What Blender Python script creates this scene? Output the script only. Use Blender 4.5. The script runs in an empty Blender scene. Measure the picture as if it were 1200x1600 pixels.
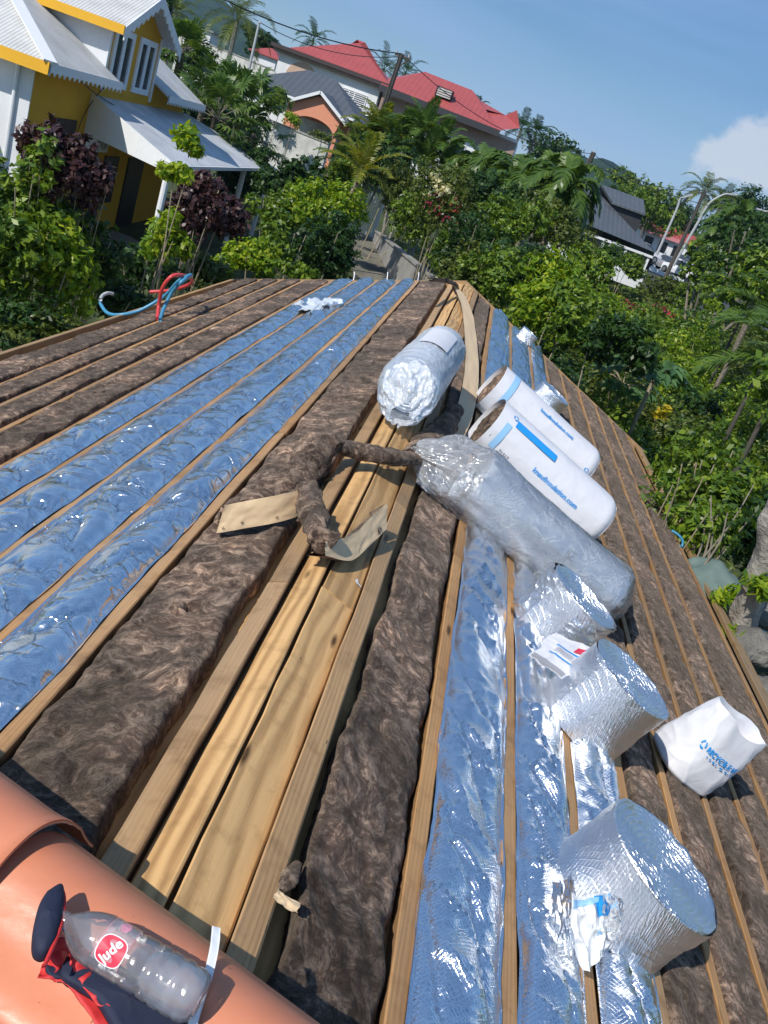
import bpy, math, random
import numpy as np
from mathutils import Vector, Matrix
R_ = math.radians
SC = bpy.context.scene
COL = SC.collection
rng = np.random.default_rng(7)
random.seed(7)

# ------------------------------------------------------------------ camera
FPX = 1371.13
CX = np.array([0.93770063, 0.34729653, -0.01013168])   # world X in (right, down, forward)
CY = np.array([0.13576885, -0.33942212, 0.93078432])
CZ = np.array([0.31981925, -0.87417261, -0.36542838])
cam_d = bpy.data.cameras.new("camera")
cam = bpy.data.objects.new("camera", cam_d)
COL.objects.link(cam)
SC.camera = cam
cam_d.sensor_fit = 'VERTICAL'
cam_d.sensor_height = 36.0
cam_d.lens = FPX / 1600 * 36.0
cam_d.clip_start = 0.05
cam_d.clip_end = 6000
_r = Vector((CX[0], CY[0], CZ[0])); _u = -Vector((CX[1], CY[1], CZ[1])); _b = -Vector((CX[2], CY[2], CZ[2]))
M = Matrix((_r, _u, _b)).transposed().to_4x4()
cam.matrix_world = M

# ------------------------------------------------------------------ sky and sun
SUN_EL, SUN_AZ = 44.0, 216.0       # azimuth clockwise from +Y: the sun stands behind the camera, to the left
w = bpy.data.worlds.new("World"); SC.world = w; w.use_nodes = True
nt = w.node_tree; nt.nodes.clear()
o_ = nt.nodes.new('ShaderNodeOutputWorld'); bg = nt.nodes.new('ShaderNodeBackground')
sky = nt.nodes.new('ShaderNodeTexSky'); sky.sky_type = 'NISHITA'; sky.sun_disc = False
sky.sun_elevation = R_(SUN_EL); sky.sun_rotation = R_(SUN_AZ)
sky.air_density = 1.0; sky.dust_density = 0.15; sky.ozone_density = 3.0; sky.altitude = 50
tc = nt.nodes.new('ShaderNodeTexCoord')
mp = nt.nodes.new('ShaderNodeMapping'); mp.inputs['Scale'].default_value = (1.0, 1.0, 9.0)
mp.inputs['Rotation'].default_value = (0.12, 0.10, 0.3)
nz = nt.nodes.new('ShaderNodeTexNoise'); nz.inputs['Scale'].default_value = 1.6; nz.inputs['Detail'].default_value = 6; nz.inputs['Roughness'].default_value = 0.5
nt.links.new(tc.outputs['Generated'], mp.inputs['Vector']); nt.links.new(mp.outputs[0], nz.inputs['Vector'])
rp = nt.nodes.new('ShaderNodeValToRGB'); rp.color_ramp.elements[0].position = 0.42; rp.color_ramp.elements[1].position = 0.66
rp.color_ramp.elements[0].color = (0.0,)*3 + (1,); rp.color_ramp.elements[1].color = (0.62,)*3 + (1,)
nt.links.new(nz.outputs[0], rp.inputs[0])
# one cumulus low in the right of the sky
def _ray(px, py):
    v = np.array([px-600, py-800, FPX]); return np.array([v@CX, v@CY, v@CZ])
cd = _ray(1160, 245); cd = cd/np.linalg.norm(cd)
sub = nt.nodes.new('ShaderNodeVectorMath'); sub.operation = 'SUBTRACT'; sub.inputs[1].default_value = tuple(cd)
nt.links.new(tc.outputs['Generated'], sub.inputs[0])
scv = nt.nodes.new('ShaderNodeVectorMath'); scv.operation = 'MULTIPLY'; scv.inputs[1].default_value = (1.0, 1.0, 1.5)
nt.links.new(sub.outputs[0], scv.inputs[0])
ln = nt.nodes.new('ShaderNodeVectorMath'); ln.operation = 'LENGTH'; nt.links.new(scv.outputs[0], ln.inputs[0])
nz2 = nt.nodes.new('ShaderNodeTexNoise'); nz2.inputs['Scale'].default_value = 16; nz2.inputs['Detail'].default_value = 9; nz2.inputs['Roughness'].default_value = 0.62
nt.links.new(tc.outputs['Generated'], nz2.inputs['Vector'])
ma = nt.nodes.new('ShaderNodeMath'); ma.operation = 'MULTIPLY_ADD'; ma.inputs[1].default_value = -20.0; ma.inputs[2].default_value = 0.38
nt.links.new(ln.outputs['Value'], ma.inputs[0])
mb = nt.nodes.new('ShaderNodeMath'); mb.operation = 'MULTIPLY_ADD'; mb.inputs[1].default_value = 2.6
nt.links.new(nz2.outputs[0], mb.inputs[0]); nt.links.new(ma.outputs[0], mb.inputs[2])
rp2 = nt.nodes.new('ShaderNodeValToRGB'); rp2.color_ramp.elements[0].position = 0.62; rp2.color_ramp.elements[1].position = 1.0
rp2.color_ramp.elements[0].color = (0, 0, 0, 1); rp2.color_ramp.elements[1].color = (0.85,)*3 + (1,)
nt.links.new(mb.outputs[0], rp2.inputs[0])
m1 = nt.nodes.new('ShaderNodeMixRGB'); m1.inputs[2].default_value = (3.9, 5.8, 9.4, 1)
hsv = nt.nodes.new('ShaderNodeHueSaturation'); hsv.inputs['Saturation'].default_value = 1.27; nt.links.new(sky.outputs[0], hsv.inputs['Color'])
nt.links.new(rp.outputs[0], m1.inputs[0]); nt.links.new(hsv.outputs[0], m1.inputs[1])
m2 = nt.nodes.new('ShaderNodeMixRGB'); m2.inputs[2].default_value = (9.0, 9.4, 9.9, 1)
nt.links.new(rp2.outputs[0], m2.inputs[0]); nt.links.new(m1.outputs[0], m2.inputs[1])
nt.links.new(m2.outputs[0], bg.inputs[0]); bg.inputs[1].default_value = 0.105
nt.links.new(bg.outputs[0], o_.inputs[0])

sd = bpy.data.lights.new("sun", 'SUN'); so = bpy.data.objects.new("sun", sd); COL.objects.link(so)
sd.energy = 5.0; sd.angle = R_(0.5); sd.color = (1.0, 0.95, 0.87)
az_ = R_(SUN_AZ); el_ = R_(SUN_EL)
sdir = Vector((math.sin(az_)*math.cos(el_), math.cos(az_)*math.cos(el_), math.sin(el_)))
so.rotation_euler = sdir.to_track_quat('Z', 'Y').to_euler(); so.location = (-20, -20, 40)

SC.view_settings.view_transform = 'Standard'; SC.view_settings.look = 'None'
SC.view_settings.exposure = 0.0; SC.view_settings.gamma = 1.0
try: SC.view_settings.use_curve_mapping = False
except Exception: pass
SC.cycles.max_bounces = 8; SC.cycles.transparent_max_bounces = 16; SC.cycles.transmission_bounces = 8
SC.cycles.sample_clamp_indirect = 6

# ------------------------------------------------------------------ geometry of the place
AX, AZ, SL, SR = -0.2, -1.545, 0.3467, 0.4217      # ridge line and the two roof pitches
YE = 15.0                                          # far gable end
def zl(x, y=0): return AZ + SL*(x-AX)
def zr(x, y=0): return AZ - SR*(x-AX)
def zroof(x): return np.where(np.asarray(x) < AX, zl(np.asarray(x)), zr(np.asarray(x)))
def Lp(px, py, dh=0.0):
    r = _ray(px, py); t = (AZ+dh-SL*AX)/(r[2]-SL*r[0]); return r*t
def Rp(px, py, dh=0.0):
    r = _ray(px, py); t = (AZ+dh+SR*AX)/(r[2]+SR*r[0]); return r*t
def Hp(px, py, z): r = _ray(px, py); return r*z/r[2]
def Fp(px, py, Y): r = _ray(px, py); return r*Y/r[1]
def Xp(px, py, x0, b=0.0): r = _ray(px, py); return r*x0/(r[0]-b*r[1])

# ------------------------------------------------------------------ numpy noise
_T = np.random.default_rng(3).random((64, 64, 64)).astype(np.float32)
def vnoise(x, y, z):
    xi = np.floor(x).astype(int); yi = np.floor(y).astype(int); zi = np.floor(z).astype(int)
    fx = x-xi; fy = y-yi; fz = z-zi
    fx = fx*fx*(3-2*fx); fy = fy*fy*(3-2*fy); fz = fz*fz*(3-2*fz)
    g = lambda a, b, c: _T[(xi+a) & 63, (yi+b) & 63, (zi+c) & 63]
    a0 = g(0,0,0)*(1-fx)+g(1,0,0)*fx; a1 = g(0,1,0)*(1-fx)+g(1,1,0)*fx
    b0 = g(0,0,1)*(1-fx)+g(1,0,1)*fx; b1 = g(0,1,1)*(1-fx)+g(1,1,1)*fx
    return ((a0*(1-fy)+a1*fy)*(1-fz)+(b0*(1-fy)+b1*fy)*fz)*2-1
def fbm(x, y, z=0.0, oct=4):
    x = np.asarray(x, float); y = np.asarray(y, float); z = np.zeros_like(x)+z
    s = 0; a = 1.0
    for k in range(oct):
        s = s+a*vnoise(x, y, z)*0.9; x = x*2.03+17.1; y = y*2.03+5.3; z = z*2.03+9.7; a *= 0.5
    return np.clip(s, -1, 1)

# ------------------------------------------------------------------ mesh helpers
def link(o, parent=None):
    COL.objects.link(o)
    if parent is not None: o.parent = parent
    return o
def mesh(name, V, Fc, mat, parent=None, smooth=False, mats=None, midx=None):
    me = bpy.data.meshes.new(name)
    V = np.asarray(V, dtype=np.float64).reshape(-1, 3)
    if isinstance(Fc, np.ndarray):
        nf, k = Fc.shape
        me.vertices.add(len(V)); me.vertices.foreach_set('co', V.ravel().astype(np.float32))
        me.loops.add(nf*k); me.loops.foreach_set('vertex_index', Fc.ravel().astype(np.int32))
        me.polygons.add(nf)
        me.polygons.foreach_set('loop_start', (np.arange(nf)*k).astype(np.int32))
        me.polygons.foreach_set('loop_total', np.full(nf, k, dtype=np.int32))
        me.update(calc_edges=True)
    else:
        me.from_pydata([tuple(v) for v in V], [], [tuple(f) for f in Fc]); me.update()
    if mats:
        for m in mats: me.materials.append(m)
        if midx is not None: me.polygons.foreach_set('material_index', np.asarray(midx, dtype=np.int32))
    elif mat is not None: me.materials.append(mat)
    if smooth: me.polygons.foreach_set('use_smooth', np.ones(len(me.polygons), dtype=bool))
    me.validate()
    o = bpy.data.objects.new(name, me)
    return link(o, parent)
class MB:
    def __init__(s): s.v = []; s.f = []; s.m = []
    def add(s, V, Fc, mi=0):
        n = len(s.v); s.v += [tuple(map(float, v)) for v in V]; s.f += [tuple(i+n for i in f) for f in Fc]; s.m += [mi]*len(Fc); return s
    def hexa(s, P, mi=0):   # 8 points: bottom loop then top loop
        return s.add(P, [(0,3,2,1),(4,5,6,7),(0,1,5,4),(1,2,6,5),(2,3,7,6),(3,0,4,7)], mi)
    def box(s, x0, x1, y0, y1, z0, z1, mi=0):
        return s.hexa([(x0,y0,z0),(x1,y0,z0),(x1,y1,z0),(x0,y1,z0),(x0,y0,z1),(x1,y0,z1),(x1,y1,z1),(x0,y1,z1)], mi)
    def slab(s, pts, t, mi=0, up=(0,0,1)):   # polygon with thickness downwards
        p = [Vector(q) for q in pts]; u = Vector(up)*t; n = len(p)
        V = [tuple(q-u) for q in p]+[tuple(q) for q in p]
        Fc = [tuple(range(n))[::-1], tuple(range(n, 2*n))]+[(i, (i+1) % n, n+(i+1) % n, n+i) for i in range(n)]
        return s.add(V, Fc, mi)
    def tube(s, pts, rad, n=8, mi=0, caps=True):
        V, Fc = tube_np(pts, rad, n, caps); return s.add(V, Fc, mi)
    def bar(s, a, b, wd, ht, mi=0, up=(0,0,1)):
        a = Vector(a); b = Vector(b); d = (b-a).normalized(); u = Vector(up); sx = d.cross(u).normalized(); uu = sx.cross(d).normalized()
        sx = sx*wd/2; uu = uu*ht/2
        return s.hexa([a-sx-uu, a+sx-uu, b+sx-uu, b-sx-uu, a-sx+uu, a+sx+uu, b+sx+uu, b-sx+uu], mi)
    def build(s, name, mat, parent=None, smooth=False):
        if isinstance(mat, (list, tuple)): return mesh(name, s.v, s.f, None, parent, smooth, mats=list(mat), midx=s.m)
        return mesh(name, s.v, s.f, mat, parent, smooth)
def tube_np(pts, rad, n=8, caps=True):
    P = [Vector(p) for p in pts]; K = len(P)
    if not hasattr(rad, '__len__'): rad = [rad]*K
    T = [(P[min(i+1, K-1)]-P[max(i-1, 0)]).normalized() for i in range(K)]
    ref = Vector((0, 0, 1)) if abs(T[0].z) < 0.9 else Vector((1, 0, 0))
    s = T[0].cross(ref).normalized(); V = []; Fc = []
    for i in range(K):
        s = (s-T[i]*s.dot(T[i])).normalized(); u = s.cross(T[i])
        for k in range(n):
            a = 2*math.pi*k/n; V.append(tuple(P[i]+(s*math.cos(a)+u*math.sin(a))*rad[i]))
    for i in range(K-1):
        for k in range(n):
            Fc.append((i*n+k, i*n+(k+1) % n, (i+1)*n+(k+1) % n, (i+1)*n+k))
    if caps: Fc += [tuple(range(n)), tuple(range((K-1)*n, K*n))[::-1]]
    return V, Fc
def grid_faces(nu, nv, off=0):
    i, j = np.meshgrid(np.arange(nu-1), np.arange(nv-1), indexing='ij')
    a = (i*nv+j).ravel()+off
    return np.stack([a, a+nv, a+nv+1, a+1], 1)
def smoothpath(pts, n=8):
    P = [Vector(p) for p in pts]; out = []
    for i in range(len(P)-1):
        p0 = P[max(i-1, 0)]; p1 = P[i]; p2 = P[i+1]; p3 = P[min(i+2, len(P)-1)]
        for k in range(n):
            t = k/n
            out.append(0.5*((2*p1)+(p2-p0)*t+(2*p0-5*p1+4*p2-p3)*t*t+(3*p1-p0-3*p2+p3)*t**3))
    out.append(P[-1]); return out
def tag(o, label=None, cat=None, group=None, kind=None):
    if label: o['label'] = label
    if cat: o['category'] = cat
    if group: o['group'] = group
    if kind: o['kind'] = kind
    return o
def thing(name, label, cat, loc=(0,0,0), group=None):
    o = bpy.data.objects.new(name, None); COL.objects.link(o); o.location = tuple(map(float, loc)); o.empty_display_size = 0.1
    return tag(o, label, cat, group)
def settle(root):
    """children were built in world space: shift them so that they sit under the root's own origin"""
    def shift(o):
        for ch in o.children:
            if ch.data is not None and ch.type == 'MESH' and o is root: pass
    off = root.location.copy()
    bpy.context.view_layer.update()
    for ch in root.children: ch.location = ch.location-off
def text_geo(s, size=1.0, bold=0.0):
    cu = bpy.data.curves.new('lettering', 'FONT'); cu.body = s; cu.size = size; cu.align_x = 'CENTER'; cu.align_y = 'CENTER'; cu.offset = bold
    cu.resolution_u = 3
    ob = bpy.data.objects.new('lettering', cu); COL.objects.link(ob)
    dg = bpy.context.evaluated_depsgraph_get(); me = bpy.data.meshes.new_from_object(ob.evaluated_get(dg))
    V = np.array([v.co[:] for v in me.vertices]); Fc = [tuple(p.vertices) for p in me.polygons]
    bpy.data.objects.remove(ob); bpy.data.curves.remove(cu); bpy.data.meshes.remove(me)
    return V, Fc

# ------------------------------------------------------------------ materials
class NT:
    def __init__(s, name):
        s.m = bpy.data.materials.new(name); s.m.use_nodes = True; s.t = s.m.node_tree; s.p = s.t.nodes['Principled BSDF']; s.out = s.t.nodes['Material Output']
    def n(s, typ, **kw):
        nd = s.t.nodes.new(typ)
        for k, v in kw.items():
            if k.startswith('i_'): nd.inputs[k[2:].replace('_', ' ')].default_value = v
            else: setattr(nd, k, v)
        return nd
    def l(s, a, b): s.t.links.new(a, b); return s
    def coords(s, scale=(1,1,1), rot=(0,0,0), kind='Object'):
        t = s.n('ShaderNodeTexCoord'); m = s.n('ShaderNodeMapping'); m.inputs['Scale'].default_value = scale; m.inputs['Rotation'].default_value = rot
        s.l(t.outputs[kind], m.inputs[0]); return m.outputs[0]
    def noise(s, vec, scale, detail=4, rough=0.5, dist=0.0):
        n = s.n('ShaderNodeTexNoise'); n.inputs['Scale'].default_value = scale; n.inputs['Detail'].default_value = detail; n.inputs['Roughness'].default_value = rough; n.inputs['Distortion'].default_value = dist
        s.l(vec, n.inputs['Vector']); return n.outputs[0]
    def ramp(s, fac, stops):
        r = s.n('ShaderNodeValToRGB'); e = r.color_ramp.elements
        e[0].position = stops[0][0]; e[0].color = tuple(stops[0][1])+(1,)
        e[1].position = stops[-1][0]; e[1].color = tuple(stops[-1][1])+(1,)
        for p, c in stops[1:-1]: q = e.new(p); q.color = tuple(c)+(1,)
        s.l(fac, r.inputs[0]); return r.outputs[0]
    def mix(s, fac, a, b, mode='MIX'):
        m = s.n('ShaderNodeMixRGB', blend_type=mode)
        for i, v in enumerate((fac, a, b)):
            if hasattr(v, 'is_linked') or hasattr(v, 'links'): s.l(v, m.inputs[i])
            elif i == 0: m.inputs[0].default_value = v
            else: m.inputs[i].default_value = tuple(v)+(1,)
        return m.outputs[0]
    def math(s, op, a, b=0.0):
        m = s.n('ShaderNodeMath', operation=op)
        for i, v in enumerate((a, b)):
            if hasattr(v, 'links'): s.l(v, m.inputs[i])
            else: m.inputs[i].default_value = v
        return m.outputs[0]
    def bump(s, h, strength=0.5, dist=0.01, prev=None):
        b = s.n('ShaderNodeBump'); b.inputs['Strength'].default_value = strength; b.inputs['Distance'].default_value = dist
        s.l(h, b.inputs['Height'])
        if prev is not None: s.l(prev, b.inputs['Normal'])
        return b.outputs[0]
def simple(name, col, rough=0.6, var=0.12, scale=8.0, metal=0.0, bump=0.0, bscale=60.0, bd=0.004, spec=0.5):
    k = NT(name); v = k.coords()
    f = k.noise(v, scale, 5, 0.6)
    c = k.ramp(f, [(0.25, [x*(1-var) for x in col]), (0.75, [min(1, x*(1+var)) for x in col])])
    k.l(c, k.p.inputs['Base Color']); k.p.inputs['Roughness'].default_value = rough; k.p.inputs['Metallic'].default_value = metal
    k.p.inputs['Specular IOR Level'].default_value = spec
    if bump: k.l(k.bump(k.noise(v, bscale, 4), bump, bd), k.p.inputs['Normal'])
    return k.m
def wood_mat(name, light, dark, grain=1.0, axis='Y', swirl=0.0, knots=True, grey=None):
    k = NT(name)
    st = (7, 0.9, 7) if axis == 'Y' else (0.9, 7, 7)
    rnd = k.n('ShaderNodeNewGeometry').outputs['Random Per Island']
    t = k.n('ShaderNodeTexCoord').outputs['Object']
    addv = k.n('ShaderNodeVectorMath', operation='MULTIPLY_ADD'); k.l(rnd, addv.inputs[0]); addv.inputs[1].default_value = (13, 29, 7); k.l(t, addv.inputs[2])
    m = k.n('ShaderNodeMapping'); m.inputs['Scale'].default_value = st; k.l(addv.outputs[0], m.inputs[0])
    big = k.noise(m.outputs[0], 1.1, 3, 0.5, 0.4+swirl)
    wv = k.n('ShaderNodeTexWave', wave_type='BANDS', bands_direction='X'); k.l(m.outputs[0], wv.inputs[0])
    wv.inputs['Scale'].default_value = 0.8 if swirl else 3.2; wv.inputs['Distortion'].default_value = 6+9*swirl; wv.inputs['Detail'].default_value = 4; wv.inputs['Detail Scale'].default_value = 0.8
    m3_ = k.n('ShaderNodeMapping'); m3_.inputs['Scale'].default_value = (150, 3.0, 150) if axis == 'Y' else (3.0, 150, 150); k.l(addv.outputs[0], m3_.inputs[0])
    fine = k.noise(m3_.outputs[0], 1.0, 6, 0.75, 0.3)
    f = k.math('ADD', k.math('MULTIPLY', wv.outputs['Fac'], 0.42 if swirl else 0.12), k.math('MULTIPLY', big, 0.55))
    f = k.math('ADD', f, k.math('MULTIPLY', fine, 0.36*grain))
    c = k.ramp(f, [(0.25, dark), (0.5, [(a+b)/2 for a, b in zip(dark, light)]), (0.8, light)])
    if knots:
        mv = k.n('ShaderNodeMapping'); mv.inputs['Scale'].default_value = (9, 2.2, 9) if axis == 'Y' else (2.2, 9, 9); k.l(addv.outputs[0], mv.inputs[0])
        vo = k.n('ShaderNodeTexVoronoi'); vo.inputs['Scale'].default_value = 0.9; k.l(mv.outputs[0], vo.inputs['Vector'])
        kf = k.ramp(vo.outputs['Distance'], [(0.05, (1,1,1)), (0.13, (0,0,0))])
        c = k.mix(kf, c, [x*0.35 for x in dark])
        mv2 = k.n('ShaderNodeMapping'); mv2.inputs['Scale'].default_value = (16, 2.6, 16) if axis == 'Y' else (2.6, 16, 16); k.l(addv.outputs[0], mv2.inputs[0]); vo2 = k.n('ShaderNodeTexVoronoi'); vo2.inputs['Scale'].default_value = 1.0; k.l(mv2.outputs[0], vo2.inputs['Vector']); c = k.mix(k.ramp(vo2.outputs['Distance'], [(0.030, (1,1,1)), (0.042, (0,0,0))]), c, (0.05, 0.04, 0.035))
    if grey:
        g = k.ramp(k.noise(m.outputs[0], 0.6, 4, 0.6), [(0.4, (0,0,0)), (0.65, (0.75,)*3)]); c = k.mix(g, c, grey)
    st2 = k.ramp(k.noise(t, 5.0, 4, 0.7), [(0.52, (1,1,1)), (0.75, (0.62, 0.60, 0.57))]); c = k.mix(1.0, c, st2, 'MULTIPLY')
    sh = k.math('MULTIPLY_ADD', rnd, 0.35); k.t.nodes[-1].inputs[2].default_value = 0.8
    hs = k.n('ShaderNodeHueSaturation'); k.l(c, hs.inputs['Color']); k.l(sh, hs.inputs['Value'])
    k.l(hs.outputs[0], k.p.inputs['Base Color']); k.p.inputs['Roughness'].default_value = 0.72
    k.p.inputs['Specular IOR Level'].default_value = 0.3
    k.l(k.bump(f, 0.6, 0.005), k.p.inputs['Normal'])
    return k.m
W_RAFT = wood_mat('rafter_wood', (0.62, 0.355, 0.15), (0.27, 0.135, 0.055), grey=(0.37, 0.25, 0.145))
W_GREY = wood_mat('weathered_wood', (0.56, 0.345, 0.165), (0.21, 0.115, 0.052), grain=1.6, grey=(0.35, 0.24, 0.145))
W_PLY = wood_mat('plank_wood', (0.70, 0.43, 0.185), (0.31, 0.165, 0.062), swirl=0.9, knots=True)
W_EDGE = wood_mat('fascia_wood', (0.58, 0.37, 0.17), (0.30, 0.17, 0.07), grey=(0.33, 0.25, 0.17))

def wool_mat(name, dark, mid, light, ang=0.0):
    k = NT(name); v = k.coords(rot=(0, 0, ang))
    w1 = k.n('ShaderNodeTexNoise'); w1.inputs['Scale'].default_value = 3.2; w1.inputs['Detail'].default_value = 3; k.l(v, w1.inputs['Vector'])
    av = k.n('ShaderNodeVectorMath', operation='MULTIPLY_ADD'); k.l(w1.outputs['Color'], av.inputs[0]); av.inputs[1].default_value = (0.32, 0.32, 0.32); k.l(v, av.inputs[2])
    m = k.n('ShaderNodeMapping'); m.inputs['Scale'].default_value = (15, 20, 20); k.l(av.outputs[0], m.inputs[0])
    f1 = k.noise(m.outputs[0], 1.0, 8, 0.70, 0.35)
    m2_ = k.n('ShaderNodeMapping'); m2_.inputs['Scale'].default_value = (75, 95, 90); m2_.inputs['Rotation'].default_value = (0, 0, 0.5); k.l(av.outputs[0], m2_.inputs[0])
    f2 = k.noise(m2_.outputs[0], 1.0, 5, 0.75, 0.3)
    f = k.math('ADD', k.math('MULTIPLY', f1, 0.66), k.math('MULTIPLY', f2, 0.34))
    c = k.ramp(f, [(0.38, dark), (0.49, mid), (0.56, [(a*1.2+b)/2.2 for a, b in zip(mid, light)]), (0.66, light)])
    big = k.ramp(k.noise(v, 2.1, 3, 0.5), [(0.38, (0.6, 0.6, 0.6)), (0.5, (1, 1, 1)), (0.66, (1.9, 1.75, 1.6))]); c = k.mix(1.0, c, big, 'MULTIPLY')
    cl = k.ramp(k.noise(av.outputs[0], 9, 5, 0.6, 0.5), [(0.36, (0.55,)*3), (0.52, (1, 1, 1)), (0.68, (1.7, 1.6, 1.5))]); c = k.mix(1.0, c, cl, 'MULTIPLY')
    k.l(c, k.p.inputs['Base Color']); k.p.inputs['Roughness'].default_value = 1.0; k.p.inputs['Specular IOR Level'].default_value = 0.1
    k.p.inputs['Sheen Weight'].default_value = 0.25; k.p.inputs['Sheen Tint'].default_value = (0.8, 0.65, 0.5, 1)
    b = k.bump(f1, 0.9, 0.02); b = k.bump(f2, 0.8, 0.006, b); k.l(b, k.p.inputs['Normal'])
    return k.m
WOOL = wool_mat('mineral_wool', (0.022, 0.014, 0.012), (0.085, 0.058, 0.046), (0.40, 0.30, 0.225))
WOOL2 = wool_mat('mineral_wool_right', (0.020, 0.014, 0.012), (0.070, 0.049, 0.041), (0.36, 0.27, 0.21), ang=0.9)

def ridged(k, v, sc, amt=1.0):
    n = k.noise(v, sc, 3, 0.5, 0.8); a = k.math('ABSOLUTE', k.math('SUBTRACT', n, 0.5)); return k.ramp(a, [(0.0, (amt,)*3), (0.035, (0, 0, 0))])
def foil_mat(name, base=(0.88, 0.89, 0.91), rough=0.16, weave=0.12, cell=0.012, crinkle=0.35, tint=None, lines=0.8, lsc=11, ld=0.004):
    k = NT(name); v = k.coords()
    # reinforcing scrim: two families of fine threads
    def threads(ang):
        m = k.n('ShaderNodeMapping'); m.inputs['Rotation'].default_value = (0, 0, ang); k.l(v, m.inputs[0])
        wv = k.n('ShaderNodeTexWave', wave_type='BANDS', bands_direction='X', wave_profile='SIN'); wv.inputs['Scale'].default_value = 0.314/cell*1.0
        wv.inputs['Distortion'].default_value = 0.6; wv.inputs['Detail Scale'].default_value = 2.0
        k.l(m.outputs[0], wv.inputs[0]); return k.math('POWER', wv.outputs['Fac'], 8.0)
    sc = k.math('MAXIMUM', threads(0.8), threads(-0.75))
    cre = ridged(k, v, lsc)
    nn = k.noise(v, 34, 4, 0.6, 0.5)
    b = k.bump(nn, crinkle, 0.012); b = k.bump(cre, crinkle*lines, ld, b); b = k.bump(sc, weave, 0.002, b)
    k.l(b, k.p.inputs['Normal'])
    k.p.inputs['Base Color'].default_value = tuple(base)+(1,); k.p.inputs['Metallic'].default_value = 1.0
    r = k.math('MULTIPLY_ADD', k.noise(v, 7, 3), 0.18); k.t.nodes[-1].inputs[2].default_value = rough-0.06
    k.l(r, k.p.inputs['Roughness'])
    return k.m
FOIL_L = foil_mat('foil_film', (0.92, 0.94, 0.96), 0.17, 0.14, 0.012, 0.14, lines=4.0, lsc=4, ld=0.012)
FOIL_R = foil_mat('foil_quilt', (0.92, 0.94, 0.97), 0.17, 0.35, 0.011, 0.20)
FOIL_ROLL = foil_mat('foil_roll_face', (0.90, 0.91, 0.92), 0.32, 0.50, 0.012, 0.26)

PALEFOIL = simple('pale_foil_under_film', (0.72, 0.78, 0.86), 0.28, 0.08, 6, metal=0.35, bump=0.2, bscale=25, bd=0.01)
def paper_mat(name, col, rough=0.55, wr=0.35, sc=9):
    k = NT(name); v = k.coords(); f = k.noise(v, sc, 6, 0.6, 0.6)
    c = k.ramp(f, [(0.3, [x*0.93 for x in col]), (0.7, col)])
    k.l(c, k.p.inputs['Base Color']); k.p.inputs['Roughness'].default_value = rough
    k.l(k.bump(f, wr, 0.02), k.p.inputs['Normal']); return k.m
PAPER = paper_mat('white_wrap', (0.74, 0.74, 0.77), 0.5, 0.25)
KRAFT = paper_mat('kraft_paper', (0.72, 0.53, 0.32), 0.7, 0.2, 14)
BLUEINK = simple('blue_ink', (0.02, 0.30, 0.72), 0.5, 0.03)
PALEBLUE = simple('pale_blue_ink', (0.30, 0.55, 0.80), 0.5, 0.05)
BLACKINK = simple('black_ink', (0.03, 0.03, 0.035), 0.6, 0.05)
GREYINK = simple('grey_ink', (0.35, 0.35, 0.37), 0.6, 0.05)
REDINK = simple('red_ink', (0.65, 0.03, 0.07), 0.5, 0.05)
PINKINK = simple('pink_ink', (0.75, 0.32, 0.40), 0.5, 0.05)
WHITEINK = simple('white_ink', (0.85, 0.85, 0.85), 0.5, 0.02)

def film_mat(name, milk=0.35, col=(0.93, 0.95, 0.97), crink=0.6, sc=14, lines=1.0, gloss=0.9):
    k = NT(name); v = k.coords()
    k.t.nodes.remove(k.p)
    n1 = k.noise(v, sc, 5, 0.6, 1.0); cre = ridged(k, v, sc*0.6, lines)
    b = k.bump(n1, crink, 0.02); b = k.bump(cre, crink*0.8, 0.006, b)
    gl = k.n('ShaderNodeBsdfGlossy'); gl.inputs['Roughness'].default_value = 0.12; k.l(b, gl.inputs['Normal'])
    df = k.n('ShaderNodeBsdfDiffuse'); df.inputs[0].default_value = tuple(col)+(1,); k.l(b, df.inputs['Normal'])
    tl = k.n('ShaderNodeBsdfTranslucent'); tl.inputs[0].default_value = tuple(col)+(1,)
    tr = k.n('ShaderNodeBsdfTransparent')
    ms = k.n('ShaderNodeMixShader'); ms.inputs[0].default_value = 0.4; k.l(df.outputs[0], ms.inputs[1]); k.l(tl.outputs[0], ms.inputs[2])
    mk = k.n('ShaderNodeMixShader'); k.l(tr.outputs[0], mk.inputs[1]); k.l(ms.outputs[0], mk.inputs[2])
    mf = k.math('MULTIPLY', k.ramp(n1, [(0.35, (0.5,)*3), (0.7, (1,1,1))]), milk*1.3)
    mf = k.math('MAXIMUM', mf, k.math('MULTIPLY', cre, min(0.9, milk*1.7))); k.l(mf, mk.inputs[0])
    fr = k.n('ShaderNodeFresnel'); fr.inputs[0].default_value = 1.45; k.l(b, fr.inputs['Normal'])
    mg = k.n('ShaderNodeMixShader'); k.l(k.math('MULTIPLY_ADD', fr.outputs[0], gloss), mg.inputs[0]); k.t.nodes[-1].inputs[2].default_value = 0.05
    k.l(mk.outputs[0], mg.inputs[1]); k.l(gl.outputs[0], mg.inputs[2]); k.l(mg.outputs[0], k.out.inputs[0])
    return k.m
FILM = film_mat('clear_film', 0.34, crink=0.45, sc=9)
FILM_M = film_mat('milky_film', 0.95, (0.88, 0.92, 0.97), crink=0.35, sc=11, gloss=0.5)
PET = film_mat('bottle_plastic', 0.20, (0.88, 0.93, 0.98), 0.12, 16, 0.15)

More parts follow.
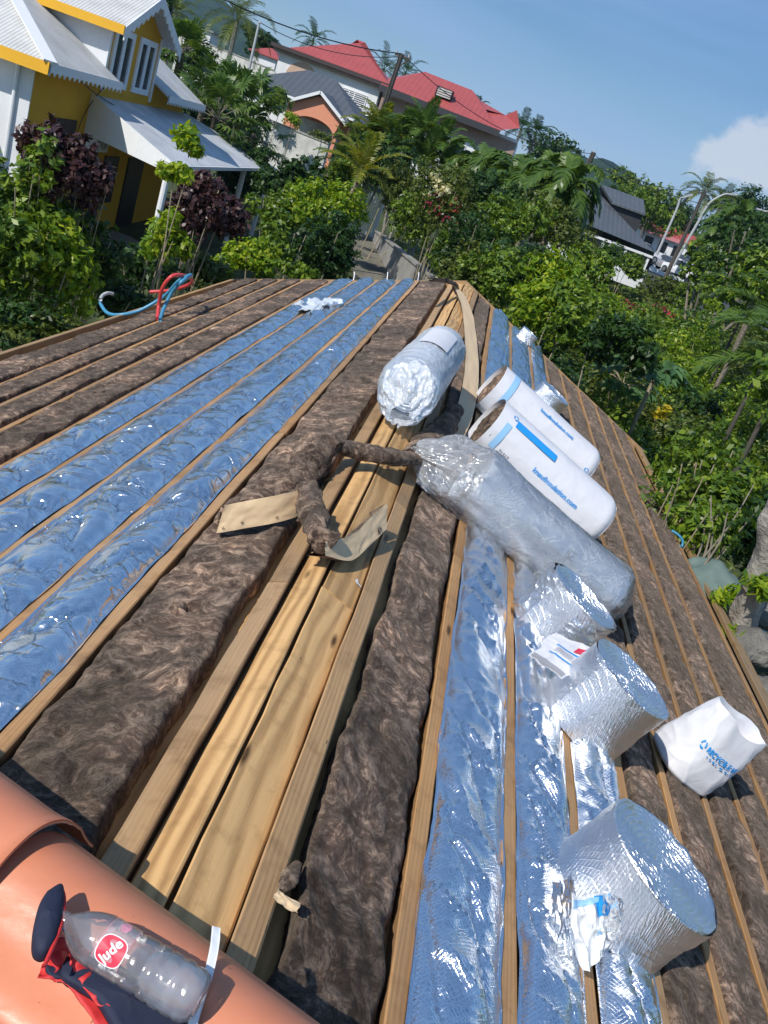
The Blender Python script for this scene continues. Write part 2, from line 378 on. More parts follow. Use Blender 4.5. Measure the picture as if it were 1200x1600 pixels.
def leaf_mat(name, cols, rough=0.42, trans=0.35):
    k = NT(name)
    g = k.n('ShaderNodeNewGeometry').outputs['Random Per Island']
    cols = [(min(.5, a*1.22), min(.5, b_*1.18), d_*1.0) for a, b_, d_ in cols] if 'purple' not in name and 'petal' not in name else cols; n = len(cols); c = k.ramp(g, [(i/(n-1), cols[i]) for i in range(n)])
    v = k.coords(); bigv = k.ramp(k.noise(v, 0.9, 3), [(0.3, (0.75, 0.8, 0.8)), (0.7, (1.25, 1.18, 1.0))]); c = k.mix(1.0, c, bigv, 'MULTIPLY')
    k.l(c, k.p.inputs['Base Color']); k.p.inputs['Roughness'].default_value = rough; k.p.inputs['Specular IOR Level'].default_value = 0.45
    tl = k.n('ShaderNodeBsdfTranslucent'); c2 = k.mix(1.0, c, (1.3, 1.25, 0.5), 'MULTIPLY'); k.l(c2, tl.inputs[0])
    ms = k.n('ShaderNodeMixShader'); ms.inputs[0].default_value = trans; k.l(k.p.outputs[0], ms.inputs[1]); k.l(tl.outputs[0], ms.inputs[2]); k.l(ms.outputs[0], k.out.inputs[0])
    return k.m
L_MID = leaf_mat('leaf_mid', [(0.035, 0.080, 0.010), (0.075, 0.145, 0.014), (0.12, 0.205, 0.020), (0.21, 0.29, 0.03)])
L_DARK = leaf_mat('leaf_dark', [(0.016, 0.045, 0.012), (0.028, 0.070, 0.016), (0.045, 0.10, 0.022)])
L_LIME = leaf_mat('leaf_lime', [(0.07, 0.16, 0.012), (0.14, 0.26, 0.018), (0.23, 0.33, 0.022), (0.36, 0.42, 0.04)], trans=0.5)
L_RED = leaf_mat('leaf_purple', [(0.020, 0.010, 0.012), (0.045, 0.018, 0.022), (0.075, 0.030, 0.034), (0.10, 0.06, 0.05)], trans=0.2)
L_PALM = leaf_mat('leaf_palm', [(0.045, 0.095, 0.020), (0.075, 0.14, 0.030), (0.11, 0.18, 0.045)], 0.38)
L_YPALM = leaf_mat('leaf_yellow_palm', [(0.10, 0.15, 0.02), (0.17, 0.20, 0.03), (0.26, 0.24, 0.04)], 0.4, 0.45)
L_OLIVE = leaf_mat('leaf_olive', [(0.050, 0.085, 0.018), (0.090, 0.125, 0.025), (0.14, 0.17, 0.04), (0.06, 0.11, 0.016)])
PETAL = leaf_mat('petal_red', [(0.25, 0.015, 0.03), (0.36, 0.03, 0.07), (0.28, 0.02, 0.10)], 0.5, 0.3)
CREAMP = leaf_mat('petal_cream', [(0.6, 0.55, 0.35), (0.7, 0.66, 0.45), (0.6, 0.6, 0.4)], 0.5, 0.3)
BARK = simple('bark', (0.20, 0.17, 0.13), 0.9, 0.45, 12, bump=0.8, bscale=30, bd=0.02)
BARKG = simple('grey_bark', (0.30, 0.28, 0.24), 0.9, 0.5, 9, bump=0.8, bscale=26, bd=0.03)
STEM = simple('pale_stem', (0.30, 0.25, 0.17), 0.8, 0.3, 20)

WHITEW = simple('white_render', (0.74, 0.75, 0.76), 0.85, 0.08, 1.5, bump=0.2, bscale=40)
YELLOWW = simple('ochre_render', (0.66, 0.34, 0.02), 0.85, 0.06, 2.0, bump=0.2, bscale=40)
YTRIM = simple('yellow_trim', (0.80, 0.42, 0.02), 0.7, 0.06, 2.0)
PEACH = simple('peach_render', (0.62, 0.25, 0.15), 0.85, 0.08, 2.0)
OLDWALL = simple('stained_white_wall', (0.50, 0.50, 0.47), 0.9, 0.35, 1.6, bump=0.3, bscale=20)
GREYMETAL = simple('grey_roofing', (0.085, 0.092, 0.10), 0.5, 0.15, 3)
REDMETAL = simple('red_roofing', (0.36, 0.055, 0.055), 0.5, 0.12, 1.2)
PINKW = simple('pinkish_fascia', (0.34, 0.24, 0.20), 0.8, 0.25, 2)
DARK = simple('dark_opening', (0.012, 0.012, 0.014), 0.4, 0.1)
GLASS = simple('window_glass', (0.05, 0.06, 0.075), 0.08, 0.1, spec=0.8)
WFRAME = simple('white_paint', (0.78, 0.79, 0.80), 0.5, 0.04)
CONC = simple('concrete', (0.30, 0.29, 0.27), 0.9, 0.25, 2.0, bump=0.4, bscale=30)
ASPH = simple('asphalt', (0.060, 0.060, 0.062), 0.9, 0.2, 2.0, bump=0.3, bscale=60)
GALV = simple('galvanised_pole', (0.42, 0.43, 0.44), 0.45, 0.1, 4)
OLDPOLE = simple('old_pole_wood', (0.075, 0.065, 0.055), 0.9, 0.3, 6, bump=0.4)
WIRE = simple('black_wire', (0.02, 0.02, 0.02), 0.5, 0.1)
def corr_mat(name, col, per=0.09, rough=0.55, axis='Y', stain=0.25, bs=0.6):
    k = NT(name); v = k.coords()
    wv = k.n('ShaderNodeTexWave', wave_type='BANDS', bands_direction=axis); wv.inputs['Scale'].default_value = 0.314/per; k.l(v, wv.inputs[0])
    f = k.noise(v, 1.3, 6, 0.65)
    c = k.ramp(f, [(0.35, [x*(1-stain) for x in col]), (0.65, col)])
    k.l(c, k.p.inputs['Base Color']); k.p.inputs['Roughness'].default_value = rough
    k.l(k.bump(wv.outputs['Fac'], bs, 0.03), k.p.inputs['Normal']); return k.m
CORRW = corr_mat('white_corrugated', (0.62, 0.62, 0.60), 0.09, 0.6, 'Y', 0.22)
CORRX = corr_mat('white_corrugated_cross', (0.62, 0.62, 0.60), 0.09, 0.6, 'X', 0.22)
CORRV = corr_mat('veranda_sheet', (0.66, 0.68, 0.70), 0.12, 0.5, 'Y', 0.3, 0.15)
CORRG = corr_mat('grey_ribbed', (0.10, 0.11, 0.12), 0.35, 0.45, 'X', 0.15)
CORRR = corr_mat('red_ribbed', (0.42, 0.085, 0.075), 0.35, 0.5, 'X', 0.12, 0.4)
exec_order = None

# ------------------------------------------------------------------ terrain
def ground_z(x, y):
    x = np.asarray(x, float); y = np.asarray(y, float)
    z = -5.6+0.034*np.clip(y-5, 0, 62)
    # bank up to the houses on the left, behind the retaining wall
    s = np.clip((y-47)/9, 0, 1)*np.clip((-x*1.0-3.5)/5.0, 0, 1)
    z = z+2.9*s*s*(3-2*s)
    # general rise inland
    z = z+np.clip(y-90, 0, 400)*np.clip((60-x)/120, 0.0, 1)*0.02
    return z
xs = np.concatenate([np.linspace(-1500, -80, 14), np.linspace(-70, 120, 96), np.linspace(140, 1500, 14)])
ys = np.concatenate([np.linspace(-300, -12, 8), np.linspace(-8, 120, 86), np.linspace(135, 2600, 26)])
gx, gy = np.meshgrid(xs, ys, indexing='ij')
gz = ground_z(gx, gy)+0.06*fbm(gx*0.4, gy*0.4)
k = NT('soil_and_grass'); v = k.coords(); f = k.noise(v, 0.6, 8, 0.65)
c = k.ramp(f, [(0.3, (0.035, 0.030, 0.018)), (0.5, (0.055, 0.075, 0.022)), (0.7, (0.085, 0.12, 0.030))]); k.l(c, k.p.inputs['Base Color']); k.p.inputs['Roughness'].default_value = 0.95
k.l(k.bump(k.noise(v, 9, 6, 0.7), 0.8, 0.08), k.p.inputs['Normal']); GROUND = k.m
tag(mesh('ground', np.stack([gx, gy, gz], -1).reshape(-1, 3), grid_faces(len(xs), len(ys)), GROUND, smooth=True), kind='structure')

def mountain(name, base_y, prof, depth, mat, amp):
    """ridge: prof = list of (azimuth deg, elevation deg) of the skyline as seen across the valley"""
    A = np.array([p[0] for p in prof]); E_ = np.array([p[1] for p in prof])
    n = 180; az = np.linspace(A[0], A[-1], n); el = np.interp(az, A, E_)
    m_ = 24; V = []
    for j in range(m_):
        t = j/(m_-1)
        y = base_y+depth*(t-1)
        h = np.tan(np.radians(el))*base_y
        x = np.tan(np.radians(az))*base_y
        zz = -4+(h+4)*np.sin(t*math.pi/2)**1.2
        zz = zz+amp*fbm(x/130, np.full(n, y/130.0), 3.0, 5)*np.sin(t*math.pi)**0.7+amp*0.3*fbm(x/60, np.full(n, y/60.), 5.0, 4)*t
        V.append(np.stack([x, np.full(n, y), zz], 1))
    back = V[-1].copy(); back[:, 1] += depth*0.6; back[:, 2] = -6; V.append(back)
    V = np.stack(V, 0)
    tag(mesh(name, V.reshape(-1, 3), grid_faces(m_+1, n), mat, smooth=True), kind='structure')
k = NT('forested_slope'); v = k.coords(); f = k.noise(v, 0.02, 10, 0.7); c = k.ramp(f, [(0.35, (0.022, 0.045, 0.018)), (0.65, (0.06, 0.10, 0.03))]); k.l(c, k.p.inputs['Base Color']); k.p.inputs['Roughness'].default_value = 1
k.p.inputs['Specular IOR Level'].default_value = 0.0
k.l(k.bump(k.noise(v, 0.07, 8, 0.7), 1.0, 12), k.p.inputs['Normal']); FOREST = k.m
mountain('hills', 1500, [(-45, 7.0), (-34, 6.0), (-26, 5.4), (-21.5, 4.9), (-19, 4.55), (-16, 3.3), (-14, 2.3), (-12, 1.6), (-8, 0.9), (-3, 0.8), (1, 1.6), (2.4, 2.9), (3.4, 3.25), (4.0, 3.0), (4.6, 3.05), (5.4, 2.5), (6.6, 1.3), (8.5, 0.6), (16, 0.5), (45, 0.4)], 700, FOREST, 26)

# ------------------------------------------------------------------ lane, car park
def strip_on_ground(name, pts, wd, mat, lift=0.03, n=10):
    P = smoothpath([(p[0], p[1], 0) for p in pts], n); V = []; Fc = []
    for i, p in enumerate(P):
        d = (P[min(i+1, len(P)-1)]-P[max(i-1, 0)]).normalized(); s = Vector((d.y, -d.x, 0))*wd/2
        for q in (p-s, p+s): V.append((q.x, q.y, float(ground_z(q.x, q.y))+lift+0.05))
    for i in range(len(P)-1): Fc.append((2*i, 2*i+1, 2*i+3, 2*i+2))
    return tag(mesh(name, V, Fc, mat), kind='structure')
k = NT('lane_concrete'); v = k.coords(); f = k.noise(v, 1.2, 7, 0.7); c = k.ramp(f, [(0.4, (0.12, 0.11, 0.09)), (0.56, (0.20, 0.185, 0.15)), (0.66, (0.10, 0.13, 0.04))]); k.l(c, k.p.inputs['Base Color']); k.p.inputs['Roughness'].default_value = 0.95; k.l(k.bump(k.noise(v, 14, 5), 0.5, 0.02), k.p.inputs['Normal']); LANE = k.m

# ------------------------------------------------------------------ the open roof: rafters, ridge boards, fascia, walls
def board_geo(xa, xb, y0, y1, top, thick, side=None, seg=14, wob=0.0016, seed=0):
    """xa, xb: (near, far) x of the two edges; follows the slope"""
    rg = np.random.default_rng(seed+int(abs(xa[0])*1000)); ysb = np.linspace(y0, y1, seg+1)
    t = (ysb-y0)/(y1-y0); j = rg.normal(0, wob, (3, seg+1))
    A = xa[0]+(xa[1]-xa[0])*t+j[0]; B = xb[0]+(xb[1]-xb[0])*t+j[1]*0.5+j[0]*0.5
    zf = zl if side == 'L' else zr
    hz = top+j[2]*0.4
    b = 0.005
    prof = [(A, hz-thick), (A, hz-b), (A+b, hz), (B-b, hz), (B, hz-b), (B, hz-thick)]
    V = np.stack([np.stack([px, ysb, zf(px)+pz], 1) for px, pz in prof], 1)   # seg+1, 6, 3
    Fc = []
    for i in range(seg):
        for k_ in range(6):
            k2 = (k_+1) % 6
            Fc.append((i*6+k_, i*6+k2, (i+1)*6+k2, (i+1)*6+k_))
    Fc += [tuple(range(6))[::-1], tuple(seg*6+q for q in range(6))]
    return V.reshape(-1, 3), Fc
def lin(n, f, y, y0=1.2, y1=YE): return n+(f-n)*(y-y0)/(y1-y0)

roof = thing('house_roof', 'timber framed gable roof under construction, its long rafters running away from the camera', 'roof', (0, 0, 0))
Y0R = 0.55
# left rafters: x centre near / far, width
LB = [(-0.77, -0.97, .060), (-1.08, -1.26, .052), (-1.42, -1.61, .050), (-1.74, -1.96, .048), (-2.03, -2.32, .055), (-2.39, -2.80, .05), (-2.72, -3.17, .05), (-3.08, -3.50, .05)]
RB = [(0.425, 0.36, .060), (0.77, 0.745, .062), (1.08, 1.14, .060), (1.42, 1.46, .058), (1.76, 1.82, .050), (2.08, 2.20, .046), (2.40, 2.58, .046), (2.72, 2.92, .046)]
def piece_lengths(seed):
    rg = random.Random(seed); c = [Y0R, rg.uniform(3.2, 5.5)]
    while c[-1] < YE-4: c.append(c[-1]+rg.uniform(3.4, 5.0))
    c[-1] = min(c[-1], YE-2); c.append(YE); return c
for side, LST, mat in (('L', LB, W_RAFT), ('R', RB, W_RAFT)):
    for i, (xn, xf, wd) in enumerate(LST):
        m_ = MB(); cs = piece_lengths(i*3+(side == 'R')*50)
        for q in range(len(cs)-1):
            a, b = cs[q], cs[q+1]-0.003
            sh = (q % 2)*0.006
            xa = lin(xn, xf, a); xb = lin(xn, xf, b)
            V, Fc = board_geo((xa-wd/2+sh, xb-wd/2+sh), (xa+wd/2+sh, xb+wd/2+sh), a, b, 0.0+(q % 2)*0.002, 0.09, side, seed=i*7+q)
            m_.add(V, Fc)
        m_.build('rafter', mat, roof)
# boards along the ridge
def rboard(nm, xa, xb, top, th, mat, side, cuts, seed):
    m_ = MB()
    for q in range(len(cuts)-1):
        a, b = cuts[q], cuts[q+1]-0.004
        V, Fc = board_geo((lin(*xa, a), lin(*xa, b)), (lin(*xb, a), lin(*xb, b)), a, b, top+(q % 2)*0.003, th, side, seed=seed+q); m_.add(V, Fc)
    return m_.build(nm, mat, roof)
rboard('ridge_rafter', (-0.340, -0.44), (-0.270, -0.36), 0.012, 0.10, W_GREY, 'L', [Y0R, 2.95, 7.5, 11.5, YE], 100)
rboard('ridge_plank', (-0.256, -0.33), (-0.166, -0.215), -0.030, 0.03, W_PLY, 'L', [Y0R, 4.7, 9.2, YE], 110)
rboard('ridge_plank', (-0.155, -0.19), (-0.012, -0.03), -0.012, 0.04, W_PLY, 'R', [Y0R, 3.05, 6.6, 11.0, YE], 120)
rboard('ridge_rafter', (-0.008, -0.02), (0.062, 0.06), 0.022, 0.10, W_GREY, 'R', [Y0R, 4.3, 9.0, YE], 130)
# deck of boards under the insulation
m_ = MB()
m_.hexa([(AX-0.005, 0.3, zl(AX)-0.22), (-3.80, 0.3, zl(-3.8)-0.22), (-3.80, YE-.05, zl(-3.8)-0.22), (AX-0.005, YE-.05, zl(AX)-0.22), (AX-0.005, 0.3, zl(AX)-0.10), (-3.80, 0.3, zl(-3.8)-0.10), (-3.80, YE-.05, zl(-3.8)-0.10), (AX-0.005, YE-.05, zl(AX)-0.10)])
m_.hexa([(AX+0.005, 0.3, zr(AX)-0.22), (3.50, 0.3, zr(3.5)-0.22), (3.50, YE-.05, zr(3.5)-0.22), (AX+0.005, YE-.05, zr(AX)-0.22), (AX+0.005, 0.3, zr(AX)-0.10), (3.50, 0.3, zr(3.5)-0.10), (3.50, YE-.05, zr(3.5)-0.10), (AX+0.005, YE-.05, zr(AX)-0.10)])
m_.build('roof_deck', W_PLY, roof)
# eaves boards
rboard('eaves_board', (-3.90, -3.99), (-3.83, -3.92), 0.02, 0.20, W_EDGE, 'L', [Y0R, 6.0, 11.0, YE], 140)
rboard('eaves_rafter', (-3.76, -3.86), (-3.70, -3.80), -0.035, 0.09, W_RAFT, 'L', [Y0R, 7.0, YE], 145)
rboard('eaves_board', (3.50, 3.48), (3.66, 3.63), 0.015, 0.05, W_EDGE, 'R', [Y0R, 5.2, 10.4, YE], 150)
rboard('eaves_fascia', (3.67, 3.64), (3.70, 3.67), 0.0, 0.22, W_EDGE, 'R', [Y0R, 6.2, 12.4, YE], 155)
rboard('eaves_rafter', (3.36, 3.28), (3.41, 3.34), 0.0, 0.09, W_RAFT, 'R', [Y0R, 8.0, YE], 160)
# far verge boards down the gable
m_ = MB()
for a, b in ((-3.99, AX-.002), (AX+.002, 3.67)):
    za, zb = (float(zroof(a)), float(zroof(b)))
    m_.hexa([(a, YE+.003, za-.20), (b, YE+.003, zb-.20), (b, YE+.038, zb-.20), (a, YE+.038, za-.20), (a, YE+.003, za+.018), (b, YE+.003, zb+.018), (b, YE+.038, zb+.018), (a, YE+.038, za+.018)])
m_.build('verge_board', W_EDGE, roof)
m_ = MB()
m_.add([(-3.4, 0.3, -6.5), (3.2, 0.3, -6.5), (3.2, YE-.4, -6.5), (-3.4, YE-.4, -6.5), (-3.4, 0.3, zl(-3.4)-.25), (3.2, 0.3, zr(3.2)-.25), (3.2, YE-.4, zr(3.2)-.25), (-3.4, YE-.4, zl(-3.4)-.25), (AX, 0.3, AZ-.25), (AX, YE-.4, AZ-.25)],
       [(0, 1, 5, 8, 4), (3, 7, 9, 6, 2), (0, 4, 7, 3), (1, 2, 6, 5)])
m_.build('house_wall', WHITEW, roof)
def splash(px, py, rays, r, seed):
    rg = random.Random(seed); c = Rp(px, py, 0.006); V = []; Fc = []
    for q in range(rays):
        a = rg.uniform(0, 6.28); L_ = r*rg.uniform(.5, 1.2); w2 = r*rg.uniform(.10, .22); d = np.array([math.cos(a), math.sin(a), -SR*math.cos(a)]); n_ = np.array([-math.sin(a), math.cos(a), SR*math.sin(a)]); k0 = len(V)
        V += [c-n_*w2, c+n_*w2, c+d*L_+n_*w2*.3, c+d*L_-n_*w2*.3]; Fc.append((k0, k0+1, k0+2, k0+3))
        V[k0:] = [v+np.array([0, 0, .0006*q]) for v in V[k0:]]
    mesh('paint_splash', V, Fc, WFRAME, roof)
splash(556, 908, 7, .030, 4)
# nails and plastic tie ends standing at the far gable
for i, (px, py) in enumerate([(548, 440), (600, 441), (650, 441)]):
    p = Lp(px, py, 0.02); m_ = MB(); m_.tube([(p[0], YE-.05, p[2]), (p[0]-.01, YE-.04, p[2]+.07), (p[0]-.03, YE-.02, p[2]+.13)], 0.008, 6); m_.build('tie_strap_end', WFRAME, roof)

# ------------------------------------------------------------------ insulation strips
def ygrid(y0, y1, n0): 
    n = max(6, int(n0)); t = np.linspace(0, 1, n); return y0*(y1/y0)**t
def wool_strip(x0, x1, y0, y1, side, label, seed, H=0.018, puff=0.03, mat=WOOL, res=0.010, group='brown mineral wool strips laid between the rafters', tears=()):
    """x0, x1 = (near, far) edges"""
    ny = int(math.log(y1/y0)/math.log(1+res)*0.9)+20; Y = ygrid(y0, y1, ny); nx = 40
    u = np.sin(np.linspace(-1, 1, nx)*math.pi/2); U, YY = np.meshgrid(u, Y)
    t = (YY-1.2)/(YE-1.2)
    A = x0[0]+(x0[1]-x0[0])*t; B = x1[0]+(x1[1]-x1[0])*t
    # ragged cut edges
    ra = 0.016*fbm(YY*4.5, YY*0+seed, 0, 6)+0.006*fbm(YY*32, YY*0+seed, 0, 3); rb = 0.016*fbm(YY*4.5, YY*0+seed+9, 0, 6)+0.006*fbm(YY*32, YY*0+seed+9, 0, 3)
    A = A+ra+0.012; B = B+rb-0.012
    X = A+(B-A)*(U+1)/2
    edge = 1-np.abs(U)**22
    z = H+puff*(1-np.abs(U)**5)*(0.6+0.6*fbm(X*2.2, YY*1.6, seed, 3))
    n1 = fbm(X*9+0.8*fbm(X*3, YY*3, seed), YY*6, seed+.3, 5)
    z = z+0.020*n1+0.008*fbm(X*30, YY*26, seed+1, 3)+0.010*(1-np.abs(fbm(X*14, YY*9, seed+5, 4)))**3
    for (tx, ty, tr) in tears:
        d = np.sqrt((X-tx)**2+(YY-ty)**2+0.0)/tr; z = z-0.05*np.exp(-d**4)+0.02*np.exp(-(d-1.3)**2*8)
    z = z*edge-(1-edge)*0.085
    zf = zl(X) if side == 'L' else zr(X)
    V = np.stack([X, YY, zf+z], -1)
    F1 = grid_faces(ny, nx)
    o = mesh('insulation_strip', V.reshape(-1, 3), F1, mat, smooth=True)
    return tag(o, label, 'insulation', group)
def foil_strip(x0, x1, y0, y1, side, label, seed, Hh, lam, mat, slant=0.0, wr=1.0, pw=.5, ae=3.2, lo=.38, group='shiny foil insulation strips between the rafters', res=0.0060):
    ny = int(math.log(y1/y0)/math.log(1+res)*0.9)+30; Y = ygrid(y0, y1, ny); nx = 44
    u = np.linspace(-1, 1, nx); U, YY = np.meshgrid(u, Y); t = (YY-1.2)/(YE-1.2)
    A = x0[0]+(x0[1]-x0[0])*t; B = x1[0]+(x1[1]-x1[0])*t
    W = (B-A)
    ea = 0.010*fbm(YY*2.6, YY*0+seed, 0, 4); eb = 0.010*fbm(YY*2.6, YY*0+seed+7, 0, 4)
    X = A+ea*(U < 0)*np.abs(U)+eb*(U > 0)*np.abs(U)+W*(U+1)/2
    ph = YY/lam+slant*U+0.9*fbm(YY*0.9, U*0.5, seed, 3)
    crease = np.abs(np.sin(math.pi*ph))
    cell = np.floor(ph)
    hc = 0.75+0.45*vnoise(cell*3.7+seed, cell*0+1.5, cell*0+.5)
    arch = np.clip(1-np.abs(U)**ae, 0, 1)
    puff = Hh*hc*arch*(lo+(1-lo)*np.clip(crease, 0, 1)**pw)
    # broad folds running across from the pinched creases
    rid = 1-np.abs(fbm(X*3.0+YY*1.5*slant, YY*7.0+X*4*slant, seed+2, 3)); rid = np.clip(rid, 0, 1)**5
    rid2 = 1-np.abs(fbm(X*4+YY*6, YY*15-X*9, seed+4, 2)); rid2 = np.clip(rid2, 0, 1)**6
    z = puff+0.0035*np.clip(1-np.abs(fbm(X*2+seed, YY*26+X*6, seed+8, 2)), 0, 1)**7*arch+wr*(0.016*rid*arch+0.006*rid2*(0.3+0.7*arch)+0.006*fbm(X*7, YY*10, seed, 4))
    lip = (np.abs(U) > 0.965)
    z = np.where(lip, 0.006+0.004*fbm(YY*9, U, seed, 2), z-0.012*(1-arch))
    zf = zl(X) if side == 'L' else zr(X)
    o = mesh('foil_insulation_strip', np.stack([X, YY, zf+z], -1).reshape(-1, 3), grid_faces(ny, nx), mat, smooth=True)
    return tag(o, label, 'insulation', group)
def bay(LST, i, j, g=0.0):
    a, b = LST[i], LST[j]
    return ((a[0]+np.sign(b[0]-a[0])*(a[2]/2-g), a[1]+np.sign(b[0]-a[0])*(a[2]/2-g)), (b[0]-np.sign(b[0]-a[0])*(b[2]/2-g), b[1]-np.sign(b[0]-a[0])*(b[2]/2-g)))
ye = YE-0.03
# left slope, from the ridge outwards
wool_strip((-0.745, -0.94), (-0.375, -0.475), 0.75, ye, 'L', 'wide brown mineral wool strip left of the ridge boards, torn hole near the camera', 1, puff=0.004, H=0.004, tears=[tuple(Lp(300, 955)[:2])+(0.035,)])
names_l = ['blue-looking foil strip nearest the ridge on the left slope', 'blue-looking foil strip second from the ridge on the left slope', 'blue-looking foil strip third from the ridge on the left slope', 'blue-looking foil strip fourth from the ridge on the left slope']
for i in range(4):
    a, b = bay(LB, i+1, i, 0.007)
    foil_strip(a, b, 0.8, ye, 'L', names_l[i], 10+i*3, 0.088-0.005*i, (0.50, 0.40, 0.31, 0.36)[i], FOIL_L, 0.16, 0.8, pw=.30, ae=2.6, lo=.18)
names_b = ['brown mineral wool strip on the left slope right beside the foil', 'brown mineral wool strip on the left slope, second beyond the foil', 'brown mineral wool strip on the left slope, third beyond the foil']
for i in range(3):
    a, b = bay(LB, i+5, i+4); wool_strip(a, b, 0.8, ye, 'L', names_b[i], 30+i, puff=0.018, H=0.008)
wool_strip((-3.69, -3.79), (-3.11, -3.53), 0.8, ye, 'L', 'brown mineral wool strip on the left slope along the eaves board', 35, puff=0.018, H=0.008)
# right slope
wool_strip((0.085, 0.08), (0.390, 0.325), 0.75, ye, 'R', 'wide brown mineral wool strip along the right side of the ridge boards', 40, mat=WOOL2, puff=0.004, H=0.004)
names_r = ['silver foil strip nearest the ridge on the right slope', 'silver foil strip second from the ridge on the right slope, under the crumpled label sheet', 'silver foil strip third from the ridge on the right slope']
for i in range(3):
    a, b = bay(RB, i, i+1, 0.006); foil_strip(a, b, 0.8, ye, 'R', names_r[i], 50+i*3, 0.075, (0.50, 0.58, 0.54)[i], FOIL_R, 0.8, 1.5)
names_q = ['brown mineral wool strip on the right slope right beside the foil', 'brown mineral wool strip on the right slope, second beyond the foil', 'brown mineral wool strip on the right slope, third beyond the foil', 'brown mineral wool strip on the right slope, fourth beyond the foil']
for i in range(4):
    a, b = bay(RB, i+3, i+4); wool_strip(a, b, 0.8, ye, 'R', names_q[i], 70+i, mat=WOOL2, puff=0.012, H=0.004)
wool_strip((2.745, 2.945), (3.345, 3.27), 0.8, ye, 'R', 'brown mineral wool strip on the right slope along the eaves board', 75, mat=WOOL2, puff=0.012, H=0.004)

# ------------------------------------------------------------------ rolls
def frame_from_axis(p0, p1, up):
    a = (Vector(p1)-Vector(p0)); L = a.length; a.normalize(); u = Vector(up); s = u.cross(a).normalized(); u = a.cross(s).normalized()
    return np.array(p0, float), np.array(a), np.array(s), np.array(u), L
NR = Vector((SR, 0, 1)).normalized()
def body_geo(fr, r, seed, na=96, nl=60, wob=0.03, dent=0.0, e0=0.0, e1=0.0, taper=None, bulge=0.0, rfun=None, flatb=True):
    """side surface of a roll; angle 0 = up"""
    p0, a, s, u, L = fr
    th = np.linspace(0, 2*math.pi, na+1); t = np.linspace(0, 1, nl)
    T, TH = np.meshgrid(t, th, indexing='ij')
    rr = r*(1+wob*fbm(np.cos(TH)*1.6+seed, np.sin(TH)*1.6, T*2.2, 3)+dent*(1-np.abs(fbm(np.cos(TH)*2.5+seed+4, np.sin(TH)*2.5, T*5, 3)))**6)
    if rfun is not None: rr = rr*rfun(T, TH)
    # softened shoulder at the closed ends
    if e1: rr = rr*(1-e1*np.clip((T-0.93)/0.07, 0, 1)**2.2)
    if e0: rr = rr*(1-e0*np.clip((0.07-T)/0.07, 0, 1)**2.2)
    rr[:, -1] = rr[:, 0]
    if flatb: rr = np.minimum(rr, np.where(np.cos(TH) < -0.75, r*0.985/np.maximum(-np.cos(TH), 0.75), 9))
    P = p0+T[..., None]*L*a+(rr*np.sin(TH))[..., None]*s+(rr*np.cos(TH))[..., None]*u
    return P, rr
def on_roll(fr, r):
    """maps lettering (x along the roll from its start in metres, y around in metres from the top line) to the surface"""
    p0, a, s, u, L = fr
    def f(x, y, lift=0.0):
        th = y/r; rr = r+lift
        return p0+np.outer(x, a)+np.outer(rr*np.sin(th), s)+np.outer(rr*np.cos(th), u)
    return f
def patch(fn, x0, x1, y0, y1, lift, nx=12, ny=10):
    X, Y = np.meshgrid(np.linspace(x0, x1, nx), np.linspace(y0, y1, ny), indexing='ij')
    return fn(X.ravel(), Y.ravel(), lift), grid_faces(nx, ny)
def ring_text(fn, s, size, x, y, rot, lift, name, mat, parent, bold=0.004, sx=1.0):
    V, Fc = text_geo(s, size, bold); c, q = math.cos(rot), math.sin(rot)
    X = x+(V[:, 0]*sx)*c-V[:, 1]*q; Y = y+(V[:, 0]*sx)*q+V[:, 1]*c
    return mesh(name, fn(X, Y, lift), Fc, mat, parent)
def spiral_end(fr, r, t, out, seed, mat, parent, name='roll_end', turns=9, na=96, relief=0.013, squash=None, recess=0.0, flatb=True, rfun=None):
    p0, a, s, u, L = fr
    nr = 90; R = np.linspace(0.0, 1.0, nr); th = np.linspace(0, 2*math.pi, na+1)
    RR, TH = np.meshgrid(R, th, indexing='ij'); rr = RR*r
    wobr = 1+0.03*fbm(np.cos(TH)*1.6+seed, np.sin(TH)*1.6, 0*TH+2.2*t, 3); wobr[:, -1] = wobr[:, 0]
    ph = RR*turns+TH/(2*math.pi)+0.25*fbm(np.cos(TH)*RR*2+seed, np.sin(TH)*RR*2, 0, 3)
    rel = np.abs(np.sin(math.pi*ph))**0.5*relief*out+0.007*out*fbm(np.cos(TH)*RR*5+seed, np.sin(TH)*RR*5, 1.0, 4)-recess*out*(1-RR**4)
    rel = rel*(RR < 0.995)
    rel[:, -1] = rel[:, 0]; k_ = rr*wobr
    if rfun is not None: k_ = k_*rfun(0*TH+t, TH)
    if flatb: k_ = np.minimum(k_, np.where(np.cos(TH) < -0.75, r*0.985/np.maximum(-np.cos(TH), 0.75), 9))
    P = p0+(t*L+rel)[..., None]*a+(k_*np.sin(TH))[..., None]*s+(k_*np.cos(TH))[..., None]*u
    return mesh(name, P.reshape(-1, 3), grid_faces(nr, na+1), mat, parent, smooth=True)
def roll_frame(c0, c1, r, up=NR, plane=Rp, hk=1.084):
    if isinstance(c1[0], float):      # (run along the ridge per metre of slope, length)
        a = Vector(plane(c0[0], c0[1], r*hk)); d = Vector((1, c1[0], -SR)).normalized(); return frame_from_axis(a, a+d*c1[1], up)
    a = plane(c0[0], c0[1], r*hk); b = plane(c1[0], c1[1], r*hk)
    return frame_from_axis(a, b, up)
def settle_root(root, fr, r):
    pass

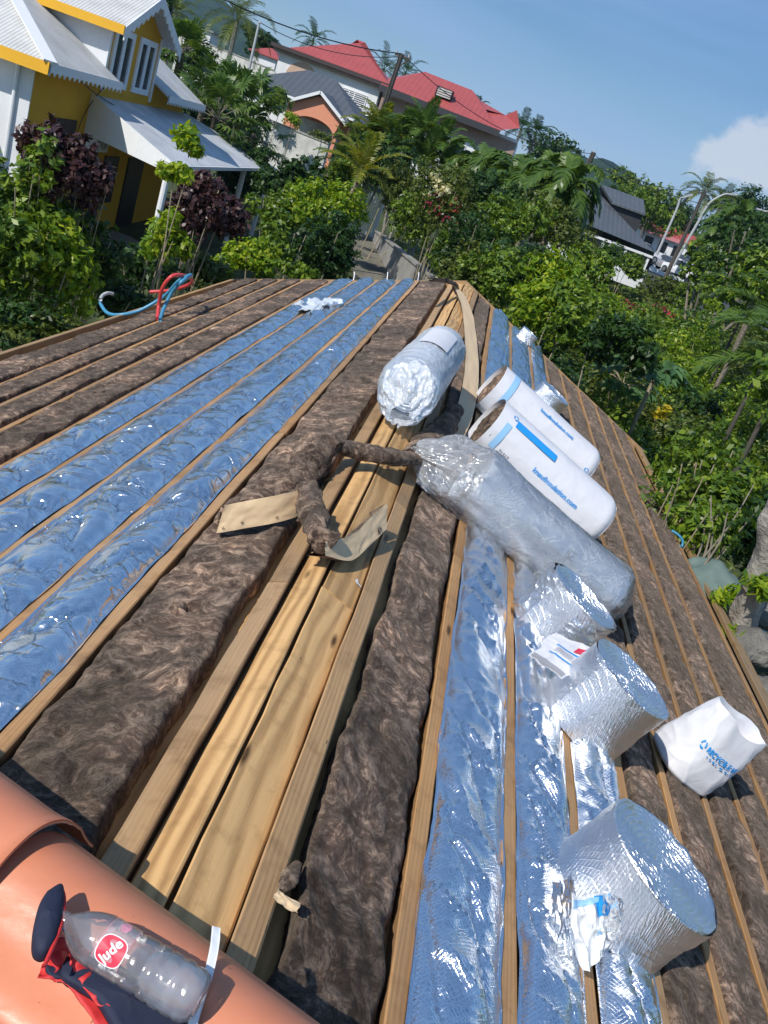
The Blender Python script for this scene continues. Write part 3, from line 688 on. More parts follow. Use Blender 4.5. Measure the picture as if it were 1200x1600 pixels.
def foil_roll(c0, h, r, label, seed, group='loose rolls of silver foil insulation', rfun=None, dent=0.015):
    b = Vector(Rp(c0[0], c0[1], 0.012)); fr = frame_from_axis(b, b+NR*h, (0, 1, 0.01))   # standing on end on the slope
    t = thing('foil_roll', label, 'insulation roll', (0, 0, 0), group)
    P, rr = body_geo(fr, r, seed, 110, 70, 0.022, dent, rfun=rfun, flatb=False)
    p0, a, s, u, L = fr
    # the loose outer layer and its cut edge
    mesh('outer_layer', P.reshape(-1, 3), grid_faces(P.shape[0], P.shape[1]), FOIL_ROLL, t, smooth=True)
    spiral_end(fr, r*0.985, 0.985, 1, seed+1, FOIL_ROLL, t, turns=11, recess=0.02, flatb=False, rfun=rfun)
    spiral_end(fr, r*0.985, 0.015, -1, seed+2, FOIL_ROLL, t, turns=11, recess=0.02, flatb=False, rfun=rfun)
    # lapped free edge of the wrap
    X, Yv = np.meshgrid(np.linspace(0.0, L, 40), np.linspace(-r*3.0, -r*2.2, 14), indexing='ij')
    fn = on_roll(fr, r*1.02); lift = 0.006+0.012*np.clip((Yv+r*3)/(r*0.8), 0, 1)**3+0.003*fbm(X*12, Yv*9, seed, 3)
    Q = np.concatenate([fn(np.array([x]), np.array([y]), l) for x, y, l in zip(X.ravel(), Yv.ravel(), lift.ravel())])
    mesh('lapped_edge', Q, grid_faces(40, 14), FOIL_ROLL, t, smooth=True)
    return t, fr
t, F3 = foil_roll((943, 1416), 0.285, 0.25, 'largest foil roll, nearest the camera, with a torn white wrapper at its end', 1)
t, F2 = foil_roll((905, 1127), 0.34, 0.23, 'middle foil roll on the right slope, between the label sheet and the white bag', 5)
def flat_side(T, TH): return 1-0.22*np.clip(np.cos(TH-0.6), 0, 1)**4+0.05*np.clip(np.cos(TH+0.9), 0, 1)**2
t, F1 = foil_roll((850, 990), 0.31, 0.22, 'crumpled foil roll lying against the end of the long film-wrapped roll', 9, rfun=flat_side, dent=0.06)
t, F0 = foil_roll((852, 630), 0.18, 0.22, 'small distant foil roll half hidden behind the farther white paper roll', 13, dent=0.03)
# offcut of foil at the far verge
t, FX = foil_roll((818, 531), 0.16, 0.15, 'tiny far foil roll perched on the far right verge', 17, dent=0.03)

# ---- white paper-wrapped wool rolls with blue print
def paper_roll(c0, c1, r, label, seed, prints):
    fr = roll_frame(c0, c1, r); p0, a, s, u, L = fr
    t = thing('wool_roll', label, 'insulation roll', (0, 0, 0), 'wool rolls wrapped in white printed paper')
    P, rr = body_geo(fr, r, seed, 96, 70, 0.018, 0.012, e1=0.16)
    mesh('paper_wrap', P.reshape(-1, 3), grid_faces(P.shape[0], P.shape[1]), PAPER, t, smooth=True)
    # closed end
    R = np.linspace(0, 0.86, 12); th = np.linspace(0, 2*math.pi, 97); RR, TH = np.meshgrid(R, th, indexing='ij')
    bul = 0.012*(1-(RR/0.86)**2)+0.010*fbm(np.cos(TH)*RR*4+seed, np.sin(TH)*RR*4, 0, 4); bul[:, -1] = bul[:, 0]
    Q = p0+(L+bul*(RR < .85))[..., None]*a+(RR*r*np.sin(TH))[..., None]*s+(RR*r*np.cos(TH))[..., None]*u
    mesh('closed_end', Q.reshape(-1, 3), grid_faces(12, 97), PAPER, t, smooth=True)
    spiral_end(fr, r*0.975, 0.035, -1, seed+3, WOOL, t, name='wool_end', turns=6, relief=0.012)
    prints(on_roll(fr, r*1.022), L, r, t)
    return fr
def loop_mark(fn, x, y, s, t):
    """small ring of three bent arrows"""
    m_ = MB()
    for k_ in range(3):
        a0 = k_*2.094; pts = [(x+s*math.cos(a0+q), y+s*math.sin(a0+q)) for q in np.linspace(0.2, 1.75, 6)]; pin = [(x+s*.6*math.cos(a0+q), y+s*.6*math.sin(a0+q)) for q in np.linspace(0.2, 1.75, 6)]
        pp = pts+pin[::-1]; xs_ = np.array([p[0] for p in pp]); ys_ = np.array([p[1] for p in pp]); V = fn(xs_, ys_, 0.003)
        m_.add(V, [(i, i+1, 10-i, 11-i) for i in range(5)])
    m_.build('recycling_mark', BLUEINK, t)
sgn = -1
def prints2(fn, L, r, t):
    ring_text(fn, 'knaufinsulation.com', 0.056, L*0.56, -.33, 0.0, 0.004, 'printed_web_address', BLUEINK, t, 0.0010)
    V, Fc = patch(fn, L*0.12, L*0.45, -.185, -.125, 0.004, 14, 5); mesh('blue_bar', V, Fc, BLUEINK, t)
    V, Fc = patch(fn, 0.075, 0.125, -.42, -.20, 0.003, 4, 12); mesh('pale_blue_box', V, Fc, PALEBLUE, t)
    loop_mark(fn, 0.12, -.12, 0.022, t)
    for i, s_ in enumerate(('71312', '1.2 48')): ring_text(fn, s_, 0.040, 0.21, -.40-0.05*i, 0.0, 0.003, 'stamped_numbers', BLACKINK, t, 0.0)
def prints1(fn, L, r, t):
    ring_text(fn, 'knaufinsulation.com', 0.050, L*0.54, -.165, 0.0, 0.004, 'printed_web_address', BLUEINK, t, 0.0010)
    V, Fc = patch(fn, 0.10, 0.16, -.50, -.02, 0.003, 4, 24); mesh('pale_blue_band', V, Fc, PALEBLUE, t)
    loop_mark(fn, L*0.93, -.30, 0.022, t)
PY2, PY1 = -0.15, -0.06
FW2 = paper_roll((757, 660), (0.10, 1.20), 0.225, 'nearer white paper-wrapped wool roll, with a blue bar and printed web address', 21, prints2)
FW1 = paper_roll((764, 602), (0.10, 1.20), 0.225, 'farther white paper-wrapped wool roll, uppermost of the row of long rolls', 25, prints1)

# ---- long roll in a clear film bag
def film_roll():
    r = 0.195; fr = roll_frame((734, 748), (0.16, 1.18), r); p0, a, s, u, L = fr
    t = thing('film_wrapped_roll', 'long foil roll in a loose clear film bag with gathered ends, below the white rolls', 'insulation roll')
    P, rr = body_geo(fr, r, 31, 96, 70, 0.03, 0.02); mesh('foil_roll_body', P.reshape(-1, 3), grid_faces(70, 97), PALEFOIL, t, smooth=True)
    spiral_end(fr, r*.98, 0.98, 1, 33, FOIL_ROLL, t); spiral_end(fr, r*.98, 0.02, -1, 34, FOIL_ROLL, t)
    # bag: rings along a bent centre line, gathered to tails at both ends
    tip0 = Rp(640, 703, 0.10); tip1 = Rp(989, 942, 0.03)
    A0 = p0-a*0.02; A1 = p0+a*(L+0.02)
    cen = [tip0, tip0*0.55+A0*0.45+u*0.02, A0, p0+a*L*0.3, p0+a*L*0.7, A1, A1*0.6+tip1*0.4-u*0.05, tip1]
    rad = [0.07, 0.19, r*1.14, r*1.08, r*1.08, r*1.13, 0.17, 0.012]; fl = [0.6, 0.8, 1, 1, 1, 1, .9, 0.6]
    n = 110; tt = np.linspace(0, 7, n); C = np.stack([np.interp(tt, range(8), [c[i] for c in cen]) for i in range(3)], 1)
    kk = np.ones(9)/9; Cp = np.concatenate([np.repeat(C[:1], 4, 0), C, np.repeat(C[-1:], 4, 0)]); C = np.stack([np.convolve(Cp[:, i], kk, 'valid') for i in range(3)], 1)
    Rr = np.interp(tt, range(8), rad); Fl = np.interp(tt, range(8), fl)
    th = np.linspace(0, 2*math.pi, 121); TT, TH = np.meshgrid(tt, th, indexing='ij')
    loose = np.interp(tt, range(8), [0.5, 0.35, 0.10, 0.02, 0.02, 0.09, 0.25, 0.3])[:, None]
    w_ = 1+loose*fbm(np.cos(TH)*2.5, np.sin(TH)*2.5, TT*0.9, 3)+0.022*(1-np.abs(fbm(np.cos(TH)*4, np.sin(TH)*4, TT*1.8, 3)))**5
    w_[:, -1] = w_[:, 0]
    q = Rr[:, None]*w_
    P = C[:, None, :]+(q*np.sin(TH))[..., None]*s+(q*Fl[:, None]*np.cos(TH))[..., None]*u
    mesh('clear_bag', P.reshape(-1, 3), grid_faces(n, 121), FILM, t, smooth=True)
    fn = on_roll(fr, r*1.03)
    ring_text(fn, 'KI', 0.075, L*0.62, -0.22, math.pi/2, 0.003, 'stamped_code', GREYINK, t, 0.0)
film_roll()

# ---- big roll bagged in crumpled plastic, on the ridge
def bagged_roll():
    r = 0.20; up = Vector((0, 0, 1))
    a0 = Hp(641, 603, AZ+r+0.02); a1 = Hp(689, 547, AZ+r+0.02)
    fr = frame_from_axis(a0, a1, up); p0, a, s, u, L = fr
    t = thing('bagged_roll', 'short thick roll in a crumpled plastic bag standing across the ridge boards', 'insulation roll')
    P, rr = body_geo(fr, r*0.97, 41, 96, 50, 0.03, 0.02); mesh('foil_roll_body', P.reshape(-1, 3), grid_faces(50, 97), PALEFOIL, t, smooth=True)
    spiral_end(fr, r*.95, 0.02, -1, 44, PALEFOIL, t, relief=0.012); spiral_end(fr, r*.95, 0.98, 1, 43, FOIL_ROLL, t)
    # milky sleeve
    n = 60; th = np.linspace(0, 2*math.pi, 121); T = np.linspace(-0.02, 1.02, n); TT, TH = np.meshgrid(T, th, indexing='ij')
    w_ = 1.03+0.02*fbm(np.cos(TH)*2, np.sin(TH)*2, TT*3, 4)+0.03*(1-np.abs(fbm(np.cos(TH)*3, np.sin(TH)*3, TT*4, 3)))**6-0.10*np.clip((TT-.93)/.09, 0, 1)**2; w_[:, -1] = w_[:, 0]
    P = p0+(TT*L)[..., None]*a+(w_*r*np.sin(TH))[..., None]*s+(w_*r*np.cos(TH))[..., None]*u
    mesh('milky_sleeve', P.reshape(-1, 3), grid_faces(n, 121), FILM_M, t, smooth=True)
    R = np.linspace(0.05, 0.94, 26); RR, TH = np.meshgrid(R, th, indexing='ij')
    z = L+0.03*(1-RR**2)+0.02*fbm(np.cos(TH)*RR*4, np.sin(TH)*RR*4, 7, 4); z[:, -1] = z[:, 0]
    P = p0+(z*1.0)[..., None]*a+(RR*r*np.sin(TH))[..., None]*s+(RR*r*np.cos(TH))[..., None]*u; mesh('bag_far_end', P.reshape(-1, 3), grid_faces(26, 121), FILM_M, t, smooth=True)
    # crumpled open mouth drooping towards the camera
    nn = 60; T = np.linspace(0, 1, nn); TT, TH = np.meshgrid(T, th, indexing='ij')
    q = 1.03+0.06*np.sin(TT*3)+(0.10+0.22*TT)*fbm(np.cos(TH)*3.2, np.sin(TH)*3.2, TT*3+9, 4)*TT+0.07*TT*(1-np.abs(fbm(np.cos(TH)*5, np.sin(TH)*5, TT*5, 3)))**4
    q = q*(1-0.72*TT**1.6); q[:, -1] = q[:, 0]
    drop = -0.13*TT**1.3
    P = p0+(-0.26*TT**0.8*(1+0.25*np.cos(TH+math.pi))-0.02+0.05*TT*fbm(np.cos(TH)*4, np.sin(TH)*4, TT*4, 4))[..., None]*a+(q*r*1.0*np.sin(TH)-0.03*TT)[..., None]*s+(q*r*np.cos(TH)+drop)[..., None]*u
    P[..., 2] = np.maximum(P[..., 2], AZ+0.03)
    P[:, -1] = P[:, 0]
    mesh('crumpled_mouth', P.reshape(-1, 3), grid_faces(nn, 121), FILM_M, t, smooth=True)
    V, Fc = patch(on_roll(fr, r*1.07), L*0.35, L*0.80, -0.12, 0.10, 0.004, 12, 10); mesh('pale_label', V, Fc, PAPER, t, smooth=True)
bagged_roll()

# ---- white bag with blue print
def white_bag():
    t = thing('white_sack', 'white plastic sack with blue recycling print, open at its right end, on the dark wool', 'sack')
    b_ = Vector(Rp(1058, 1196, 0.01)); up = (-0.25, 0.85, 0.1)
    fr = frame_from_axis(b_, b_+(NR+Vector((0.06, 0.0, 0))).normalized()*0.40, up); p0, a, s, u, L = fr
    n = 70; th = np.linspace(0, 2*math.pi, 121); T = np.linspace(0, 1, n); TT, TH = np.meshgrid(T, th, indexing='ij')
    cx, cz = np.sin(TH), np.cos(TH)
    def sq(v, e=0.75): return np.sign(v)*np.abs(v)**e
    # round at the foot, pinched flat towards the open mouth
    W = 0.195+0.02*TT; Hh = 0.17-0.085*TT**2.2
    k_ = 1-0.10*np.clip((0.06-TT)/0.06, 0, 1)**2; W = W*k_; Hh = Hh*k_
    d = 1+0.04*fbm(cx*1.3, cz*1.3, TT*2, 3)+0.035*(1-np.abs(fbm(cx*1.5+TT, cz*1.5, TT*2.5, 2)))**5; d[:, -1] = d[:, 0]
    lipw = TT*L+0.035*TT**3*fbm(cx*1.2, cz*1.2, 4, 2)+0.045*TT**3*np.abs(cx)**3; lipw[:, -1] = lipw[:, 0]
    P = p0+lipw[..., None]*a+(W*sq(cx)*d)[..., None]*s+(Hh*sq(cz)*d)[..., None]*u
    P[:, -1] = P[:, 0]
    mesh('sack_body', P.reshape(-1, 3), grid_faces(n, 121), PAPER, t, smooth=True)
    V = [tuple(x) for x in P[0, :-1]]; mesh('sack_base', V, [tuple(range(len(V)))], PAPER, t)
    T2 = np.linspace(0, 1, 16); T2, TH2 = np.meshgrid(T2, th, indexing='ij'); e = P[-1][None]; cen = P[-1].mean(0)
    Q = e+(cen-e)*(0.10+0.10*T2[..., None])*np.minimum(T2[..., None]*6, 1)-(T2*0.14)[..., None]*a
    mesh('sack_mouth', Q.reshape(-1, 3), grid_faces(16, 121), PAPER, t, smooth=True)
    Q2 = Q[-1, :-1]; mesh('packed_wool', [tuple(x) for x in Q2], [tuple(range(len(Q2)))], WOOL, t)
    # print on the side towards the camera
    def fn(x, y, lift=0.0):
        thv = math.pi+y/0.19; f = np.clip(x/L, 0, 1); W_ = 0.195+0.02*f; H_ = 0.17-0.085*f**2.2
        return p0+np.outer(x, a)+np.outer(W_*sq(np.sin(thv))*1.0, s)+np.outer(H_*sq(np.cos(thv)), u)+np.outer(np.zeros_like(x)+0.012+lift, -u)
    for st, sz, ox, bd in (('RECYCLE ME', 0.038, 0.235, 0.0015),):
        V, Fc = text_geo(st, sz, bd); mesh('printed_slogan', fn(ox+V[:, 1], TXS*(V[:, 0]-0.015), 0.0), Fc, BLUEINK, t)
    for i in range(9):
        a0, a1 = -.095+.023*i, -.095+.023*i+.006+.010*((i*7) % 3)/2; X, Yv = np.meshgrid(np.array([.200, .209]), np.linspace(a0, a1, 3), indexing='ij'); mesh('small_print', fn(X.ravel(), TXS*Yv.ravel(), 0.001), grid_faces(2, 3), BLUEINK, t)
    loop_mark(lambda x, y, l=0: fn(x, y, l), 0.235, -TXS*0.165, 0.024, t)
TXS = -1.0
white_bag()

# ---- crumpled sheets: generic
def crumple_sheet(name, corners, nu, nv, amp, mat, parent, seed, lift=0.02, fr=1.0, folds=5):
    """corners: four 3-D points in order"""
    a, b, c, d = [np.array(q, float) for q in corners]
    U, V_ = np.meshgrid(np.linspace(0, 1, nu), np.linspace(0, 1, nv), indexing='ij')
    eu = 0.06*fbm(V_*3, U*0+seed, 0, 4); ev = 0.06*fbm(U*3, V_*0+seed+5, 0, 4)
    U2 = U+eu*(2*np.abs(U-.5))**3; V2 = V_+ev*(2*np.abs(V_-.5))**3
    P = (a*((1-U2)*(1-V2))[..., None]+b*(U2*(1-V2))[..., None]+c*(U2*V2)[..., None]+d*((1-U2)*V2)[..., None])
    nrm = np.cross(b-a, d-a); nrm = nrm/np.linalg.norm(nrm); nrm = nrm*np.sign(nrm[2])
    h = amp*(1.0-np.abs(fbm(U*folds*fr, V_*folds*0.6*fr, seed, 3)))**2.2+amp*0.22*fbm(U*5, V_*5, seed, 3)
    P = P+nrm*(h+lift)[..., None]
    return mesh(name, P.reshape(-1, 3), grid_faces(nu, nv), mat, parent, smooth=True), P, nrm
# label sheet between the foil rolls
t = thing('label_sheet', 'crumpled white printed sheet with blue lines between two foil rolls', 'packaging')
o, P, nrm = crumple_sheet('paper_sheet', [Rp(826, 1022, .13), Rp(868, 988, .20), Rp(935, 1022, .26), Rp(876, 1062, .16)], 40, 40, 0.010, PAPER, t, 4, 0.0, folds=2.5)
def sheetfn(P, nrm):
    n1, n2 = P.shape[:2]
    def f(u, v, lift=0.004):
        iu = np.clip(u, 0, 0.999)*(n1-1); iv = np.clip(v, 0, 0.999)*(n2-1); i = iu.astype(int); j = iv.astype(int); fu = (iu-i)[:, None]; fv = (iv-j)[:, None]
        return (P[i, j]*(1-fu)*(1-fv)+P[np.minimum(i+1, n1-1), j]*fu*(1-fv)+P[i, np.minimum(j+1, n2-1)]*(1-fu)*fv+P[np.minimum(i+1, n1-1), np.minimum(j+1, n2-1)]*fu*fv)+nrm*lift
    return f
sf = sheetfn(P, nrm)
def sheet_patch(sf, u0, u1, v0, v1, name, mat, t, lift=0.005, n=16):
    U, V_ = np.meshgrid(np.linspace(u0, u1, n), np.linspace(v0, v1, n), indexing='ij'); return mesh(name, sf(U.ravel(), V_.ravel(), lift), grid_faces(n, n), mat, t, smooth=True)
sheet_patch(sf, 0.02, 0.14, 0.05, 0.95, 'grey_heading', GREYINK, t, n=12)
sheet_patch(sf, 0.62-.25, 0.65-.25, 0.25, 0.95, 'blue_line', BLUEINK, t); sheet_patch(sf, 0.62, 0.65, 0.25, 0.95, 'blue_line', BLUEINK, t)
sheet_patch(sf, 0.70, 0.86, 0.62, 0.82, 'red_logo_block', REDINK, t, n=8)
sheet_patch(sf, 0.45, 0.58, 0.35, 0.9, 'faint_small_print', GREYINK, t, n=12) if False else None
for i in range(5): sheet_patch(sf, 0.47+.025*i, 0.478+.025*i, 0.30, 0.85-.1*(i % 2), 'small_print_line', GREYINK, t, n=10)
sheet_patch(sf, 0.40, 0.55, 0.30, 0.36, 'grey_mark', GREYINK, t, n=6) if False else None
m_ = MB(); m_.tube(smoothpath([Rp(858, 1050, .12), Rp(870, 1062, .14), Rp(868, 1090, .07), Rp(872, 1130, .05), Rp(876, 1180, .045), Rp(880, 1215, .04)], 5), [0.008]*6+[0.012]*8+[0.016]*6+[0.010]*6, 6) if False else None
# torn wrapper with blue tape in front of the largest roll
t = thing('torn_wrapper', 'torn white wrapper with blue tape lying against the largest foil roll', 'packaging')
o, P, nrm = crumple_sheet('white_wrapper', [Rp(884, 1398, .18), Rp(945, 1392, .26), Rp(948, 1478, .13), Rp(905, 1522, .06)], 44, 60, 0.030, paper_mat('thin_white_film', (0.78, 0.80, 0.82), 0.4, 0.5, 12), t, 8, 0.0, folds=3.0)
sf = sheetfn(P, nrm)
sheet_patch(sf, 0.02, 0.80, 0.06, 0.16, 'pale_blue_tape', PALEBLUE, t, n=14); sheet_patch(sf, 0.70, 0.98, 0.03, 0.40, 'blue_tape', BLUEINK, t, n=14)
V, Fc = text_geo('K', 0.2, 0.01); mesh('printed_letter', sf(0.70+V[:, 0]*1.0, 0.62-V[:, 1]*0.8, 0.005), Fc, PALEBLUE, t)
crumple_sheet('clear_flap', [Rp(862, 1378, .10), Rp(900, 1372, .24), Rp(905, 1500, .10), Rp(868, 1480, .05)], 30, 40, 0.012, PET, t, 12, 0.0)
crumple_sheet('clear_flap', [Rp(940, 1395, .27), Rp(975, 1410, .36), Rp(965, 1470, .26), Rp(945, 1475, .14)], 24, 30, 0.010, PET, t, 14, 0.0)
# limp plastic on the far left foil
t = thing('crumpled_plastic', 'limp white plastic film heaped on the far foil strips of the left slope', 'plastic sheet')
for q, cs in enumerate(([(455, 475), (500, 467), (506, 482), (470, 488)], [(492, 470), (532, 468), (535, 476), (500, 484)], [(500, 478), (515, 475), (500, 488), (478, 494)])):
    crumple_sheet('film_heap', [Lp(x, y, .04) for x, y in cs], 40, 24, 0.045, paper_mat('soft_white_film', (0.72, 0.78, 0.84), 0.25, 0.7, 20) if q == 0 else bpy.data.materials['soft_white_film'], t, 20+q, 0.0, folds=2.2)

# ------------------------------------------------------------------ cut strips of kraft-faced wool
def ribbon(name_paper, name_wool, path, hgt, thick, up, parent, seed, flip=1, wool=WOOL, kraft_side=True, res=10):
    """path: 3-D points of the lower edge; a slab of wool with paper on one face"""
    P = smoothpath(path, res); n = len(P); m = 14
    if not hasattr(hgt, '__len__'): hgt = [hgt]*len(path)
    hh = np.interp(np.linspace(0, len(path)-1, n), range(len(path)), hgt)
    ups = [Vector(q).normalized() for q in (up if hasattr(up[0], '__len__') else [up]*len(path))]
    UU = []
    for i in range(n):
        f = i/(n-1)*(len(path)-1); j = min(int(f), len(path)-2); UU.append(ups[j].lerp(ups[j+1], f-j).normalized())
    T = [(P[min(i+1, n-1)]-P[max(i-1, 0)]).normalized() for i in range(n)]
    V1 = []; V2 = []
    for i in range(n):
        side = T[i].cross(UU[i]).normalized()*flip
        for j in range(m):
            q = P[i]+UU[i]*hh[i]*j/(m-1)
            b = 0.004*float(fbm(i*0.25, j*0.3, seed, 3))
            V1.append(tuple(q+side*b))
        th = 26
        for j in range(th):
            a = j/(th-1)*2-1
            ed = (1-abs(a)**4)
            nzz = float(fbm(i*0.35, j*0.45, seed+3, 4))
            q = P[i]+UU[i]*hh[i]*(0.5+0.5*a*0.99)-side*(0.003+thick*ed*(0.85+0.35*nzz)+0.002)
            V2.append(tuple(q+UU[i]*0.004*nzz))
    o1 = mesh(name_paper, V1, grid_faces(n, m), KRAFT, parent, smooth=True)
    o2 = mesh(name_wool, V2, grid_faces(n, 26), wool, parent, smooth=True)
    # closing faces of the wool
    V3 = []
    for i in range(n):
        V3 += [V1[i*m+m-1], V2[i*26+25], V1[i*m], V2[i*26]]
    Fc = [(4*i, 4*i+1, 4*i+5, 4*i+4) for i in range(n-1)]+[(4*i+2, 4*i+3, 4*i+7, 4*i+6) for i in range(n-1)]
    return o1, o2
def crosses(P, up, parent, side):
    for p in P:
        m_ = MB(); p = Vector(p)+side*0.004; e1 = side.cross(Vector(up)).normalized(); u = Vector(up).normalized()
        for d in (e1, u):
            o_ = u if d is e1 else e1
            m_.add([p-d*.009-o_*.0012, p+d*.009-o_*.0012, p+d*.009+o_*.0012, p-d*.009+o_*.0012], [(0, 1, 2, 3)])
        m_.build('printed_cross', BLACKINK, parent)
t = thing('cut_wool_strip', 'zigzag strip of brown wool with kraft paper face, lying across the ridge boards', 'insulation offcut')
up1 = (-0.05, 0.30, 0.95)
A_ = [Lp(338, 833, .035), Lp(375, 827, .04), Lp(430, 817, .05), Lp(476, 803, .055)]
ribbon('kraft_face', 'wool_back', A_, [0.125, .13, .135, .12], 0.08, up1, t, 3, 1)
B_ = [Rp(508, 868, .06), Rp(548, 876, .035), Rp(578, 852, .07), Rp(604, 826, .11)]
ribbon('kraft_face', 'wool_back', B_, [0.06, .12, .135, .13], 0.08, (-.30, 0.72, 0.62), t, 5, 1)
# wool-faced middle piece turning over between the two paper-faced ends
C_ = [Lp(480, 765, .16), Lp(487, 800, .13), Lp(500, 835, .10), Lp(515, 850, .06)]
V, Fc = tube_np(smoothpath(C_, 10), 0.05, 22); V = np.array(V); V = V+0.018*np.stack([fbm(V[:, 0]*22, V[:, 1]*22, V[:, 2]*22, 4)]*3, 1)
mesh('wool_fold', V, Fc, WOOL, t, smooth=True)
sd_ = Vector((A_[3]-A_[0])).normalized().cross(Vector(up1).normalized())
fpt = lambda i, k_: Vector(A_[i])+Vector(up1).normalized()*k_
crosses([fpt(0, .03)+Vector((.02, 0, 0)), fpt(1, .03), fpt(2, .025)], up1, t, sd_)
V, Fc = text_geo('Kn', 0.05, 0.002)
e1 = Vector(B_[3]-B_[2]).normalized(); e2 = Vector((-.30, .72, .62)).normalized(); b0 = Vector(B_[2])+e1*0.10+e2*0.03; sd2 = e1.cross(e2).normalized()
mesh('printed_letters', [tuple(b0+e1*v[0]*0.8+e2*v[1]+sd2*0.006) for v in V], Fc, BLACKINK, t)
# twisted strip of bare wool
def lumpy(name, pts, rad, seed, parent, mat=WOOL, n=26, sub=10, flat=0.75):
    P = smoothpath(pts, sub); R = np.interp(np.linspace(0, len(rad)-1, len(P)), range(len(rad)), rad)
    V, Fc = tube_np(P, list(R), n); V = np.array(V); C = np.repeat(np.array([tuple(p) for p in P]), n, 0)
    D = V-C; D[:, 2] *= flat
    d = 1+0.28*fbm(V[:, 0]*11+seed, V[:, 1]*11, V[:, 2]*11, 5)+0.22*(1-np.abs(fbm(V[:, 0]*8+seed, V[:, 1]*20, V[:, 2]*20, 3)))**4
    return mesh(name, C+D*d[:, None], Fc, mat, parent, smooth=True)
t = thing('twisted_wool_strip', 'twisted strip of bare brown wool arching across the ridge behind the kraft strip', 'insulation offcut')
lumpy('wool_end', [Lp(385, 790, .03), Lp(430, 762, .05), Lp(470, 742, .08), Lp(488, 722, .12)], [0.035, .07, .085, .08], 5, t, flat=.55)
lumpy('wool_bend', [Lp(482, 735, .09), Lp(492, 705, .15), Lp(512, 693, .17), Lp(530, 700, .15)], [0.075, .095, .085, .055], 6, t, flat=.6)
lumpy('wool_arm', [Lp(520, 696, .15), Lp(560, 703, .10), Rp(600, 712, .10), Rp(640, 716, .10), Rp(668, 722, .05)], [0.055, .06, .062, .06, .055], 7, t, flat=.6)
lumpy('wool_arm', [Rp(640, 712, .03), Rp(668, 690, .04), Rp(690, 672, .05), Rp(715, 640, .03)], [0.05, .08, .08, .05], 8, t)
# long curved strip with kraft face along the far ridge
t = thing('curved_kraft_strip', 'long kraft-faced wool strip curving in an arc along the far ridge', 'insulation offcut')
arc = [(672, 440), (702, 444), (724, 458), (738, 490), (745, 530), (748, 575), (746, 615), (737, 655), (722, 690)]
bot = [Rp(x, y, 0.075) for x, y in arc]
ribbon('kraft_face', 'wool_back', bot, [0.15, .17, .18, .18, .18, .17, .17, .16, .12], 0.05, [(-0.3, -1.0, .20), (-0.5, -0.9, .20), (-.85, -.5, .22), (-0.95, -0.3, .25), (-1, -0.05, .3), (-1, 0.05, .3), (-1, .2, .3), (-1, .4, .3), (-1, .45, .3)], t, 9, -1)
# scrap of kraft at the wool edge near the camera
t = thing('kraft_scrap', 'small torn kraft scrap and wool tuft at the ridge board edge near the camera', 'scrap')
p = Rp(447, 1408, .045); crumple_sheet('paper_scrap', [p+np.array([-.035, -.012, .0]), p+np.array([.03, -.02, -.01]), p+np.array([.032, .012, -.01]), p+np.array([-.03, .018, .0])], 12, 12, 0.006, KRAFT, t, 3, .004)
lumpy('wool_tuft', [Rp(440, 1392, .026), Rp(452, 1372, .030), Rp(466, 1348, .022)], [0.008, .022, .010], 11, t, flat=.45)

# ------------------------------------------------------------------ hoses and straps
def hose(name, pts, r, mat, parent=None, n=8): return mesh(name, *tube_np(smoothpath(pts, 8), r, n), mat, parent, smooth=True)
BLUEH = simple('blue_hose_plastic', (0.06, 0.26, 0.42), 0.35, 0.08); REDH = simple('red_hose_plastic', (0.62, 0.06, 0.06), 0.35, 0.08)
PALEH = simple('pale_hose_plastic', (0.30, 0.50, 0.55), 0.35, 0.08); NAVY = simple('navy_webbing', (0.012, 0.018, 0.045), 0.75, 0.15, 30, bump=0.5, bscale=400, bd=0.001); RED = simple('red_webbing', (0.60, 0.03, 0.03), 0.6, 0.1, 20, bump=0.5, bscale=400, bd=0.001)
def edgeL(px, py, dh): # points on or over the left eaves
    return Lp(px, py, dh)
o = hose('red_hose', [edgeL(*p) for p in [(246, 498, .02), (248, 478, .15), (254, 450, .38), (268, 432, .52), (284, 430, .52), (296, 434, .46), (300, 440, .38), (290, 447, .30), (262, 454, .22), (234, 456, .2)]], 0.022, REDH)
tag(o, 'red plastic hose looping up at the left eaves', 'hose', 'hoses sticking up at the left eaves')
o = hose('blue_hose', [edgeL(*p) for p in [(250, 500, .02), (256, 482, .12), (268, 458, .30), (284, 440, .45), (298, 430, .50), (292, 432, .5), (278, 440, .44), (262, 458, .28), (246, 470, .18), (216, 486, .06), (186, 492, .02), (168, 489, .03), (158, 476, .12), (157, 466, .2)]], 0.022, BLUEH)
tag(o, 'blue plastic hose looping beside the red one and trailing over the left eaves', 'hose', 'hoses sticking up at the left eaves')
o = hose('grey_hose_tail', [edgeL(*p) for p in [(157, 468, .19), (160, 462, .22), (168, 458, .24), (176, 459, .22)]], 0.022, simple('pale_grey_plastic', (0.5, 0.52, 0.5), 0.4, 0.1)); tag(o, 'pale grey hose end sticking out beyond the left eaves', 'hose', 'hoses sticking up at the left eaves')
for i, (px, py, lab) in enumerate([(1043, 792, 'grey-blue strap hooked over the right eaves board, farther one'), (1060, 847, 'bright blue strap hooked over the right eaves board, nearer one')]):
    p = Rp(px, py, .02)
    o = hose('eaves_strap', [p+np.array([-.12, .05, .09]), p+np.array([-.03, .02, .075]), p+np.array([.04, 0, .03]), p+np.array([.05, -.03, -.03]), p+np.array([.02, -.06, -.02])], 0.016, BLUEH if i else simple('faded_strap', (0.16, 0.2, 0.30), 0.6, .1)); tag(o, lab, 'strap', 'straps on the right eaves board')

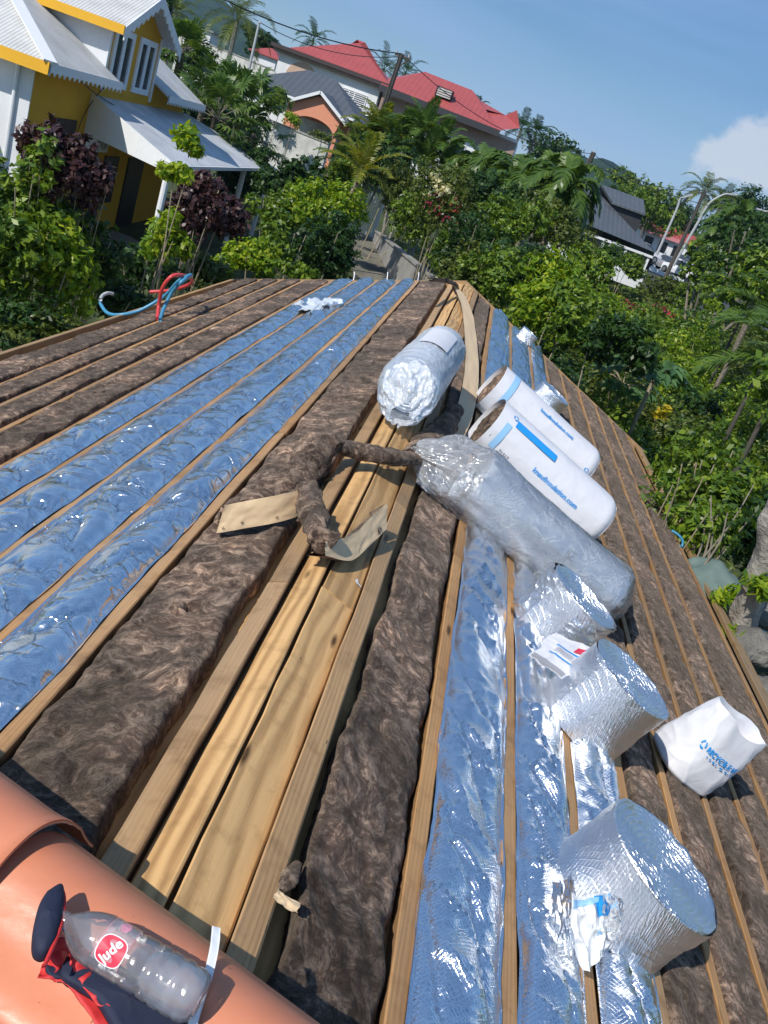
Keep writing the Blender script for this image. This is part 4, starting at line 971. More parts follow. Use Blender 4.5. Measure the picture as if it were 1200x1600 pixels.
# ------------------------------------------------------------------ tiled roof next to the camera
k = NT('terracotta_coating'); v = k.coords(); f = k.noise(v, 5, 6, 0.6); f2 = k.noise(v, 90, 3, 0.6)
c = k.ramp(f, [(0.3, (0.58, 0.20, 0.105)), (0.7, (0.66, 0.25, 0.135))])
sp = k.ramp(k.noise(v, 60, 2, 0.5), [(0.72, (1, 1, 1)), (0.76, (0.5, 0.42, 0.4))]); c = k.mix(1.0, c, sp, 'MULTIPLY'); k.l(c, k.p.inputs['Base Color'])
k.p.inputs['Roughness'].default_value = 0.42; k.l(k.bump(f2, 0.12, 0.002), k.p.inputs['Normal']); k.l(k.ramp(k.noise(k.coords(scale=(3, 14, 3), rot=(0, 0, .3)), 4, 6, .7), [(.35, (.34,)*3), (.7, (.60,)*3)]), k.p.inputs['Roughness']); TILE = k.m
ZT = -1.375
O1 = Hp(0, 1210, ZT); O2 = Hp(530, 1600, ZT); tu = Vector((O2-O1)); tu.z = 0; tu.normalize(); tq = Vector((tu.y, -tu.x, 0))
if tq.y > 0: tq = -tq
tu = np.array(tu); tq = np.array(tq)
SLT = -0.02   # gentle fall along the tile
def tile_prof(q):
    # q = distance from the first crest towards the camera
    per = 0.40
    ph = (q/per)
    base = 0.070*np.cos(2*math.pi*ph)
    return np.where(q < -0.13, base*.74-(np.clip(-0.13-q, 0, 1))*1.2, np.where(base > 0, np.abs(base/0.070)**0.8*0.052, -np.abs(base/0.070)**1.4*0.095))
Oc = O1+tq*0.10  # crest line lies a little nearer than the silhouette
def tilepoint(uu, q, lift=0.0):
    base = Oc[None, :]+np.outer(uu, tu)+np.outer(q, tq)
    base[:, 2] = ZT-0.035+tile_prof(q)+lift-0.30*np.clip(q-0.55, 0, 9)+SLT*0; return base
t = thing('tiled_roof', 'glossy orange corrugated roof tiles in the foreground corner', 'tiled roof')
UE = float(np.dot(Hp(110, 1290, ZT)-Oc, tu))
for nm, u0, u1, lift in (('roof_tile', UE-0.02, 1.6, 0.0), ('roof_tile', -1.6, UE, 0.036)):
    nu, nq = 60, 150; U, Q = np.meshgrid(np.linspace(u0, u1, nu), np.linspace(-0.20, 1.3, nq), indexing='ij')
    lf = np.full(U.size, lift)
    if lift: lf = lf+0.010*np.exp(-((u1-U.ravel())/0.03)**2)
    top = tilepoint(U.ravel(), Q.ravel(), 0)+np.outer(lf, [0, 0, 1]); botm = top.copy(); botm[:, 2] -= 0.010
    Fg = grid_faces(nu, nq); V = np.concatenate([top, botm]); Fa = np.concatenate([Fg, Fg[:, ::-1]+nu*nq])
    rim = []
    e = (nu-1)*nq
    for j in range(nq-1): rim.append((e+j, e+j+1, e+j+1+nu*nq, e+j+nu*nq))
    for i in range(nu-1): rim.append((i*nq, (i+1)*nq, (i+1)*nq+nu*nq, i*nq+nu*nq))
    mesh(nm, V, np.concatenate([Fa, np.array(rim)]), TILE, t, smooth=True)

# bottle
def crest(px, py, lift):   # a point above the first crest seen at this pixel
    return Hp(px, py, ZT+0.017+lift)
rb_ = 0.044
b0 = crest(88, 1430, rb_-0.005); b1 = crest(318, 1566, rb_-0.005)
bd = (Vector(b1)-Vector(b0)); BL = bd.length; fr = frame_from_axis(b0, b1, (0, 0, 1)); p0, a, s, u, L = fr
t = thing('water_bottle', 'clear plastic water bottle with red label lying on the orange tiles', 'bottle')
prof = [(0.0, .013), (.02, .0135), (.05, .0135), (.06, .016), (.075, .014), (.10, .019), (.16, .031), (.22, .040), (.27, .0435), (.31, .0440), (.33, .0425), (.35, .0430), (.50, .0430), (.52, .0415), (.54, .0438), (.62, .0440), (.635, .0415), (.65, .044), (.70, .0440), (.715, .041), (.73, .044), (.78, .0440), (.795, .0412), (.81, .0438), (.86, .0438), (.875, .0412), (.89, .0435), (.93, .0430), (.965, .038), (.985, .028), (.99, .012), (.975, .002)]
tt = [p[0] for p in prof]; rr_ = [p[1] for p in prof]; na = 48
def lathe(prof_t, prof_r, seed=0, dent=0.0, n=48):
    TH = np.linspace(0, 2*math.pi, n+1); V = []
    for q, r in zip(prof_t, prof_r):
        w_ = r*(1+dent*fbm(np.cos(TH)*1.5+q*9, np.sin(TH)*1.5, seed+q*5, 3)); w_[-1] = w_[0]
        V.append(p0+q*L*a+np.outer(w_*np.sin(TH), s)+np.outer(w_*np.cos(TH), u))
    return np.concatenate(V), grid_faces(len(prof_t), n+1)
V, Fc = lathe(tt, rr_, 2, 0.05); mesh('bottle_shell', V, Fc, PET, t, smooth=True)
cap = MB(); V, Fc = lathe([-.045, -.045, .02, .02], [0.001, .0155, .0155, .012]); mesh('bottle_cap', V, Fc, simple('cap_plastic', (0.6, 0.08, 0.1), 0.4), t)
k = NT('frosted_water'); k.p.inputs['Base Color'].default_value = (0.75, 0.85, 0.95, 1); k.p.inputs['Transmission Weight'].default_value = 0.9; k.p.inputs['Roughness'].default_value = 0.25; k.p.inputs['IOR'].default_value = 1.2; ICE = k.m
V, Fc = lathe([.60, .62, .70, .80, .9, .955, .965], [0.001, .025, .037, .039, .038, .032, 0.001], 5, 0.12); mesh('melting_ice', V, Fc, ICE, t, smooth=True)
fnb = on_roll(fr, 0.0440)
lab = MB()
V, Fc = patch(fnb, L*.335, L*.338, -.055, .06, .0006, 3, 30); mesh('label_rule', V, Fc, PINKINK, t); V, Fc = patch(fnb, L*.505, L*.508, -.055, .06, .0006, 3, 30); mesh('label_rule', V, Fc, PINKINK, t)
V, Fc = patch(fnb, L*.34, L*.503, -.055, .06, .0003, 10, 30); mesh('clear_label', V, Fc, film_mat('label_film', 0.35, (0.95, 0.85, 0.87), 0.1), t)
def blob(cx, cy, rx, ry, n=28, e=0.7):
    a_ = np.linspace(0, 2*math.pi, n, endpoint=False); return cx+rx*np.sign(np.cos(a_))*np.abs(np.cos(a_))**e, cy+ry*np.sign(np.sin(a_))*np.abs(np.sin(a_))**e
ysg = 1.0
def fan(x, y, lift, nm, mat, cx, cy):
    V = fnb(np.concatenate([[cx], x]), np.concatenate([[cy], y]), lift); n = len(x); return mesh(nm, V, [(0, 1+i, 1+(i+1) % n) for i in range(n)], mat, t)
BY = BYS = -0.022
SIDE = 1
def bottle_badge(by, sg):
    x, y = blob(L*.425, by, .0250, .024); fan(x, y, .0009, 'badge_rim', WHITEINK, L*.425, by)
    x, y = blob(L*.425, by, .0232, .0222); fan(x, y, .0013, 'red_badge', REDINK, L*.425, by)
    V, Fc = text_geo('Jude', 0.023, 0.0006); ang = math.pi/2*sg*0.75
    X = L*.425+V[:, 0]*math.cos(ang)-V[:, 1]*math.sin(ang); Y = by+V[:, 0]*math.sin(ang)+V[:, 1]*math.cos(ang); mesh('badge_lettering', fnb(X, Y, .0018), Fc, WHITEINK, t)
    x, y = blob(L*.42, by+.046*sg, .009, .013, e=1); fan(x, y, .0009, 'round_crest', PINKINK, L*.42, by+.048*sg)
BSIGN = 1
bottle_badge(-0.033, 1)

# belt pouch, red strap and white band
t = thing('belt_bag', 'navy and red strap bag under the water bottle on the orange tiles', 'bag')
def pad(name, pix, z, th, mat, parent, amp=0.004, seed=0, puff=0.0):
    """soft padded piece: outline from the picture set at its own height, with rounded thickness"""
    P = np.array([Hp(x, y, z if not hasattr(z, '__len__') else z[i]) for i, (x, y) in enumerate(pix)]); n = len(P)
    S = smoothpath(list(P)+[P[0]], 6)[:-1]; S = np.array([tuple(q) for q in S]); c = S.mean(0); V = []; rings = [(1.0, -1), (1.03, -.3), (1.03, .3), (0.97, .9), (0.7, 1.0+puff), (0.35, 1.05+puff*1.4), (0.02, 1.05+puff*1.5)]
    for k_, h in rings:
        Q = c+(S-c)*k_; Q[:, 2] += h*th/2+amp*fbm(Q[:, 0]*30, Q[:, 1]*30, seed, 3); V.append(Q)
    m = len(S); V = np.concatenate(V); Fc = []
    for r in range(len(rings)-1):
        for i in range(m): Fc.append((r*m+i, r*m+(i+1) % m, (r+1)*m+(i+1) % m, (r+1)*m+i))
    Fc.append(tuple(range(m))[::-1])
    return mesh(name, V, Fc, mat, parent, smooth=True)
zc = ZT+0.02
pad('navy_flap', [(72, 1400), (95, 1388), (98, 1415), (86, 1470), (70, 1492), (54, 1485), (52, 1455), (60, 1420)], zc+0.035, 0.03, NAVY, t, seed=1, puff=0.3)
m_ = MB(); m_.tube(smoothpath([Hp(x, y, zc+.045) for x, y in [(96, 1388), (100, 1402), (99, 1425), (92, 1455), (82, 1480), (68, 1512)]], 6), 0.0035, 6); m_.build('red_piping', RED, t, True)
pad('navy_panel', [(105, 1500), (160, 1495), (240, 1560), (300, 1600), (330, 1640), (210, 1640), (150, 1560), (100, 1530)], zc-0.022, 0.02, NAVY, t, seed=2)
def strap(name, pix, z, wdir, wd, mat, parent, waves=0.006, n=9, seed=0):
    C = smoothpath([Hp(x, y, z_) for (x, y), z_ in zip(pix, z)], n); V = []; m = 5
    for i, c_ in enumerate(C):
        T = (C[min(i+1, len(C)-1)]-C[max(i-1, 0)]).normalized(); sd = T.cross(Vector(wdir)).normalized(); up_ = sd.cross(T).normalized()
        for j in range(m): f = j/(m-1)-.5; V.append(tuple(c_+sd*wd*f+up_*(waves*float(fbm(i*.35, f*2, seed, 2)))))
    K = len(C); V = np.array(V); lo = V.copy(); lo[:, 2] -= 0.0025
    Fg = grid_faces(K, m); VV = np.concatenate([V, lo]); rim = []
    for i in range(K-1):
        for j in (0, m-1): rim.append((i*m+j, (i+1)*m+j, (i+1)*m+j+K*m, i*m+j+K*m))
    return mesh(name, VV, np.concatenate([Fg, Fg[:, ::-1]+K*m, np.array(rim)]), mat, parent, smooth=True)
strap('red_strap', [(75, 1505), (100, 1478), (120, 1490), (135, 1520), (160, 1555), (195, 1570), (235, 1600), (290, 1650)], [zc-.03, zc-.005, zc-.01, zc-.02, zc-.025, zc-.022, zc-.03, zc-.035], (0.3, 0.3, 1), 0.042, RED, t, 0.012)
strap('red_strap', [(62, 1518), (95, 1520), (130, 1545), (160, 1590), (180, 1640)], [zc-.035, zc-.03, zc-.032, zc-.04, zc-.045], (0, 0, 1), 0.030, RED, t, 0.006, seed=4)
pad('navy_tab', [(70, 1508), (95, 1515), (98, 1528), (78, 1524)], zc-0.03, 0.01, NAVY, t, seed=3)
o = strap('white_band', [(338, 1448), (335, 1480), (325, 1525), (310, 1570), (290, 1640)], [zc+.004, zc+.012, zc+.012, zc+.004, zc-.03], (0, 0, 1), 0.016, WFRAME, None, 0.001)
tag(o, 'white plastic band lying across the orange tile past the bottle base', 'strap')

# ================================================================== buildings
class Fr:
    """local frame: e along the facade, o outwards, z up, measured from a base point"""
    def __init__(s, base, e, o): s.b = Vector(base); s.e = Vector(e).normalized(); s.o = Vector(o).normalized(); s.z = Vector((0, 0, 1))
    def __call__(s, a, b, c): return tuple(s.b+s.e*a+s.o*b+s.z*c)
def fbox(m_, F, a0, a1, b0, b1, c0, c1, mi=0):
    return m_.hexa([F(a0, b0, c0), F(a1, b0, c0), F(a1, b1, c0), F(a0, b1, c0), F(a0, b0, c1), F(a1, b0, c1), F(a1, b1, c1), F(a0, b1, c1)], mi)
def part(name, mat, parent, fn):
    m_ = MB(); fn(m_); return m_.build(name, mat, parent)
def fascia_scallop(m_, F, a0, a1, b, c, h, n, th=0.03, slope=0.0):
    """board with a scalloped lower edge"""
    pts = []
    for i in range(n*6+1):
        t = i/(n*6); pts.append((a0+(a1-a0)*t, -h+0.55*h*abs(math.sin(math.pi*t*n))**0.7*0.6))
    V = []
    for a, d in pts: cc = c+slope*(a-a0); V += [F(a, b, cc), F(a, b, cc+d), F(a, b-th, cc), F(a, b-th, cc+d)]
    Fc = []
    for i in range(len(pts)-1):
        q = 4*i; Fc += [(q, q+1, q+5, q+4), (q+2, q+6, q+7, q+3), (q+1, q+3, q+7, q+5), (q, q+4, q+6, q+2)]
    m_.add(V, Fc)
def window(F, a, c, wd, ht, parent, b=0.0, louvre=False, kind='window', frame=WFRAME, glass=GLASS, bars=1, t_=0.06, bw=0.03):
    m_ = MB()
    fbox(m_, F, a-wd/2-t_, a-wd/2, b, b+0.06, c-t_, c+ht+t_); fbox(m_, F, a+wd/2, a+wd/2+t_, b, b+0.06, c-t_, c+ht+t_)
    fbox(m_, F, a-wd/2, a+wd/2, b, b+0.06, c-t_, c); fbox(m_, F, a-wd/2, a+wd/2, b, b+0.06, c+ht, c+ht+t_)
    for i in range(1, bars+1): x = a-wd/2+wd*i/(bars+1); fbox(m_, F, x-bw, x+bw, b, b+0.055, c, c+ht)
    o = m_.build(kind, frame, parent)
    m_ = MB(); fbox(m_, F, a-wd/2, a+wd/2, b+0.004, b+0.022, c, c+ht); m_.build('pane', glass, o)
    if louvre:
        m_ = MB(); n = int(ht/0.12)
        for i in range(n): z = c+(i+.5)*ht/n; fbox(m_, F, a-wd/2+.01, a+wd/2-.01, b+0.024, b+0.045, z-0.035, z+0.015)
        m_.build('louvre', frame, o)
    return o

# ---------------- the yellow house on the left: facade runs along +Y, faces +X
WX, BB = -10.0, -0.04
def onwall(px, py): return Vector(Xp(px, py, WX, BB))
HN = onwall(60, 84); 
eF = Vector((BB, 1.0, 0)).normalized(); oF = Vector((1.0, -BB, 0)).normalized()
HF = Fr((HN.x, HN.y, 0), eF, oF)
def wl(px, py): v = onwall(px, py)-Vector((HN.x, HN.y, 0)); return v.dot(eF), v.z
GZ = -5.2
yh = thing('yellow_house', 'two-storey ochre house with white corrugated roofs, dormer windows and a veranda', 'house', (0, 0, 0))
WTOP = -0.62; WLEN = wl(292, 140)[0]
part('wall', [YELLOWW, WHITEW], yh, lambda m_: (fbox(m_, HF, 0, WLEN, -8, 0, GZ-0.5, WTOP, 0), fbox(m_, HF, -0.03, -0.002, -8.0, 0.0, GZ-.5, WTOP, 1)))
# main roof: eaves on three sides, pitch 0.50
PT = 0.50; OV = 0.55
def roofpt(a, b, dz=0.0): return HF(a, b, WTOP+0.12+PT*(-b+0.0)+dz)
# front slope, left part and right part either side of the dormer
da0, dz0 = wl(165, 130); da1, _ = wl(228, 137); dA, dB = da0-0.35, da1+0.45
dtop = wl(178, 42)[1]
def front(m_):
    for a0, a1, hipl in ((-OV, dA, True), (dB, WLEN+OV, False)):
        P = [roofpt(a0, OV), roofpt(a1, OV), roofpt(a1, -3.2), roofpt(a0+(3.75 if hipl else 0), -3.2)]
        m_.slab(P, 0.05)
    m_.slab([roofpt(dA+.0, -1.9), roofpt(dB, -1.9), roofpt(dB, -3.2), roofpt(dA, -3.2)], 0.05)
part('front_roof_slope', CORRW, yh, front)
part('side_roof_slope', CORRX, yh, lambda m_: m_.slab([HF(-OV, OV, WTOP+.12-PT*OV), HF(-OV+3.75, -3.2, WTOP+.12+PT*3.2), HF(-OV+3.75, -8, WTOP+.12+PT*3.2), HF(-OV, -8, WTOP+.12-PT*OV)], 0.05))
part('rear_roof', CORRW, yh, lambda m_: m_.slab([roofpt(3.2, -3.2), roofpt(WLEN+OV, -3.2), HF(WLEN+OV, -8, WTOP+.3), HF(3.2, -8, WTOP+.3)], 0.05))
part('hip_capping', WFRAME, yh, lambda m_: m_.bar(HF(-OV, OV, WTOP+.12-PT*OV+.05), HF(-OV+3.75, -3.2, WTOP+.12+PT*3.2+.05), 0.30, 0.04))
zf_ = WTOP+.12-PT*OV
part('side_fascia', YTRIM, yh, lambda m_: fbox(m_, HF, -OV-0.04, -OV, -8, OV, zf_-0.22, zf_+0.03))
part('scalloped_fascia', WFRAME, yh, lambda m_: fascia_scallop(m_, HF, -OV, dA, OV+.03, zf_+.03, 0.26, 16))
part('scalloped_fascia', WFRAME, yh, lambda m_: fascia_scallop(m_, HF, dB, WLEN+OV, OV+.03, zf_+.03, 0.26, 16))
part('soffit', WHITEW, yh, lambda m_: (fbox(m_, HF, -OV, dA, 0.002, OV, zf_-.03, zf_-.01), fbox(m_, HF, -OV, -0.035, -8, -0.001, zf_-.03, zf_-.01)))
# dormer
dc = (da0+da1)/2; dh = 0.98*dtop
dz1 = wl(165, 130)[1]-0.10
dorm = part('dormer', [YELLOWW, WHITEW], yh, lambda m_: (fbox(m_, HF, dA+.05, dB-.05, -3.0, 0.02, dz1-0.1, dh+0.25, 0), fbox(m_, HF, dA+.02, dA+.048, -3.0, 0.01, dz1+.3, dh+0.25, 1), fbox(m_, HF, dB-.048, dB-.02, -3.0, 0.01, dz1+.3, dh+.25, 1)))
for q in (-1, 1):
    window(HF, dc+q*(dB-dA)*0.235, dz1+0.20, (dB-dA)*0.27, dh-dz1-.30, dorm, 0.025, bars=1, t_=.15, bw=.09)
part('dormer_corner_board', WFRAME, dorm, lambda m_: fbox(m_, HF, dA+.0, dA+.12, 0.022, 0.06, dz1-.1, dh+.2)); part('dormer_corner_board', WFRAME, dorm, lambda m_: fbox(m_, HF, dB-.12, dB, 0.022, .06, dz1-.1, dh+.2))
ap = dh+0.25+(dB-dA)/2*0.48
part('dormer_gable', YELLOWW, dorm, lambda m_: m_.add([HF(dA+.1, 0.0, dh+.25), HF(dB-.1, 0.0, dh+.25), HF(dc, 0.0, ap-.05), HF(dA+.1, -2.8, dh+.25), HF(dB-.1, -2.8, dh+.25), HF(dc, -2.8, ap-.05)], [(0, 1, 2), (3, 5, 4), (0, 3, 4, 1)]))
for q in (-1, 1):
    e_ = dA-.35 if q < 0 else dB+.35; z_ = dh+.25-.35*.48
    part('dormer_roof', CORRX, yh, lambda m_: m_.slab([HF(dc, .5, ap), HF(e_, .5, z_), HF(e_, -3.4, z_), HF(dc, -3.4, ap)], 0.05))
    def sc(m_):
        n = 8
        for i in range(n*4):
            t0, t1 = i/(n*4), (i+1)/(n*4); f = lambda t: (dc+(e_-dc)*t, ap+(z_-ap)*t-0.06)
            (a0, c0), (a1, c1) = f(t0), f(t1); d0 = .24-.1*abs(math.sin(math.pi*t0*n)); d1 = .24-.1*abs(math.sin(math.pi*t1*n))
            m_.hexa([HF(a0, .50, c0-d0), HF(a1, .50, c1-d1), HF(a1, .53, c1-d1), HF(a0, .53, c0-d0), HF(a0, .50, c0+.08), HF(a1, .50, c1+.08), HF(a1, .53, c1+.08), HF(a0, .53, c0+.08)])
    part('scalloped_bargeboard', WFRAME, yh, sc)
part('dormer_side_fascia', YTRIM, yh, lambda m_: fbox(m_, HF, dA-.39, dA-.352, -3.4, .5, dh-.10, dh+.12))
part('shutter', simple('brown_shutter', (0.05, 0.035, 0.03), 0.6), yh, lambda m_: fbox(m_, HF, wl(78, 182)[0], wl(118, 186)[0], .002, .06, wl(80, 222)[1]-.2, wl(80, 182)[1]))
# veranda
VA = Vector(onwall(144, 148)); VB_ = Vector(onwall(285, 176))
VC = Vector(Hp(270, 257, -2.05)); VD = Vector(Hp(430, 262, -2.05))
if VD.y > 36: VD = Vector(Fp(430, 260, 33.5))
part('veranda_roof', CORRV, yh, lambda m_: m_.slab([VA, VC, VD, VB_+Vector((0, .4, 0))], 0.06))
part('veranda_bargeboard', WFRAME, yh, lambda m_: m_.add([VA+Vector((0, -.03, .05)), VC+Vector((0, -.03, .05)), VC+Vector((0, -.03, -.22)), VA+Vector((0, -.03, -.95))]+[VA+Vector((0, -.06, .05)), VC+Vector((0, -.06, .05)), VC+Vector((0, -.06, -.22)), VA+Vector((0, -.06, -.95))], [(0, 1, 2, 3), (7, 6, 5, 4), (0, 4, 5, 1), (1, 5, 6, 2), (2, 6, 7, 3), (3, 7, 4, 0)]))
part('veranda_gutter', WFRAME, yh, lambda m_: m_.bar(VC+Vector((.03, 0, -.06)), VD+Vector((.03, 0, -.06)), 0.10, 0.10))
vf = GZ+0.35
for px, py, Y in ((268, 258, None), (368, 258, .66), (403, 258, .97)):
    t_ = 0.02 if Y is None else Y; q = VC.lerp(VD, t_)
    def colm(m_): m_.tube([(q.x-.15, q.y, vf), (q.x-.15, q.y, vf+.15), (q.x-.15, q.y, q.z-.14), (q.x-.15, q.y, q.z-.04)], [.13, .085, .085, .12], 10)
    part('veranda_column', WFRAME, yh, colm)
part('veranda_floor', simple('floor_tiles', (0.28, 0.26, 0.25), 0.5), yh, lambda m_: fbox(m_, HF, (VA-Vector((HN.x, HN.y, 0))).dot(eF)-.6, WLEN+3.5, .003, (VC-HN).dot(oF)+.1, GZ-.5, vf))
a_ = wl(200, 250)[0]; part('veranda_door', DARK, yh, lambda m_: fbox(m_, HF, a_, a_+1.3, .002, .05, vf+.005, vf+2.1))
part('veranda_window', DARK, yh, lambda m_: fbox(m_, HF, a_-1.8, a_-.8, .002, .05, vf+.8, vf+2.1))
# air conditioner
aa, ac_z = wl(132, 208)
ac = part('air_conditioner', WFRAME, yh, lambda m_: fbox(m_, HF, aa-.05, aa+.75, .08, .38, ac_z-.35, ac_z+.22))
def fan_(m_):
    for i in range(3): m_.tube([HF(aa+.42+(.08+.07*i)*math.cos(q), .39, ac_z-.06+(.08+.07*i)*math.sin(q)) for q in np.linspace(0, 6.283, 20)], .012, 5, caps=False)
part('fan_grille', GREYINK, ac, fan_)
part('vent_slats', GREYINK, ac, lambda m_: [fbox(m_, HF, aa-.02+.0, aa+.12, .385, .40, ac_z-.30+.06*i, ac_z-.27+.06*i) for i in range(7)])
# left lean-to in front of the white side wall
part('lean_to_roof', CORRX, yh, lambda m_: m_.slab([HF(-0.06, -1.1, -1.75), HF(-0.06, -6, -1.75), HF(-3.0, -6, -2.3), HF(-3.0, -1.1, -2.3)], 0.05))
part('lean_to_wall', WHITEW, yh, lambda m_: fbox(m_, HF, -2.8, -0.07, -6, -1.3, GZ-.5, -2.4))
part('downpipe', WFRAME, yh, lambda m_: m_.tube([HF(-.09, -.35, WTOP-.2), HF(-.09, -.35, WTOP-1.0), HF(-.09, -.3, GZ)], .045, 8))
part('service_cable', WIRE, yh, lambda m_: (m_.tube(smoothpath([HF(.3, .5, -.75), HF(3.2, .25, -1.25), HF(6.5, .9, -1.7), HF(10, 2.0, -2.0)], 6), .012, 5), m_.tube(smoothpath([HF(2.9, .5, -.8), HF(3.1, .12, -1.3), HF(2.7, .06, -1.9), HF(2.5, .06, -2.6)], 6), .012, 5)))

# ---------------- generic facade house facing the camera
def face_frame(pl, pr, Y, Zb, yaw=0.0):
    a = Vector(Fp(pl[0], pl[1], Y)); b = Vector(Fp(pr[0], pr[1], Y)); a.z = Zb; b.z = Zb
    e = (b-a); e = Matrix.Rotation(yaw, 3, 'Z') @ e; L = e.length; e.normalize(); return Fr(a, e, (e.y, -e.x, 0)), L
def hip_roof(m_, F, a0, a1, b0, b1, z, rise, inset, ov=0.5, th=0.08, mi=0):
    """b0 = back, b1 = front"""
    A = [F(a0-ov, b1+ov, z), F(a1+ov, b1+ov, z), F(a1+ov, b0-ov, z), F(a0-ov, b0-ov, z)]; bm = (b0+b1)/2
    r0 = F(a0+inset, bm, z+rise); r1 = F(a1-inset, bm, z+rise)
    V = A+[r0, r1]+[tuple(Vector(q)-Vector((0, 0, th))) for q in A]
    m_.add(V, [(0, 1, 5, 4), (1, 2, 5), (2, 3, 4, 5), (3, 0, 4), (0, 6, 7, 1), (1, 7, 8, 2), (2, 8, 9, 3), (3, 9, 6, 0), (9, 8, 7, 6)], mi)
# white house with a red hip roof
Yw = 66.0; zW = float(Fp(460, 85, Yw)[2])
F_, L_ = face_frame((438, 80), (594, 140), Yw, 0.0)
zL = float(Fp(438, 80, Yw)[2]); zR = float(Fp(594, 140, Yw)[2]); zE = (zL+zR)/2
wh = thing('white_house', 'white two-storey house with a faded red hip roof and a dark fascia', 'house')
part('wall', WHITEW, wh, lambda m_: fbox(m_, F_, 0, L_, -9, 0, -2, zE))
part('roof', CORRR, wh, lambda m_: hip_roof(m_, F_, 1.2, L_, -9, 0, zE+.45, 2.3, 3.4, .5))
part('parapet_band', [PINKW, simple('dark_fascia', (0.05, 0.035, 0.035), 0.6)], wh, lambda m_: (fbox(m_, F_, -.4, L_+.3, .003, .35, zE-.02, zE+.20, 0), fbox(m_, F_, -.6, L_+.5, .355, .60, zE+.18, zE+.42, 1), fbox(m_, F_, -.6, 1.0, -6, .35, zE+.21, zE+.40, 1)))
def arch(m_, F, ac_, zc, r, b, n=16, mi=0):
    P = [(ac_-r, zc-.9)]+[(ac_+r*math.cos(q), zc+r*math.sin(q)*.9) for q in np.linspace(math.pi, 0, n)]+[(ac_+r, zc-.9)]
    V = [F(x, b, z) for x, z in P]+[F(x, b+.04, z) for x, z in P]; k_ = len(P); m_.add(V, [tuple(range(k_)), tuple(range(2*k_-1, k_-1, -1))]+[(i, (i+1) % k_, k_+(i+1) % k_, k_+i) for i in range(k_)], mi)
part('arched_balcony', simple('peach_reveal', (0.55, 0.38, 0.28), .8), wh, lambda m_: arch(m_, F_, 1.9, zE-1.15, 1.15, .003))
window(F_, 2.15, zE-1.7, .9, .8, wh, .05, bars=0, glass=DARK); window(F_, 5.0, zE-1.45, .7, .6, wh, .003, bars=0, glass=DARK)
window(F_, L_-1.6, zE-1.75, 1.7, 1.0, wh, .003, louvre=True, bars=1)
def dish(m_):
    c = Vector(F_(L_-.25, .7, zE-1.75)); n_ = Vector((.25, -.85, .45)).normalized(); a1_ = n_.cross(Vector((0, 0, 1))).normalized(); a2_ = a1_.cross(n_); V = [tuple(c-n_*.12)]; Fc = []
    for r, d in ((.22, -.09), (.45, 0)):
        for i in range(18): q = i/18*6.283; V.append(tuple(c+(a1_*math.cos(q)+a2_*math.sin(q))*r+n_*d))
    for i in range(18): j = (i+1) % 18; Fc += [(0, 1+i, 1+j), (1+i, 19+i, 19+j, 1+j)]
    m_.add(V, Fc); m_.bar(c-n_*.1, Vector(F_(L_-.25, .01, zE-2.1)), .05, .05); m_.bar(c-n_*.1, c+n_*.4, .03, .03)
part('satellite_dish', WFRAME, wh, dish)
# large house with a red roof
Yr = 66.0
F2_, L2_ = face_frame((594, 137), (778, 206), Yr, 0.0); zE2 = (float(Fp(594, 137, Yr)[2])+float(Fp(778, 206, Yr)[2]))/2
rh = thing('red_roofed_house', 'large house with a broad red hip roof, a roof dormer and a dark gutter', 'house')
part('wall', WHITEW, rh, lambda m_: fbox(m_, F2_, .3, L2_+1.5, -10, 0, -3, zE2-.1))
rz = zE2+.35
def rroof(m_):
    a1_ = Vector(Fp(522+72, 131, Yr-.8)); a2_ = Vector(Fp(780, 204, Yr-.8)); pk0 = Vector(Fp(664, 112, Yr+4.5)); pk1 = Vector(Fp(738, 141, Yr+4.5)); lft = Vector(Fp(596, 124, Yr+8)); rt = Vector(Fp(752, 158, Yr+7))
    back = Vector((0, 9, -2.6))
    V = [a1_, a2_, pk1, pk0, lft, rt, pk0+back, pk1+back]
    m_.add([tuple(q) for q in V]+[tuple(q-Vector((0, 0, .1))) for q in (a1_, a2_)], [(0, 1, 2, 3), (0, 3, 4), (1, 5, 2), (3, 2, 7, 6), (4, 3, 6), (2, 5, 7), (0, 8, 9, 1)])
part('roof', CORRR, rh, rroof)
def wing(m_):
    P = [Vector(Fp(*q)) for q in ((756, 170, Yr+3), (790, 180, Yr+3), (808, 172, Yr+1.0), (812, 200, Yr-1), (779, 204, Yr-1), (752, 158, Yr+6))]
    m_.add([tuple(q) for q in P]+[tuple(P[2]+Vector((0, 4, -.8)))], [(0, 1, 4, 5), (1, 2, 3, 4), (2, 6, 3), (0, 5, 4)])
part('wing_roof', CORRR, rh, wing)
part('gutter_fascia', simple('dark_gutter', (0.035, 0.035, 0.04), 0.5), rh, lambda m_: m_.bar(Fp(592, 136, Yr-.9), Fp(780, 209, Yr-.9), .25, .42))
part('pinkish_wall_band', PINKW, rh, lambda m_: fbox(m_, F2_, .3, L2_+1.5, .003, .06, zE2-1.3, zE2-.3))
def dorm2(m_):
    c = Vector(Fp(694, 146, Yr+1.2)); m_.bar(c+Vector((-.55, 0, .0)), c+Vector((.62, 0, -.02)), 1.2, .62)
dd = part('roof_dormer', simple('dark_recess', (.03, .02, .02), .6), rh, dorm2)
c_ = Vector(Fp(694, 146, Yr+.58)); part('dormer_louvre', OLDWALL, dd, lambda m_: [m_.bar(c_+Vector((-.5, -.02, -.2+.14*i)), c_+Vector((.5, -.02, -.2+.14*i)), .04, .09) for i in range(4)])
window(F2_, L2_-2.3, zE2-2.6, 1.0, 1.0, rh, .003, bars=0, glass=DARK); window(F2_, 3.2, zE2-2.5, 1.6, .9, rh, .07, louvre=True, bars=1)
